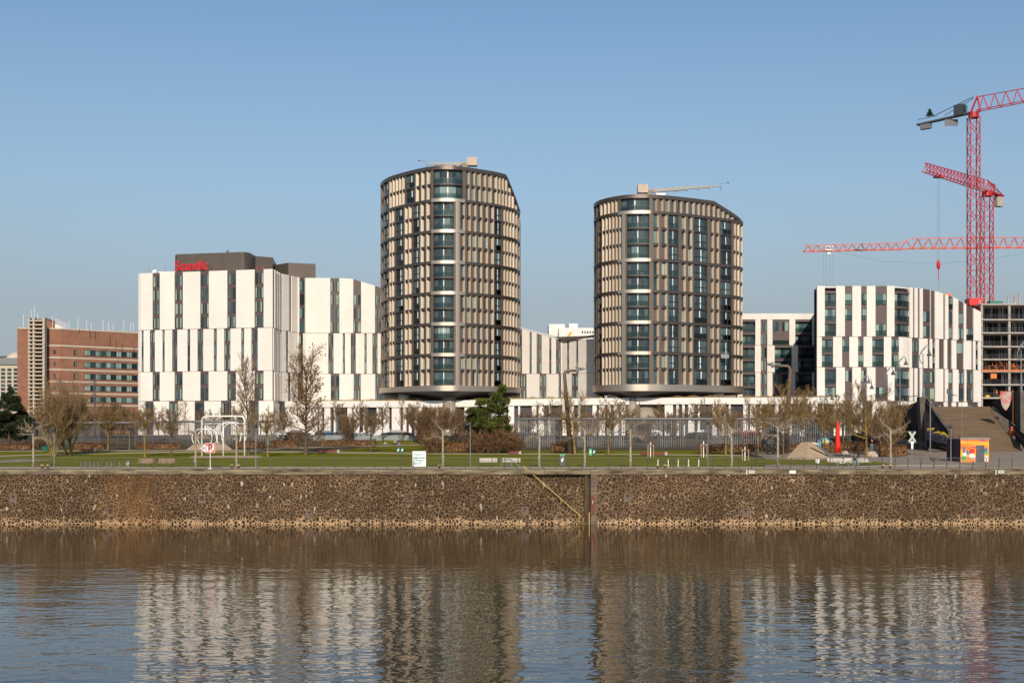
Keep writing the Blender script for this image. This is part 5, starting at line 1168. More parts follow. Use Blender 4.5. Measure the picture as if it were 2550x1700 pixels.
hedge(2045, 2152, 1129, 1.5, "russet hedge below the coloured tent"); hedge(2188, 2258, 1139, 1.6, "russet hedge beside the standing man, in front of the plaza")
# ---------------------------------------------------------------- things in the park
def thing(mb, name, m, label, cat, group=None, smooth=False): return tag(mb.build(name, m, smooth=smooth), label, cat, group)
# railing on the quay edge
root = empty("quay_railing", (0, 121.2, QT), label="long thin grey steel railing with flat posts along the quay edge", cat="railing")
pxs = [-8 + i * 32.4 for i in range(81)]; mb0 = MB(); mb0.beam((0, 0, 0), (.10, .06, 1.13), .07, .05); mb0.box(-.06, .06, -.05, .05, 0, .02)
fp = mb0.build("post", M['galvd'], root); fp.location = (X(pxs[0], 121.2), 0, 0)
for a in pxs[1:]: c = fp.copy(); sc.collection.objects.link(c); c.location = (X(a, 121.2), 0, 0); c.parent = root
mb = MB(); mb.box(X(-20, 121.2), X(2600, 121.2), 121.24, 121.29, QT + 1.10, QT + 1.15); part(mb, "top_rail", M['galvd'], root)
for i, z_ in enumerate((.25, .45, .65, .85)): mb = MB(); mb.box(X(-20, 121.2), X(2600, 121.2), 121.23, 121.24, QT + z_, QT + z_ + .009); part(mb, "wire", M['galv'], root)
# rail at the head of the stair
mb = MB(); D = 120.6
for dy in (0, .9):
    pts = [(X(1248, D), D + dy, QT), (X(1248, D), D + dy, QT + .95), (X(1272, D), D + dy, QT + .97), (X(1302, D), D + dy, QT + .02)]; mb.tube(pts, .035, 6)
    mb.tube([(X(1273, D), D + dy, QT), (X(1273, D), D + dy, QT + .97)], .035, 6); mb.tube([(X(1302, D), D + dy, QT - 1.0), (X(1302, D), D + dy, QT + .1)], .035, 6); mb.tube([(X(1249, D), D + dy, QT + .45), (X(1272, D), D + dy, QT + .45), (X(1302, D), D + dy, QT - .5)], .025, 6)
thing(mb, "stair_railing", M['galv'], "pale steel railing guarding the head of the river stair", "railing")
# lamp posts with a slanted flat head
def lamp(px, py, top, label, D=None):
    p = G(px, py); h = (py - top) * p.y / F; root = empty("lamp_post", p, 0, label, "lamp post", "flat-headed lamp posts")
    mb = MB(); mb.tube([(0, 0, 0), (0, 0, h * .8)], [.06, .05], 8); mb.tube([(0, 0, h * .8), (0, 0, h)], [.05, .09], 8); mb.tube([(0, 0, 0), (0, 0, .3)], .09, 8); mb.build("post", M['galv'], root)
    mb = MB(); mb.hexa([(-.42, -.3, h - .28), (.1, -.3, h + .0), (.1, .3, h + .0), (-.42, .3, h - .28), (-.42, -.3, h - .2), (.1, -.3, h + .1), (.1, .3, h + .1), (-.42, .3, h - .2)]); mb.build("lamp_head", M['galvd'], root)
    mb = MB(); mb.hexa([(-.15, -.16, h - .42), (.12, -.16, h - .42), (.12, .16, h - .42), (-.15, .16, h - .42), (-.2, -.2, h - .1), (.1, -.2, h), (.1, .2, h), (-.2, .2, h - .1)]); mb.build("lantern", M['frame'], root)
for a, b, t, l in ((135, 1167, 1066, "leftmost slanted-head lamp post, before the yellow-stemmed tree"), (637, 1163, 1056, "slanted-head lamp post right of the swing frame"), (1171, 1161, 1052, "slanted-head lamp post left of the pine group"),
                   (1763, 1160, 1047, "slanted-head lamp post between sapling stakes at right centre"), (2368, 1160, 1056, "slanted-head lamp post by the painted kiosk"), (322, 1121, 1065, "small far lamp post before the hotel's left corner"), (1026, 1101, 1037, "small far lamp post beside the low graffiti wall")):
    lamp(a, b, t, l)
# bent tall masts with a floodlight cluster
def mast(base, D, top, armto, arm_y, label, r=.42):
    b = Vector((X(base, D), D, gz(D))); t = Vector((X(top[0], D), D, Z(top[1], D))); e = Vector((X(armto, D), D, Z(arm_y, D))); root = empty("floodlight_mast", b, 0, label, "light mast", "leaning rusty light masts")
    k = (e - t).normalized(); mb = MB(); mb.smooth = True; d = (t - b).normalized(); mb.tube([b, t - d * .5, t - d * .15 + k * .15, t + k * .5, e], [r, r * .55, r * .5, r * .48, r * .42], 12); part(mb, "mast", mat("brown_mast_steel", (.13, .095, .075), .5, metal=.3), root)
    mb = MB(); s = 1 if k.x > 0 else -1; mb.cbox(e, (.5, .4, .45)); mb.cbox(e + Vector((s * .35, -.2, .35)), (.55, .3, .14)); mb.cbox(e + Vector((-s * .1, .2, .5)), (.5, .3, .14)); mb.beam(e, e + Vector((s * .9, 0, .5)), .1); mb.beam(e + Vector((s * .4, 0, .1)), e + Vector((s * 1.1, -.2, .25)), .16); part(mb, "floodlights", M['galvd'], root)
mast(1421, 172, (1405, 923), 1438, 922.5, "tall brown leaning light mast between the round towers, arm to the right")
mast(1957, 172, (1968, 911), 1925, 911, "tall brown leaning light mast in front of the low block, arm to the left", .46)
# cages / pergola screens
def cage(segs, ytop, D, label):
    zt_ = Z(ytop, D); z0 = gz(D); a0, a1 = segs[0][0], segs[-1][1]; root = empty("ball_court_cage", (X((a0 + a1) / 2, D), D, z0), label=label, cat="ball court fence", group="grey steel ball court fences")
    mb = MB(); mb.smooth = True; mb.tube([(X(a0, D), D, zt_ - .35), (X(a1, D), D, zt_ - .35)], .2, 12); part(mb, "top_beam", mat("dull_grey_beam", (.16, .16, .17), .7), root)
    ps = MB(); bars = MB(); net = MB(); x = X(a0, D)
    while x <= X(a1, D) + .1: ps.tube([(x, D, z0), (x, D, zt_ - .4)], .06, 6); x += 3.1
    for z_ in (z0 + 1.3, z0 + 2.6, zt_ - 1.0): ps.beam((X(a0, D), D, z_), (X(a1, D), D, z_), .05)
    for a, b, k in segs:
        x = X(a, D); bars = MB()
        if k == 'b':
            while x < X(b, D): ln = R.uniform(-.06, .06); bars.beam((x, D, z0), (x + ln, D, zt_ - .4), .07, .05); bars.beam((x + .1, D + 5, z0), (x + .1 + ln, D + 5, zt_ - .4), .07, .05); x += .3
            part(bars, "bar_row", M['galv'], root)
        elif k == 'n':
            while x < X(b, D): net.beam((x, D, z0), (x, D, zt_ - .5), .022); x += .13
            z_ = z0
            while z_ < zt_ - .5: net.beam((X(a, D), D, z_), (X(b, D), D, z_), .02); z_ += .13
    part(ps, "frame", M['galvd'], root)
    if net.v: part(net, "mesh_panel", M['galvd'], root)
cage([(1283, 1385, 'b'), (1385, 1440, 'o'), (1440, 1562, 'b'), (1562, 1645, 'n'), (1645, 1712, 'b'), (1712, 1782, 'n'), (1782, 1900, 'b'), (1900, 2062, 'b')], 1037.5, 196, "long grey ball court fence of bars under the shorter tower, with rounded top beam")
cage([(64, 250, 'n'), (250, 345, 'o')], 1047, 200, "grey mesh ball court fence behind the multi-stemmed trees at left")
cage([(335, 500, 'n'), (500, 690, 'b')], 1044, 203, "grey ball court fence in front of the hotel ground floor")
# low wall with graffiti and the park slope
mb = MB(); Dw = 212; gwm = mat("graffiti_grey_wall", (.30, .29, .28), .85, col2=(.14, .22, .24), scale=.6, detail=5)
pts = [(790, 1084, 1092), (900, 1081, 1091), (1060, 1083, 1091.5), (1100, 1085, 1092)]
mb.box(X(780, Dw), X(1165, Dw), Dw, Dw + .3, 7.2, Z(1083, Dw)); thing(mb, "low_graffiti_wall", gwm, "low grey park wall with faded graffiti in front of the parked cars", "wall")
mb = MB(); mb.box(X(440, 214), X(780, 214), 214, 214.3, 7.2, Z(1082, 214)); thing(mb, "low_park_wall", M['concd'], "dark low wall along the street before the hotel", "wall")
mb = MB(); mb.box(X(1165, 213), X(1290, 213), 213, 213.3, 7.2, Z(1083, 213)); thing(mb, "low_park_wall", gwm, "short grey wall stretch behind the pine group", "wall")
# cars
def car(px, D, col, label, van=False, rz=0.0, first=[None, None]):
    s = 1 if R.random() < .5 else -1; root = empty("parked_car", (X(px, D), D, gz(D) + .02), rz + (math.pi if s < 0 else 0), label, "van" if van else "car", "vehicles parked along the street")
    L, W_, H = (5.2, 1.9, 2.1) if van else (4.3, 1.75, 1.45); mb = MB(); prof = [(-L / 2, .3), (L / 2, .3), (L / 2, .75), (L / 2 - .15, .88), (.9 if not van else 1.9, 1.0), (.25 if not van else 1.3, H - .04), (-1.3 if not van else -L / 2 + .1, H), (-L / 2 + .25, 1.05 if not van else H - .1), (-L / 2, .95)]
    n = len(prof); vs = [(x, -W_ / 2, z) for x, z in prof] + [(x, W_ / 2, z) for x, z in prof]
    vs = [(x, y * (.86 if z > 1.1 else 1), z) for x, y, z in vs]
    mb.add(vs, [tuple(range(n)), tuple(range(2 * n - 1, n - 1, -1))] + [(i, n + i, n + (i + 1) % n, (i + 1) % n) for i in range(n)])
    mb.build("body", M.setdefault('car_' + str(col), mat("car_paint", col, .25, spec=.6)), root)
    mb = MB(); h0, h1 = 1.0, H - .14
    xa, xb = (-1.55, .65) if not van else (.6, 1.6)
    for sy in (-1, 1): mb.hexa([(xa, sy * W_ / 2 * .90 - .02, h0), (xb, sy * W_ / 2 * .90 - .02, h0), (xb, sy * W_ / 2 * .90 + .02, h0), (xa, sy * W_ / 2 * .90 + .02, h0), (xa + .3, sy * W_ / 2 * .865 - .02, h1), (xb - .4, sy * W_ / 2 * .865 - .02, h1), (xb - .4, sy * W_ / 2 * .865 + .02, h1), (xa + .3, sy * W_ / 2 * .865 + .02, h1)])
    mb.build("windows", M['g_dark'], root)
    for wx_ in (-L / 2 + .8, L / 2 - .85):
        for sy in (-1, 1): mb = MB(); mb.disc((wx_, sy * (W_ / 2 - .05), .33), .33, (0, 1, 0), 14, .22); w_ = mb.build("wheel", M['black'], root); mb = MB(); mb.disc((wx_, sy * (W_ / 2 + .07), .33), .19, (0, 1, 0), 10, .02); mb.build("rim", M['galv'], w_)
cols = [(.5, .5, .5), (.03, .03, .035), (.6, .6, .58), (.02, .05, .10), (.10, .11, .12), (.30, .03, .025), (.02, .02, .02)]
for i, (px_, D_, c_, l_, v_) in enumerate(((814, 221, 3, "dark blue car parked at the left end of the park wall", 0), (862, 220, 4, "dark grey car parked behind the wall left of the white van", 0), (886, 224, 0, "silver car parked just behind the dark grey one", 0),
    (938, 221, 2, "white van parked behind the low graffiti wall", 1), (978, 220, 1, "black car parked right of the white van", 0), (1000, 221, 6, "second black car right of the white van", 0), (1068, 221, 3, "dark blue car partly behind the reddish shrubs", 0),
    (1108, 219, 2, "white car parked in front of the taller tower's drum", 0), (1128, 223, 0, "silver car parked in front of the taller tower's drum", 0), (1318, 221, 4, "grey car seen through the bars at the left of the cage", 0), (1620, 221, 2, "white car seen through the mesh panel", 0), (1878, 221, 5, "red car seen through the bars near the climbing sphere", 0), (1740, 221, 4, "grey car seen through the mesh right of centre", 0), (700, 221, 0, "silver car behind the white hoop arches", 0), (745, 221, 1, "black car right of the white hoop arches", 0), (2000, 221, 2, "white car behind the slim trees near the sand mound", 0))):
    car(px_, D_, cols[c_], l_, bool(v_))
# arches, swing frame
def arc_pts(cx, cz, rx, rz_, a0, a1, y=0, n=22): return [(cx + rx * math.cos(math.radians(a0 + (a1 - a0) * i / n)), y, cz + rz_ * math.sin(math.radians(a0 + (a1 - a0) * i / n))) for i in range(n + 1)]
p = G(556, 1136); D = p.y; k = D / F; root = empty("swing_frame", p, 0, "big white tubular swing frame with rounded corners standing on sand", "swing frame")
H = (1136 - 1036) * k; hw = 53 * k
mb = MB(); mb.smooth = True; c_ = .55; mb.tube([(-hw, 0, 0), (-hw, 0, H - c_), (-hw + .12, 0, H - .2), (-hw + .42, 0, H - .02), (-hw + .8, 0, H), (hw - .8, 0, H), (hw - .42, 0, H - .02), (hw - .12, 0, H - .2), (hw, 0, H - c_), (hw, 0, 0)], .11, 10); mb.build("main_frame", M['wpaint'], root)
mb = MB(); mb.smooth = True; mb.tube([(0, 0, 0), (0, 0, H - .75)], .10, 10); mb.tube([(-hw, 0, H - 1.0), (hw, 0, H - 1.0)], .04, 8); mb.build("middle_post", M['wpaint'], root)
def hoops(px, py, w, top, label, dy=1.6, off=.5):
    p = G(px, py); k = p.y / F; root = empty("hoop_arch", p, 0, label, "hoop arch", "white hoop arches in the playground"); H = (py - top) * k; rx = w / 2 * k
    for j, (ox_, yy) in enumerate(((-off / 2, 0), (off / 2, dy))):
        mb = MB(); mb.smooth = True; mb.tube(arc_pts(ox_, H * .48, rx, H * .52, -38, 218, yy, 26), .085, 8); mb.build("hoop", M['wpaint'], root)
hoops(507, 1111, 50, 1067, "small pair of white hoops at the left foot of the swing frame"); hoops(573, 1115, 62, 1051, "larger pair of white hoops inside the swing frame"); hoops(731, 1100, 80, 1037, "large pair of white hoops behind the tree with russet leaves", 1.6, .6)
def mound(pts, h, top, m, label, name="sand_mound", cat="mound"):
    base = [G(a, b) for a, b in pts]; c = sum(base, Vector()) / len(base); mb = MB(); n = len(base)
    vs = [b for b in base] + [c + (b - c) * top + Vector((0, 0, h)) for b in base]
    vs = [(v[0], v[1], v[2] - (.05 if i < n else 0)) for i, v in enumerate(vs)]
    mb.add(vs, [(i, (i + 1) % n, n + (i + 1) % n, n + i) for i in range(n)] + [tuple(range(n, 2 * n))]); thing(mb, name, m, label, cat)
mound([(462, 1120), (520, 1121.5), (580, 1120), (575, 1114), (520, 1112), (475, 1114)], .75, .72, M['sand'], "pale flat mound under the small white hoops")
mound([(1955, 1142), (2010, 1144), (2068, 1142), (2055, 1134), (2010, 1131), (1975, 1134)], 2.0, .33, M['sand'], "tall pale play mound with a striped slide at its right")
p = G(2050, 1141); mb = MB(); k = p.y / F
for j in range(3): o_ = (j - 1) * .35; mb.beam(Vector((X(2020 + j * 4, p.y), p.y - .6, Z(1103, p.y))), Vector((X(2070 + j * 4, p.y), p.y - 1.2, Z(1141, p.y))), .22, .1)
thing(mb, "slide_rails", M['galvd'], "dark striped slide rails running down the side of the pale mound", "slide")
mb = MB()
for j in range(3): a = Vector((X(2019.5 + j * 4, p.y), p.y - .62, Z(1102, p.y) + .06)); b = Vector((X(2027 + j * 4, p.y), p.y - .75, Z(1108, p.y) + .06)); mb.beam(a, b, .2, .06)
thing(mb, "slide_top_plates", M['wpaint'], "white tips at the top of the dark slide rails", "slide plates")
# climbing sphere
p = G(1929, 1132); k = p.y / F; r_ = 31 * k; root = empty("climbing_sphere", p, 0, "dark round climbing sphere of tangled ribs left of the mound", "climbing frame")
mb = MB(); rn = random.Random(4)
for i in range(20):
    n_ = Vector((rn.uniform(-1, 1), rn.uniform(-1, 1), rn.uniform(-1, 1))).normalized(); u = n_.orthogonal().normalized(); v = n_.cross(u); off_ = rn.uniform(-.5, .5); rr = math.sqrt(1 - off_ ** 2) * r_
    mb.tube([n_ * off_ * r_ + (u * math.cos(t * .35) + v * math.sin(t * .35)) * rr + Vector((0, 0, r_ * .93)) for t in range(int(rn.uniform(9, 19)))], .06, 5)
mb.build("ribs", mat("dark_rubber", (.03, .024, .02), .7), root); mb = MB(); mb.disc((0, 0, .06), r_ * .7, (0, 0, 1), 20, .1); mb.build("base_ring", M['concd'], root)
# tent dome and red cone
tm = [mat("tent_teal", (.03, .32, .38), .7), mat("tent_light", (.50, .62, .60), .7), mat("tent_yellow", (.62, .45, .03), .7), mat("tent_sky", (.16, .50, .62), .7)]
p = Vector((X(2054, 176), 176, gz(176))); k = 176 / F; mb = MB(); rx = 22 * k; hz_ = (1112 - 1092) * k + .2; zb = Z(1112, 176)
segs, rings = 12, 4
def tp(i, j): a = math.pi / 2 * j / rings; t = 2 * math.pi * (i + .5 * (j % 2)) / segs; return (p.x + rx * math.cos(a) * math.cos(t), p.y + rx * math.cos(a) * math.sin(t), zb + hz_ * math.sin(a))
for j in range(rings - 1):
    for i in range(segs):
        a, b, c, d = tp(i, j), tp(i + 1, j), tp(i, j + 1), tp(i + 1, j + 1)
        mb.mat(R.randrange(4)); t1 = (a, b, c) if j % 2 == 0 else (a, b, d); t2 = (b, d, c) if j % 2 == 0 else (a, d, c)
        mb.add(t1, [(0, 1, 2)]); mb.mat(R.choice([0, 1, 1, 3])); mb.add(t2, [(0, 1, 2)])
    # cap
for i in range(segs): mb.mat([2, 3][i % 2]); mb.add([tp(i, rings - 1), tp(i + 1, rings - 1), (p.x, p.y, zb + hz_)], [(0, 1, 2)])
mb.mat(0); mb.tube([(p.x, p.y, gz(176)), (p.x, p.y, zb + .05)], rx * .98, 16)
tag(mb.build("dome_tent", tm), "round dome tent of teal, white and yellow triangles beside the red cone", "tent")
D = 172; mb = MB(); mb.smooth = True; mb.tube([(X(2086, D), D, gz(D)), (X(2086, D), D, Z(1108, D)), (X(2086, D), D, Z(1060, D)), (X(2086, D), D, Z(1050, D)), (X(2086, D), D, Z(1047.5, D))], [.46, .40, .25, .17, .06], 16)
thing(mb, "red_cone", mat("bright_red_cloth", (.72, .02, .008), .7), "tall slender bright red cone sculpture in the playground", "sculpture")
# sign
D = 121.35; x = X(523.5, D); root = empty("no_mooring_sign", (x, D, QT), label="red-bordered sign with crossed-out P and a white 200 arrow board on the quay", cat="sign")
mb = MB(); mb.tube([(x, D, QT), (x, D, Z(1126, D))], .045, 8); mb.box(x - .2, x + .2, D - .12, D + .12, QT, QT + .05); part(mb, "post", M['wpaint'], root)
z0, z1 = Z(1127, D), Z(1103, D); h = (z1 - z0) / 2; zc = (z0 + z1) / 2
def rrect(mb, cx, cz, hw, hh, y0, y1, r=.06):
    pts = []
    for sx_, sz_, a0 in ((1, 1, 0), (-1, 1, 90), (-1, -1, 180), (1, -1, 270)):
        for t in range(4): a = math.radians(a0 + 30 * t); pts.append((cx + sx_ * (hw - r) + r * math.cos(a), cz + sz_ * (hh - r) + r * math.sin(a)))
    n = len(pts); mb.add([(a, y0, b) for a, b in pts] + [(a, y1, b) for a, b in pts], [tuple(range(n)), tuple(range(2 * n - 1, n - 1, -1))] + [(i, n + i, n + (i + 1) % n, (i + 1) % n) for i in range(n)])
sr = mat("sign_red", (.75, .01, .01), .45); sw = mat("sign_white", (.80, .80, .78), .45); sk = mat("sign_black", (.01, .01, .01), .5)
mb = MB(); rrect(mb, x, zc, h, h, D - .06, D - .04); bd = part(mb, "board", sw, root)
mb = MB(); rrect(mb, x, zc, h - .03, h - .03, D - .066, D - .06); mb.build("red_border", sr, bd)
mb = MB(); rrect(mb, x, zc, h - .12, h - .12, D - .072, D - .066, .02); mb.build("white_field", sw, bd)
def text_mesh(t, size, loc, m, parent, ext=.003, bold=.012, rz=0.0, name="lettering"):
    c = bpy.data.curves.new("t", 'FONT'); c.body = t; c.size = size; c.extrude = ext; c.offset = bold; c.align_x = 'CENTER'; c.align_y = 'CENTER'
    to = bpy.data.objects.new("tmp", c); sc.collection.objects.link(to); dg = bpy.context.evaluated_depsgraph_get(); me = bpy.data.meshes.new_from_object(to.evaluated_get(dg)); bpy.data.objects.remove(to)
    me.transform(Matrix.Translation(loc) @ Matrix.Rotation(rz, 4, 'Z') @ Matrix.Rotation(math.radians(90), 4, 'X')); me.materials.clear(); me.materials.append(m)
    o = bpy.data.objects.new(name, me); sc.collection.objects.link(o); o.parent = parent; return o
text_mesh("P", .90, (x + .02, D - .076, zc), sk, bd, bold=.03)
mb = MB(); q = h - .1; mb.beam((x - q, D - .083, zc + q), (x + q, D - .083, zc - q), .008, .1); mb.build("red_slash", sr, bd)
mb = MB(); a0 = X(498, D); a1 = X(512, D); a2 = X(513.6, D); mb.prism([(0, 0)] * 0 or [(a0, 0), (a1, -.42), (a2, -.42), (a2, .42), (a1, .42)], 0, .02)
mb.v = [(vx, D - .05 + vz, zc - .02 + vy) for vx, vy, vz in mb.v]; ab = part(mb, "arrow_board", sw, root); text_mesh("200", .34, (X(507, D), D - .056, zc - .02), sk, ab, bold=.008)
# painted white box
p = G(1044, 1161); root = empty("graffiti_box", p, 0, "white cube-shaped cabinet covered in teal graffiti at the promenade edge", "cabinet"); k = p.y / F; w = 33 * k; hh = 37 * k
mb = MB(); mb.box(-w / 2, w / 2, 0, .9, 0, hh); mb.box(-w / 2 - .02, w / 2 + .02, -.02, .92, hh, hh + .05); mb.build("body", sw, root)
mb = MB(); mb2 = MB(); rn = random.Random(9)
for i in range(34):
    r_, c_ = divmod(i, 9); a = -w / 2 + .12 + c_ * (w - .3) / 9 + rn.uniform(0, .05); b = hh - .2 - r_ * .3 - rn.uniform(0, .08); m_ = mb if rn.random() < .7 else mb2
    pts = [(a, b), (a + rn.uniform(.05, .14), b - rn.uniform(.0, .25)), (a + rn.uniform(-.04, .1), b - .27)]; m_.add([(q[0], -.004 - i * .00005, q[1]) for q in pts], [(0, 2, 1)])
mb.build("graffiti", mat("teal_spray_paint", (.02, .35, .45), .6), root); mb2.build("graffiti", mat("dark_spray_paint", (.05, .03, .06), .6), root)
# bins
def bin_(px, py, w, h, m, label, stripes=True, lid=None):
    p = G(px, py); k = p.y / F; root = empty("litter_bin", p, 0, label, "bin"); mb = MB(); W2 = w * k / 2; H_ = h * k; mb.smooth = False
    mb.hexa([(-W2 * .88, -W2 * .8, .04), (W2 * .88, -W2 * .8, .04), (W2 * .88, W2 * .8, .04), (-W2 * .88, W2 * .8, .04), (-W2, -W2 * .9, H_ * .88), (W2, -W2 * .9, H_ * .88), (W2, W2 * .9, H_ * .88), (-W2, W2 * .9, H_ * .88)]); mb.build("body", m, root)
    mb = MB(); mb.hexa([(-W2 * 1.05, -W2, H_ * .88), (W2 * 1.05, -W2, H_ * .88), (W2 * 1.05, W2, H_ * .88), (-W2 * 1.05, W2, H_ * .88), (-W2 * .6, -W2 * .5, H_), (W2 * .6, -W2 * .5, H_), (W2 * .6, W2 * .5, H_), (-W2 * .6, W2 * .5, H_)]); mb.build("lid", lid or m, root)
    if stripes: mb = MB(); mb.box(-W2 * .5, W2 * .15, -W2 * .97, -W2 * .9, H_ * .35, H_ * .6); mb.box(-W2 * .1, W2 * .5, -W2 * .975, -W2 * .9, H_ * .5, H_ * .75); mb.build("sticker", sw, root)
gm_ = mat("green_bin_plastic", (.01, .10, .06), .5); gl = mat("light_green_plastic", (.10, .42, .22), .5)
bin_(1400.5, 1159.5, 13, 29, M['galvd'], "tall grey litter bin with pale green lid on the promenade", True, gl)
bin_(992, 1128, 8, 15, gm_, "dark green bin left of the pair on the lawn path"); bin_(1002, 1128, 8, 15, gm_, "dark green bin right of the pair on the lawn path")
bin_(1470, 1134, 8, 17, gl, "light green bin left of the pair behind the lawn"); bin_(1479, 1134, 8, 17, gm_, "dark green bin right of the pair behind the lawn")
bin_(114, 1123, 15, 13, gm_, "dark green container behind the pale shrub at left", False); bin_(319, 1162, 9, 15, M['galv'], "small grey sticker-covered box beside the left benches")
bin_(2035, 1155, 9, 13, sw, "small white notice box left of the bicycle", False)
# benches
wood = mat("weathered_bench_wood", (.26, .17, .12), .8, var=.15, scale=3, stretch=(1, 8, 8)); pale = mat("pale_bench_slats", (.52, .46, .41), .7, var=.08, scale=2)
def bench(px0, px1, py, label, m, back=True):
    p = G((px0 + px1) / 2, py); k = p.y / F; L = (px1 - px0) * k; root = empty("park_bench", p, 0, label, "bench", "benches along the promenade")
    mb = MB(); [mb.box(-L / 2, L / 2, -.25 + i * .13, -.15 + i * .13, .42, .46) for i in range(4)]; mb.build("seat", m, root)
    if back: mb = MB(); [mb.hexa([(-L / 2, .27 + i * .04, .52 + i * .14), (L / 2, .27 + i * .04, .52 + i * .14), (L / 2, .31 + i * .04, .52 + i * .14), (-L / 2, .31 + i * .04, .52 + i * .14), (-L / 2, .29 + i * .04, .63 + i * .14), (L / 2, .29 + i * .04, .63 + i * .14), (L / 2, .33 + i * .04, .63 + i * .14), (-L / 2, .33 + i * .04, .63 + i * .14)]) for i in range(3)]; mb.build("backrest", m, root)
    for s in (-1, 1): mb = MB(); mb.box(s * L * .38 - .04, s * L * .38 + .04, -.22, .26, .36, .42); mb.box(s * L * .38 - .04, s * L * .38 + .04, -.05, .05, 0, .36); mb.beam((s * L * .38, .24, .4), (s * L * .38, .40, .95), .05); mb.build("leg", M['frame'], root)
bench(343, 382, 1163, "brown wooden bench, left of the two behind the railing at left", wood); bench(393, 433, 1163, "brown wooden bench, right of the two behind the railing at left", wood)
bench(1194, 1238, 1160, "pale bench just left of the stair railing", pale); bench(1251, 1296, 1160, "pale bench behind the stair railing", pale); bench(2062, 2168, 1160, "long pale bench where a man sits beside a white bicycle", pale)
for px0, px1, py, l in ((200, 241, 1123.5, "low red bench before the short hedge at left"), (790, 846, 1127, "low red bench right of the russet-leaved tree"), (1268, 1298, 1130.5, "short red bench at the right of the pine group"), (1596, 1661, 1133, "low red bench before the mesh cage")):
    p = G((px0 + px1) / 2, py); k = p.y / F; L = (px1 - px0) * k; root = empty("low_red_bench", p, 0, l, "bench", "low red benches"); mb = MB(); mb.box(-L / 2, L / 2 - .35, -.25, .25, .08, .42); mb.build("seat", mat("dark_red_bench", (.15, .030, .018), .7, var=.1), root); mb = MB(); mb.box(L / 2 - .35, L / 2, -.27, .27, 0, .45); mb.build("end_block", M['conc'], root)
# bollards, posts, stands
ytop = mat("yellow_wood_top", (.62, .50, .27), .7)
for a, l in ((105, "wooden-topped mooring bollard, left one beside the leftmost plane tree"), (119, "wooden-topped mooring bollard, right one beside the leftmost plane tree"), (577, "mooring bollard left of the plane tree by the no-mooring sign"), (594, "mooring bollard right of the plane tree by the no-mooring sign"), (1094, "single mooring bollard just left of the plane tree by the painted box"), (1638, "mooring bollard under the first white post"), (1656, "mooring bollard right of the first white post"), (2199, "mooring bollard left of the plane tree by the seated man"), (2217, "mooring bollard under the plane tree by the seated man")):
    D = 122.2; root = empty("mooring_bollard", (X(a, D), D, QT), 0, l, "bollard", "mooring bollards on the quay"); mb = MB(); mb.tube([(0, 0, 0), (0, 0, .32)], [.13, .1], 10); mb.build("stem", M['rust'], root); mb = MB(); mb.tube([(0, 0, .32), (0, 0, .4)], .16, 10); mb.build("cap", ytop, root)
base = None
for a in (202, 213, 224, 234, 245, 266, 277, 298):
    mb = MB(); p = G(a, 1165); mb.tube([(0, 0, 0), (0, 0, .62)], .04, 6); mb.tube([(0, 0, .62), (0, .5, .62)], .04, 6); mb.tube([(0, .5, .62), (0, .5, 0)], .04, 6); o = thing(mb, "bike_stand", M['galv'], "thin grey bicycle stand in the row left of the wooden benches", "bicycle stand", "bicycle stands behind the railing"); o.location = p
for i, a in enumerate((1638.5, 1664, 1689, 1714.5, 1740)):
    p = G(a, 1160.5); mb = MB(); mb.tube([(0, 0, 0), (0, 0, .72), (0, 0, .76)], [.05, .05, .02], 8); mb.box(-.12, .12, -.1, .1, 0, .02); o = thing(mb, "white_post", M['wpaint'], "%s of the five short white posts right of the small plane tree" % ("first", "second", "third", "fourth", "fifth")[i], "post", "short white posts"); o.location = p
for a, py, h_, l in ((1620, 1137, 37, "staked sapling left of the five white posts' lamp"), (1752, 1138, 40, "staked sapling beside the lamp post at right centre"), (1855, 1146, 34, "staked sapling with pale stakes before the long hedge")):
    p = G(a, py); k = p.y / F; root = empty("staked_sapling", p, 0, l, "sapling", "staked saplings"); H = h_ * k
    for sx_, sy in ((-.38, -.3), (.38, -.3), (0, .35)): mb = MB(); mb.tube([(sx_, sy, 0), (sx_, sy, H * .82)], .05, 6); mb.build("stake", mat("stake_wood", (.50, .33, .22), .8) if 'stake' not in M else M['stake'], root)
    mb = MB(); mb.tube([(0, 0, 0), (0, 0, H)], .07, 6); mb.build("wrapped_trunk", sw, root); mb = MB(); mb.box(-.45, .45, -.33, -.28, H * .74, H * .80); mb.build("crossbar", wood, root)
    mb = MB()
    for i in range(14): t = R.uniform(0, 6.28); mb.tube([(0, 0, H * R.uniform(.8, 1.1)), (math.cos(t) * .3, math.sin(t) * .3, H * 1.3), (math.cos(t) * .5, math.sin(t) * .5, H * R.uniform(1.5, 2.2))], [.02, .012, .006], 3)
    mb.build("crown", M['twig'], root)
p = G(1882, 1160.5); mb = MB(); mb.tube([(0, 0, 0), (0, 0, 1.75)], .06, 8); mb.box(-.12, .12, -.08, .08, 1.35, 1.85); mb.box(-.15, .15, -.15, .15, 0, .04); o = thing(mb, "dark_pillar", M['frame'], "dark slim pillar on the promenade left of the climbing sphere's plane tree", "post"); o.location = p
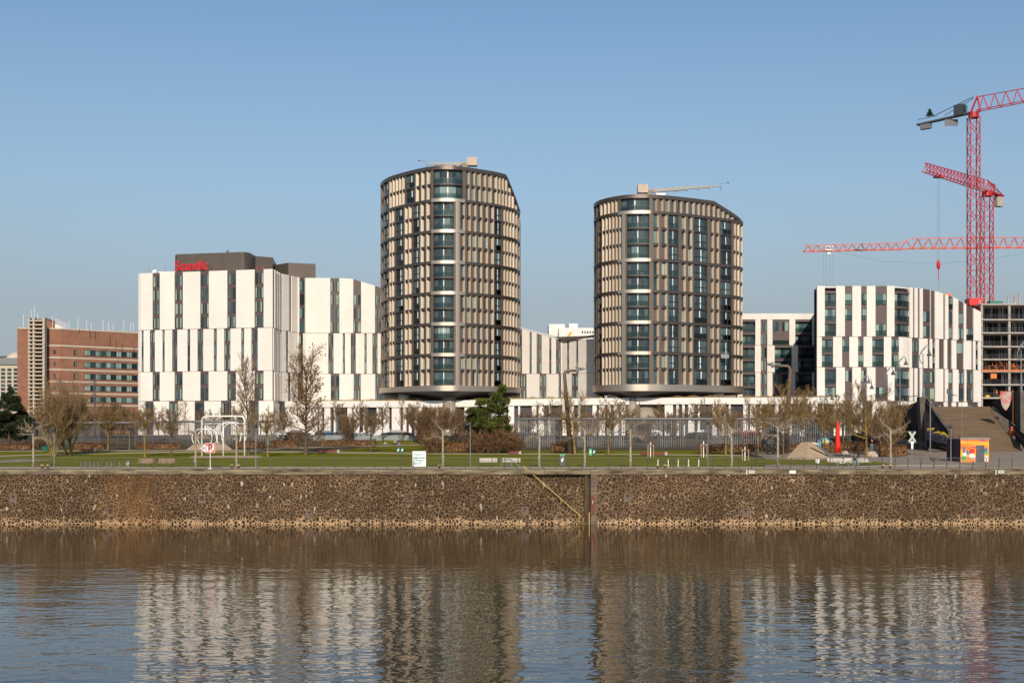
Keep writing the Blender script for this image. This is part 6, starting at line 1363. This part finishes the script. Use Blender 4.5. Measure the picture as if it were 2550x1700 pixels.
# crossing sign
p = G(2271, 1154); root = empty("crossing_sign", p, 0, "white crossed railway sign on a post before the dark wall", "sign"); k = p.y / F; mb = MB(); mb.tube([(0, 0, 0), (0, 0, 82 * k)], .05, 6); mb.build("post", M['galv'], root)
zc = (1154 - 1087) * k; mb = MB(); q = 10 * k; mb.beam((-q * .8, -.06, zc - q * 1.3), (q * .8, -.06, zc + q * 1.3), .03, .22); mb.beam((q * .8, -.09, zc - q * 1.3), (-q * .8, -.09, zc + q * 1.3), .03, .22); mb.build("cross", mat("pale_green_grey_board", (.42, .48, .42), .6), root)
mb = MB(); mb.disc((0, -.08, zc - 15 * k), .2, (0, 1, 0), 14, .04); mb.box(-.12, .12, -.1, -.07, zc - 30 * k, zc - 18 * k); mb.build("disc", sw, root)
# catenary masts far left
for a, D_, yt, l in ((150, 232, 945, "left lattice railway mast before the brick office block"), (236, 232, 946, "right lattice railway mast before the brick office block")):
    root = empty("railway_mast", (X(a, D_), D_, gz(D_)), 0, l, "mast", "railway masts at left"); H = Z(yt, D_) - gz(D_); mb = MB(); lattice_box(mb, (0, 0, 0), (0, 0, H), .35, .6, .03, .015); mb.build("mast", M['galvd'], root)
    mb = MB(); s = 1 if a < 200 else -1; mb.beam((0, 0, H - .3), (s * 1.9, 0, H - .8), .07); mb.beam((0, 0, H - 3.2), (s * 1.9, 0, H - .8), .05); mb.beam((0, 0, H), (-s * .9, 0, H + .1), .06); mb.ball((-s * .9, 0, H + .15), .12); mb.ball((0, 0, H + .3), .12); mb.build("bracket_arms", M['galvd'], root)
mb = MB()
for z_ in (0, -.9): mb.tube([(X(-60, 232), 232, Z(955, 232) + z_), (X(150, 232), 232, Z(947, 232) + z_), (X(193, 232), 232, Z(951, 232) + z_), (X(236, 232), 232, Z(948, 232) + z_), (X(345, 232), 232, Z(953, 232) + z_)], .015, 4)
thing(mb, "overhead_wires", M['frame'], "thin overhead wires strung between the two railway masts", "wires")
mb = MB(); D = 240; mb.box(X(-80, D), X(245, D), D, D + 4, Z(1040, D), Z(1030, D)); mb.box(X(-80, D), X(245, D), D + 3.5, D + 4, 8.1, Z(1040, D))
for a in (75, 130, 200, 240): mb.box(X(a, D), X(a + 4, D), D + .5, D + 1.5, 8.1, Z(1040, D))
thing(mb, "road_bridge", M['concd'], "dark low bridge deck behind the multi-stemmed trees at far left", "bridge")
# street lamps with plain curved arm
for a, yt, s, l in ((571, 1003, 1, "grey street lamp with curved arm before the hotel"), (1120, 1000, -1, "dark street lamp with curved arm before the taller tower's drum"), (1593, 995, -1, "dark street lamp with curved arm before the shorter tower's podium opening"), (1755, 988, -1, "thin street lamp before the podium right of the shorter tower")):
    D = 218; H = Z(yt, D) - gz(D); root = empty("street_lamp", (X(a, D), D, gz(D)), 0, l, "street lamp", "curved-arm street lamps"); mb = MB(); mb.tube([(0, 0, 0), (0, 0, H - .6), (s * .15, 0, H - .2), (s * .5, 0, H), (s * 1.1, 0, H + .08)], [.09, .06, .05, .05, .04], 8); mb.build("pole", M['galv'] if s > 0 else M['galvd'], root); mb = MB(); mb.cbox((s * 1.3, 0, H + .08), (.6, .22, .1)); mb.build("lamp_head", M['galvd'], root)
# ---------------------------------------------------------------- bridge head: steps, flanking walls
DB = 182
M['step'] = mat("brown_stone_steps", (.165, .118, .080), .95, col2=(.115, .080, .055), scale=.5, detail=6, stretch=(.5, 1, 3)); M['dwall'] = mat("black_wall", (.016, .014, .015), .9, col2=(.05, .045, .05), scale=.6, detail=7)  # walls flanking the steps get a mottled near-black base colour
root = empty("bridge_steps", (X(2420, 190), 190, 6.1), label="broad brown stone steps climbing to the bridge at the right edge", cat="steps")
mb = MB(); N_ = 46; D0, D1 = 176.0, 214.0; zb, zt_ = 6.05, Z(1012, 214)
for i in range(N_):
    a = D0 + (D1 - D0) * i / N_; z_ = zb + (zt_ - zb) * (i + 1) / N_
    xl = 65.2 + (a - D0) * .28; mb.box(xl, 76.3 + (a - 176) * .27, a, a + (D1 - D0) / N_ + .5, 5.5, z_)
part(mb, "treads", M['step'], root)
mb = MB(); mb.box(76, 122, D1, 238, 5.5, zt_); part(mb, "bridge_deck", M['concd'], root)
# left parapet: tall pillar, coping descending along the steps
root = empty("bridge_wall", (X(2330, 180), 180, 6.0), label="black-stained graffiti wall and stone pillar flanking the left of the steps", cat="wall")
def quadwall(mb, P, th=.8):                        # P = list of (px, py, D) outline; thickness goes back
    v = [(X(a, d), d, Z(b, d)) for a, b, d in P]; n = len(v)
    mb.add(v + [(x + .15, y + th, z) for x, y, z in v], [tuple(range(n)), tuple(range(2 * n - 1, n - 1, -1))] + [(i, n + i, n + (i + 1) % n, (i + 1) % n) for i in range(n)])
mb = MB(); quadwall(mb, [(2242, 1017, 206), (2292, 997, 184), (2292, 1094, 184), (2243, 1080, 206)]); part(mb, "upper_wall", M['dwall'], root)
mb = MB(); quadwall(mb, [(2299, 993, 184), (2304, 993, 184), (2330, 1030, 180), (2345, 1052, 176), (2358, 1067, 172), (2362, 1085, 170), (2358, 1113, 170), (2306, 1100, 180), (2299, 1097, 184)]); part(mb, "stair_wall", M['dwall'], root)
mb = MB(); quadwall(mb, [(2290, 988, 183.4), (2304, 988, 183.4), (2306, 1098, 183.4), (2296, 1098, 183.4)], 1.8); part(mb, "pillar", M['concd'], root)
mb = MB(); pts = [(2303, 989, 184.2), (2316, 1009, 187), (2322, 1027, 184), (2330, 1031, 183), (2354, 1066, 176), (2368, 1078, 172)]
v = [Vector((X(a, d), d, Z(b, d))) for a, b, d in pts]
for a, b in zip(v, v[1:]): mb.beam(a, b, .7, .5)
part(mb, "coping", M['concd'], root)
mb = MB(); gb = [mat("graffiti_grey_spray", (.16, .15, .19), .8, col2=(.03, .03, .04), scale=1.0, detail=6), mat("graffiti_yellow_spray", (.42, .30, .02), .8)]
for i in range(26):
    t = i / 26; a = 2308 + t * 50; d = 179.6 - t * 9.9; yb_ = 1098 + t * 12 - 4; h_ = R.uniform(14, 26); w_ = 1.6; x0_, x1_ = X(a, d), X(a + w_, d); mb.mat(0); z0_ = Z(yb_, d); z1_ = Z(yb_ - h_, d); mb.box(x0_, x1_, d - .12, d - .02, z0_, z1_)
    if i % 3 == 0: mb.mat(1); ps = z1_ + .15; mb.beam((x0_, d - .15, ps), (x1_ + .2, d - .35, ps + R.uniform(-.5, .5)), .05, .25)
o = mb.build("graffiti", gb, root); rooted(root, o)
# ramp wall lower-left with coloured graffiti
root = empty("graffiti_ramp_wall", (X(2240, 168), 168, 6.0), label="low sloping wall with blue and purple graffiti running up to the dark steps wall", cat="wall")
mb = MB(); quadwall(mb, [(2120, 1075, 190), (2185, 1082, 180), (2311, 1100, 160), (2312, 1121, 160), (2225, 1112, 168), (2120, 1096, 190)], .6); part(mb, "wall", M['dwall'], root)
gcs = [mat("spray_" + n_, c_, .8) for n_, c_ in (("blue", (.04, .10, .22)), ("purple", (.14, .07, .20)), ("maroon", (.20, .03, .05)), ("grey", (.20, .2, .21)))]
mb = MB()
for i in range(30):
    t = i / 30; a = 2200 + t * 106; d = 178 - t * 17.4; yt_ = 1086 + t * 14.5; mb.mat(R.choice([0, 0, 1] if t < .4 else [1, 2, 3, 3])); x0_ = X(a, d); w_ = R.uniform(.12, .3); mb.box(x0_, x0_ + w_, d - .32, d - .25, Z(yt_ + R.uniform(11, 15), d), Z(yt_ + R.uniform(0, 5), d))
o = mb.build("graffiti", gcs, root); rooted(root, o)
mb = MB(); mb.box(X(2243, 205), X(2256, 205), 204.5, 208, 6, Z(1008, 205)); thing(mb, "stone_pier", M['concd'], "grey stone pier at the far end of the bridge wall", "pier")
# right wall of the steps with pillar, handrail and banner
root = empty("bridge_wall", (X(2535, 172), 172, 6.0), label="black wall and pillar at the right of the steps, cut by the view edge", cat="wall")
mb = MB(); quadwall(mb, [(2474, 999, 213), (2541, 971, 196), (2541, 1064, 196), (2476, 1020, 213)]); part(mb, "stair_wall", M['dwall'], root)
mb = MB(); mb.box(X(2541, 194), X(2580, 194), 194, 196, 6, Z(972, 194)); part(mb, "pillar", M['concd'], root)
mb = MB(); quadwall(mb, [(2512, 1046, 197), (2552, 1082, 176), (2552, 1118, 176), (2512, 1064, 197)], .4); part(mb, "low_parapet", M['dwall'], root)
mb = MB()
for t in range(8): d = 208 - t * 5; zz = zb + (zt_ - zb) * (d - D0) / (D1 - D0); xx = 84.9 - t * 1.3; mb.tube([(xx, d, zz), (xx, d, zz + 1.0)], .04, 6)
mb.tube([(84.9, 208, zb + (zt_ - zb) * (208 - D0) / (D1 - D0) + 1), (75.8, 173, zb + .9)], .04, 6); thing(mb, "steps_handrail", M['galvd'], "steel handrail along the right side of the bridge steps", "handrail")
D = 194; zB_ = 9.5; root = empty("painted_banner", (X(2523, D), D, zB_), 0, "pink and grey painted banner hanging from an orange pole by the right wall", "banner")
mb = MB(); n = 10; vs = []
prof = [(0, 2491, 2519), (.35, 2492, 2518), (.7, 2495, 2514), (.9, 2499, 2509), (1.0, 2503, 2506)]
for t, a, b in prof:
    for s in range(5): q = a + (b - a) * s / 4; vs.append((X(q, D) - X(2523, D), .12 * math.sin(s * 2.2 + t * 3), Z(975 + t * 46, D) - zB_))
mb.add(vs, [(i * 5 + j, i * 5 + j + 1, (i + 1) * 5 + j + 1, (i + 1) * 5 + j) for i in range(4) for j in range(4)]); mb.build("cloth", mat("pink_grey_painted_cloth", (.50, .12, .14), .8, col2=(.42, .40, .33), scale=.7, detail=3, contrast=1.6), root, smooth=True)
mb = MB(); mb.tube([(0, .1, 0), (0, .1, Z(972, D) - zB_)], .05, 8); mb.tube([(X(2489, D) - X(2523, D), .1, Z(974, D) - zB_), (.15, .1, Z(974, D) - zB_)], .05, 8); mb.build("pole", mat("orange_rust_pole", (.32, .09, .03), .6), root)
p = G(2520, 1080) if False else Vector((X(2520, 178), 178, zb + (zt_ - zb) * (2) / 38)); 
mb = MB(); mb.box(X(2513, 189), X(2526, 189), 188.4, 189.4, 8.5, 9.5); mb.box(X(2515, 189), X(2520, 189), 188.6, 189, 9.5, 10.0); thing(mb, "orange_machine", mat("orange_machine_paint", (.62, .12, .02), .6), "small orange machine at the foot of the banner pole", "machine")
# bridge lamps with curled arms
def curl(px, D, base_y, top_y, hx, hy, label):
    z0 = Z(base_y, D); x = X(px, D); k = D / F; root = empty("bridge_lamp", (x, D, z0), 0, label, "bridge lamp", "curled-arm bridge lamps"); H = (base_y - top_y) * k
    mb = MB(); mb.tube([(0, 0, 0), (0, 0, H)], [.12, .07], 8); mb.tube([(0, 0, 0), (0, 0, .8)], .17, 8); mb.build("pole", M['galv'], root)
    ex = (hx - px) * k; ez = (base_y - hy) * k; cx_ = ex * .25; r_ = abs(ex) * .62
    mb = MB(); s = 1 if ex > 0 else -1; P = [(0, 0, H - 1.6)]; P += [(-s * .45, 0, H - 1.1), (-s * .55, 0, H - .4), (-s * .3, 0, H + .4), (s * .25, 0, H + 1.0), (ex * .55, 0, H + 1.35), (ex * .85, 0, H + 1.2), (ex, 0, ez + .35)]; mb.smooth = True
    mb.tube(P, .07, 8); mb.tube([(0, 0, H - .2), (-s * .25, 0, H + .1), (s * .1, 0, H + .65), (ex * .45, 0, H + 1.05)], .05, 6); mb.build("curled_arm", M['galv'], root)
    mb = MB(); mb.smooth = True; mb.tube([(ex, 0, ez + .4), (ex, 0, ez + .1), (ex, 0, ez - .35)], [.08, .2, .42], 12); mb.build("lamp_shade", M['galvd'], root)
for a, d, by, ty, hx, hy, l in ((2149, 212, 1085, 952, 2163, 949, "bridge lamp with curled arm, tallest of the pair left of the apartment bays"), (2157, 207, 1085, 962, 2171, 963, "bridge lamp with curled arm, lower one of the pair left of the apartment bays"), (2210, 204, 1080, 932, 2224, 928, "bridge lamp with curled arm third from the left on the bridge ramp"),
    (2241, 200, 1008, 907, 2256, 903, "bridge lamp with curled arm just left of the black wall"), (2298.5, 184, 988, 881, 2314, 880, "bridge lamp with curled arm on top of the tall stone pillar"), (2543, 162, 976, 872, 2556, 865, "bridge lamp on the pillar at the right edge"), (2010, 222, 1085, 992, 2022, 984, "low bridge lamp with curled arm left above the twiggy thicket"), (2060, 218, 1085, 996, 2072, 990, "low bridge lamp with curled arm right above the twiggy thicket")):
    curl(a, d, by, ty, hx, hy, l)
mb = MB(); mb.tube([(X(2248, 198), 198, Z(1008, 198)), (X(2249, 198), 198, Z(992, 198)), (X(2253, 196), 196, Z(989, 196)), (X(2290, 186), 186, Z(984, 186))], .06, 6); thing(mb, "wall_handrail", M['galv'], "pale handrail curving up along the top of the black wall", "handrail")
for a in (2082, 2169): mb = MB(); D = 215; mb.tube([(X(a, D), D, gz(D)), (X(a, D), D, Z(986, D))], .05, 6); mb.cbox((X(a, D), D, Z(985, D)), (.35, .35, .2)); thing(mb, "camera_post", M['frame'], "thin post with a dark box on top %s" % ("left of the curled lamps" if a < 2100 else "between the curled lamps"), "post")
for a, d, by, ty, l in ((2316.5, 160, 1150, 994, "grey sticker-covered pole in front of the stone pillar"), (2395, 168, 1115, 995, "thin grey flagpole in front of the steps")):
    mb = MB(); mb.tube([(X(a, d), d, gz(d) - .02), (X(a, d), d, Z(ty, d))], .08 if a < 2350 else .035, 8); thing(mb, "pole", M['galv'], l, "pole")
for a, s_ in ((2361, 1), (2368, -1)):
    D = 216; mb = MB(); mb.tube([(X(a, D), D, zt_), (X(a, D), D, Z(970, D))], .07, 6); mb.cbox((X(a, D), D, Z(974, D)), (.4, .3, .9)); 
    if s_ < 0: mb.beam((X(a, D), D, Z(978, D)), (X(a + 8, D), D, Z(984, D)), .1); mb.cbox((X(a + 8, D), D, Z(984, D)), (1.0, .5, .12))
    thing(mb, "traffic_signal", M['galvd'], "grey signal post at the top of the steps, %s of two" % ("left" if s_ > 0 else "right"), "signal post")
# kiosk with mural
p = Vector((X(2425, 142), 142, gz(142))); root = empty("painted_kiosk", (X(2425, 139), 139, gz(139)), 0, "small flat-roofed kiosk with an orange sunset mural and grey door", "kiosk"); D = 139; k = D / F
x0, x1 = X(2392, D), X(2462.5, D); z0, z1 = gz(D), Z(1093, D)
mb = MB(); mb.prism([(x0, D), (x1, D), (x1 + .2, D + 5), (x0 + .2, D + 5)], z0, z1); part(mb, "wall", mat("dark_graffiti_wall", (.03, .025, .03), .9, col2=(.13, .07, .09), scale=1.2, detail=6, stretch=(1, 1, .4)), root)
mb = MB(); mb.prism([(x0 - .08, D - .15), (x1 + .1, D - .15), (x1 + .3, D + 5.1), (x0 + .1, D + 5.1)], z1, z1 + .12); part(mb, "roof", M['conc'], root)
sm = mat("sunset_mural_paint", (.90, .50, .03), .6, col2=(.75, .10, .015), scale=.8, detail=3, stretch=(.35, 1, 2.4), contrast=1.3)
mb = MB(); mb.box(x0, x1, D - .03, D - .002, z0 + .02, z1); mur = part(mb, "sunset_mural", sm, root)
def spot(mb, a, y, w, h, d=.01, n=14): c = (X(a, D), D - .032 - d, Z(y, D)); rx, rz2 = w * k / 2, h * k / 2; mb.add([(c[0] + rx * math.cos(t * 2 * math.pi / n), c[1], c[2] + rz2 * math.sin(t * 2 * math.pi / n)) for t in range(n)], [tuple(range(n))])
cm = {n_: mat("mural_" + n_, c_, .6) for n_, c_ in (("teal", (.03, .35, .30)), ("white", (.75, .72, .68)), ("red", (.65, .02, .02)), ("blue", (.06, .15, .28)), ("orange", (.85, .20, .01)), ("purple", (.30, .06, .28)), ("green", (.05, .35, .12)))}
for col, its in (("blue", [(2400, 1121, 6, 22), (2408, 1126, 5, 14), (2413, 1127, 4, 12), (2455, 1121, 8, 16)]), ("purple", [(2404, 1097.5, 20, 2), (2448, 1096, 18, 3), (2425, 1112, 16, 2)]), ("green", [(2400, 1140, 12, 16)]), ("white", [(2402, 1131, 10, 9), (2420, 1138, 16, 20), (2456, 1142, 10, 16)]), ("red", [(2420, 1123, 15, 12)]), ("teal", [(2456, 1127, 9, 8), (2413, 1143, 7, 12)]), ("orange", [(2414, 1146, 16, 15)])):
    mb = MB()
    for j, (a, y, w, h) in enumerate(its): spot(mb, a, y, w, h, {"blue": .002, "purple": .004, "green": .006, "white": .008, "red": .011, "teal": .014, "orange": .017}[col] + j * .0004)
    mb.build("mural_patch", cm[col], mur)
mb = MB(); mb.box(X(2430, D), X(2451, D), D - .07, D - .034, z0 + .02, Z(1108, D)); dr = part(mb, "door", mat("grey_graffiti_door", (.04, .045, .055), .5, col2=(.10, .11, .12), scale=1.5), root); mb = MB(); mb.box(X(2434, D), X(2435, D), D - .09, D - .07, z0 + .9, z0 + 1.1); mb.build("handle", M['galv'], dr)
mb = MB(); p2 = G(2352, 1149); mb.box(-1.6, 1.6, -.3, .3, .25, .33); mb.box(-1.4, -1.2, -.25, .25, 0, .25); mb.box(1.2, 1.4, -.25, .25, 0, .25); mb.box(-1.7, -1.0, -.3, .3, .33, .55); o = thing(mb, "pallet_stack", M['concd'], "low dark pallet stack at the left side of the kiosk", "pallets"); o.location = p2
# boulders
for a, y, s in ((2165, 1137, .55), (2178, 1139, .5), (2192, 1138, .6), (2105, 1133, .5), (2118, 1135, .35)):
    p = G(a, y); mb = MB(); mb.ball((0, 0, s * .5), s, s * .8, s * .75, 9, 6, jit=.16); o = thing(mb, "boulder", mat("pale_boulder", (.46, .40, .32), .9, var=.15, scale=2) if 'boul' not in M else M['boul'], "pale boulder in the group near the spreading tree", "boulder", "pale boulders near the spreading tree"); o.location = p
# bicycle
p = G(2102, 1160.5); root = empty("bicycle", p + Vector((0, -.4, 0)), 0, "white bicycle leaning at the long pale bench", "bicycle"); wb = M['wpaint']
for sx_ in (-.58, .58):
    mb = MB(); mb.tube([(sx_ + .34 * math.cos(t * math.pi / 10), 0, .36 + .34 * math.sin(t * math.pi / 10)) for t in range(21)], .024, 5); w_ = mb.build("wheel", M['bark_p'], root); mb = MB()
    for t in range(8): mb.tube([(sx_, 0, .36), (sx_ + .33 * math.cos(t * math.pi / 4), 0, .36 + .33 * math.sin(t * math.pi / 4))], .006, 3)
    mb.build("spokes", M['galv'], w_)
mb = MB(); [mb.tube([a, b], .028, 6) for a, b in (((-.58, 0, .36), (-.1, 0, .36)), ((-.1, 0, .36), (-.2, 0, .85)), ((-.58, 0, .36), (-.18, 0, .78)), ((-.18, 0, .78), (.38, 0, .82)), ((-.1, 0, .36), (.38, 0, .74)), ((.36, 0, .95), (.58, 0, .36)))]; mb.build("frame", wb, root)
mb = MB(); mb.tube([(.36, -.25, 1.02), (.34, 0, .98), (.36, .25, 1.02)], .02, 6); mb.build("handlebar", M['frame'], root); mb = MB(); mb.box(-.32, -.1, -.06, .06, .86, .92); mb.build("saddle", M['frame'], root)
# ---------------------------------------------------------------- people
skin = mat("skin", (.45, .26, .18), .6); hair = mat("dark_hair", (.03, .02, .015), .7); shoe = mat("shoes", (.05, .05, .05), .6)
def person(name_lbl, loc, rz, J, top_col, leg_col, h=1.75, cat="person", hat=None, group=None, child=False):
    """J: joint positions in metres for a 1.75 m body, facing -Y"""
    s = h / 1.75
    names = ['pelvis', 'waist', 'chest', 'neck', 'chin', 'head', 'crown']
    V = []; E = []; Rr = {}
    def add(p, r, parent=None):
        V.append(Vector(p) * s); i = len(V) - 1; Rr[i] = (r[0] * s, r[1] * s) if isinstance(r, tuple) else (r * s, r * s)
        if parent is not None: E.append((parent, i))
        return i
    pel = add(J['pelvis'], (.14, .11)); wa = add(J['waist'], (.125, .095), pel); ch = add(J['chest'], (.155, .11), wa); nk = add(J['neck'], .055, ch)
    hd = J['head']; a = add(Vector(hd) + Vector((0, 0, -.07)), .075, nk); b = add(hd, (.085, .10), a); c = add(Vector(hd) + Vector((0, .01, .08)), .075, b)
    add(Vector(hd) + Vector((0, -.105, -.01)), .018, b)                         # nose
    tags = {}
    for sd in ('l', 'r'):
        hp = add(J['hip_' + sd], .095, pel); kn = add(J['knee_' + sd], .062, hp); an = add(J['ankle_' + sd], .043, kn); toe = add(J['toe_' + sd], (.04, .035), an)
        sh = add(J['shoulder_' + sd], .062, ch); el = add(J['elbow_' + sd], .043, sh); wr = add(J['wrist_' + sd], .029, el)
        d = (Vector(J['wrist_' + sd]) - Vector(J['elbow_' + sd])).normalized(); w = Vector(J['wrist_' + sd]); palm = add(w + d * .07, (.035, .016), wr)
        u = d.orthogonal().normalized()
        for f, (o_, L_) in enumerate(((-.024, .065), (-.008, .075), (.008, .07), (.023, .055))): q = add(w + d * .105 + u * o_, .009, palm); add(w + d * (.105 + L_) + u * o_ * 1.3 + Vector((0, -.01, 0)), .007, q)
        q = add(w + d * .06 + u * .045, .010, palm)
    me = bpy.data.meshes.new("person"); me.from_pydata(V, E, []); o = bpy.data.objects.new("person", me); sc.collection.objects.link(o)
    m = o.modifiers.new("skin", 'SKIN'); 
    if not me.skin_vertices: me.attributes
    bpy.context.view_layer.objects.active = o
    sv = me.skin_vertices[0].data
    for i in range(len(V)): sv[i].radius = Rr[i]
    sv[0].use_root = True
    sb = o.modifiers.new("sub", 'SUBSURF'); sb.levels = 1; sb.render_levels = 1
    dg = bpy.context.evaluated_depsgraph_get(); dg.update(); me2 = bpy.data.meshes.new_from_object(o.evaluated_get(dg)); bpy.data.objects.remove(o)
    mats = [mat("shirt", top_col, .8), mat("trousers", leg_col, .85), skin, hair, shoe]
    me2.materials.clear()
    for q in mats: me2.materials.append(q)
    seg = []
    def S(a, b, mi): seg.append((Vector(a) * s, Vector(b) * s, mi))
    S(J['pelvis'], J['chest'], 0); S(J['neck'], hd, 2)
    for sd in ('l', 'r'):
        S(J['hip_' + sd], J['knee_' + sd], 1); S(J['knee_' + sd], J['ankle_' + sd], 1); S(J['ankle_' + sd], J['toe_' + sd], 4); S(J['chest'], J['shoulder_' + sd], 0); S(J['shoulder_' + sd], J['elbow_' + sd], 0); S(J['elbow_' + sd], J['wrist_' + sd], 0)
        d = (Vector(J['wrist_' + sd]) - Vector(J['elbow_' + sd])).normalized(); S(Vector(J['wrist_' + sd]) + d * .04, Vector(J['wrist_' + sd]) + d * .18, 2)
    S(Vector(J['pelvis']) + Vector((0, 0, -.03)), J['pelvis'], 1)
    hv = Vector(hd) * s
    for p in me2.polygons:
        c = p.center; best = None
        for a_, b_, mi in seg:
            ab = b_ - a_; t = max(0, min(1, (c - a_).dot(ab) / max(1e-6, ab.length_squared))); dd = (a_ + ab * t - c).length
            if best is None or dd < best[0]: best = (dd, mi)
        mi = best[1]
        if c.z > hv.z - .1 * s and (c - hv).length < .2 * s: mi = 3 if (c.z > hv.z + .05 * s or c.y > hv.y + .03 * s) else 2
        p.material_index = mi; p.use_smooth = True
    root = empty("person", loc, rz, name_lbl, cat, group)
    bo = bpy.data.objects.new("body", me2); sc.collection.objects.link(bo); bo.parent = root
    mb = MB()
    for sx_ in (-.032, .032): mb.ball(((hd[0] + sx_) * s, (hd[1] - .088) * s, (hd[2] + .012) * s), .012 * s, n=6, m=4)
    mb.build("eyes", M['black'], root)
    mb = MB(); mb.box((hd[0] - .025) * s, (hd[0] + .025) * s, (hd[1] - .092) * s, (hd[1] - .084) * s, (hd[2] - .058) * s, (hd[2] - .05) * s); mb.build("mouth", mat("lips", (.25, .08, .07), .6), root)
    if hat: mb = MB(); mb.smooth = True; mb.ball((hd[0] * s, (hd[1] + .005) * s, (hd[2] + .05) * s), .115 * s, .125 * s, .11 * s, 12, 8); mb.build("helmet", hat, root)
    return root
def stand(**k):
    J = dict(pelvis=(0, 0, .95), waist=(0, 0, 1.12), chest=(0, 0, 1.33), neck=(0, 0, 1.5), head=(0, -.02, 1.63),
             hip_l=(.09, 0, .88), knee_l=(.11, -.01, .48), ankle_l=(.12, .02, .08), toe_l=(.13, -.14, .03), hip_r=(-.09, 0, .88), knee_r=(-.11, -.01, .48), ankle_r=(-.12, .02, .08), toe_r=(-.13, -.14, .03),
             shoulder_l=(.19, 0, 1.42), elbow_l=(.25, .02, 1.13), wrist_l=(.24, -.06, .88), shoulder_r=(-.19, 0, 1.42), elbow_r=(-.25, .02, 1.13), wrist_r=(-.24, -.06, .88)); J.update(k); return J
run = stand(pelvis=(0, 0, .92), chest=(0, -.07, 1.3), waist=(0, -.02, 1.1), neck=(0, -.1, 1.46), head=(0, -.14, 1.6), hip_r=(-.09, -.02, .86), knee_r=(-.09, -.32, .62), ankle_r=(-.09, -.28, .22), toe_r=(-.09, -.45, .18), knee_l=(.09, .16, .47), hip_l=(.09, 0, .86), ankle_l=(.09, .55, .34), toe_l=(.09, .6, .2),
            shoulder_l=(.18, -.06, 1.38), elbow_l=(.24, -.28, 1.2), wrist_l=(.18, -.46, 1.3), shoulder_r=(-.18, -.06, 1.38), elbow_r=(-.26, .16, 1.18), wrist_r=(-.24, -.02, 1.02))
o_ = person("person in black t-shirt with orange print and blue jeans standing on a boulder", G(2171, 1136) + Vector((0, 0, .72)), math.pi, stand(elbow_l=(.3, .02, 1.15), wrist_l=(.26, -.08, .93)), (.012, .012, .014), (.16, .25, .33), 1.8)
mb = MB(); mb.disc((0, .135, 1.38), .11, (0, 1, 0), 14, .02); mb.build("orange_print", mat("orange_print", (.75, .12, .02), .7), o_)
p = G(2171, 1136.4); mb = MB(); mb.ball((0, 0, .3), .7, .6, .45, 10, 6, jit=.1); o2 = thing(mb, "flat_boulder", mat("pale_flat_boulder", (.46, .40, .32), .9), "pale boulder carrying the standing person", "boulder"); o2.location = p
sit = stand(pelvis=(0, 0, .56), waist=(0, .02, .73), chest=(0, -.02, .95), neck=(0, -.05, 1.12), head=(0, -.1, 1.25), hip_l=(.1, -.04, .53), knee_l=(.16, -.46, .52), ankle_l=(.17, -.42, .08), toe_l=(.18, -.58, .03), hip_r=(-.1, -.04, .53), knee_r=(-.16, -.46, .52), ankle_r=(-.2, -.44, .08), toe_r=(-.22, -.6, .03),
             shoulder_l=(.18, -.02, 1.03), elbow_l=(.26, -.12, .76), wrist_l=(.1, -.36, .66), shoulder_r=(-.18, -.02, 1.03), elbow_r=(-.26, -.12, .76), wrist_r=(-.1, -.36, .66))
person("person in dark jumper and blue jeans sitting on the bench beside the bicycle", G(2130, 1160) + Vector((0, -.05, 0)), 0, sit, (.03, .035, .05), (.22, .34, .46), 1.75)
g = "children running on the park path"
for a, y, tc_, lc_, rz_, l in ((939, 1111.5, (.03, .10, .09), (.02, .02, .03), -1.4, "running child in a dark green jacket, leftmost of the four"), (960, 1110, (.02, .02, .02), (.6, .55, .5), -1.4, "running child in a black jacket and pale trousers, second from left"), (983, 1112, (.70, .62, .60), (.04, .03, .06), 1.5, "running child in a white top, third from left"), (994, 1110.5, (.03, .02, .06), (.35, .28, .5), .5, "child in a dark top and lilac trousers, rightmost of the four")):
    person(l, G(a, y), rz_, run if a != 994 else stand(), tc_, lc_, 1.25)
ow = mat("orange_safety_helmet", (.75, .35, .02), .5)
for a, y, l in ((2482, 990, "construction worker with orange vest and yellow helmet, seen on the second open floor"), (2524, 924, "construction worker in orange standing on the orange formwork floor")):
    D = 285.6; person(l, (X(a, D), D, Z(y, D) + .13), .4, stand(), (.75, .16, .02), (.12, .10, .08), 1.75, hat=ow)
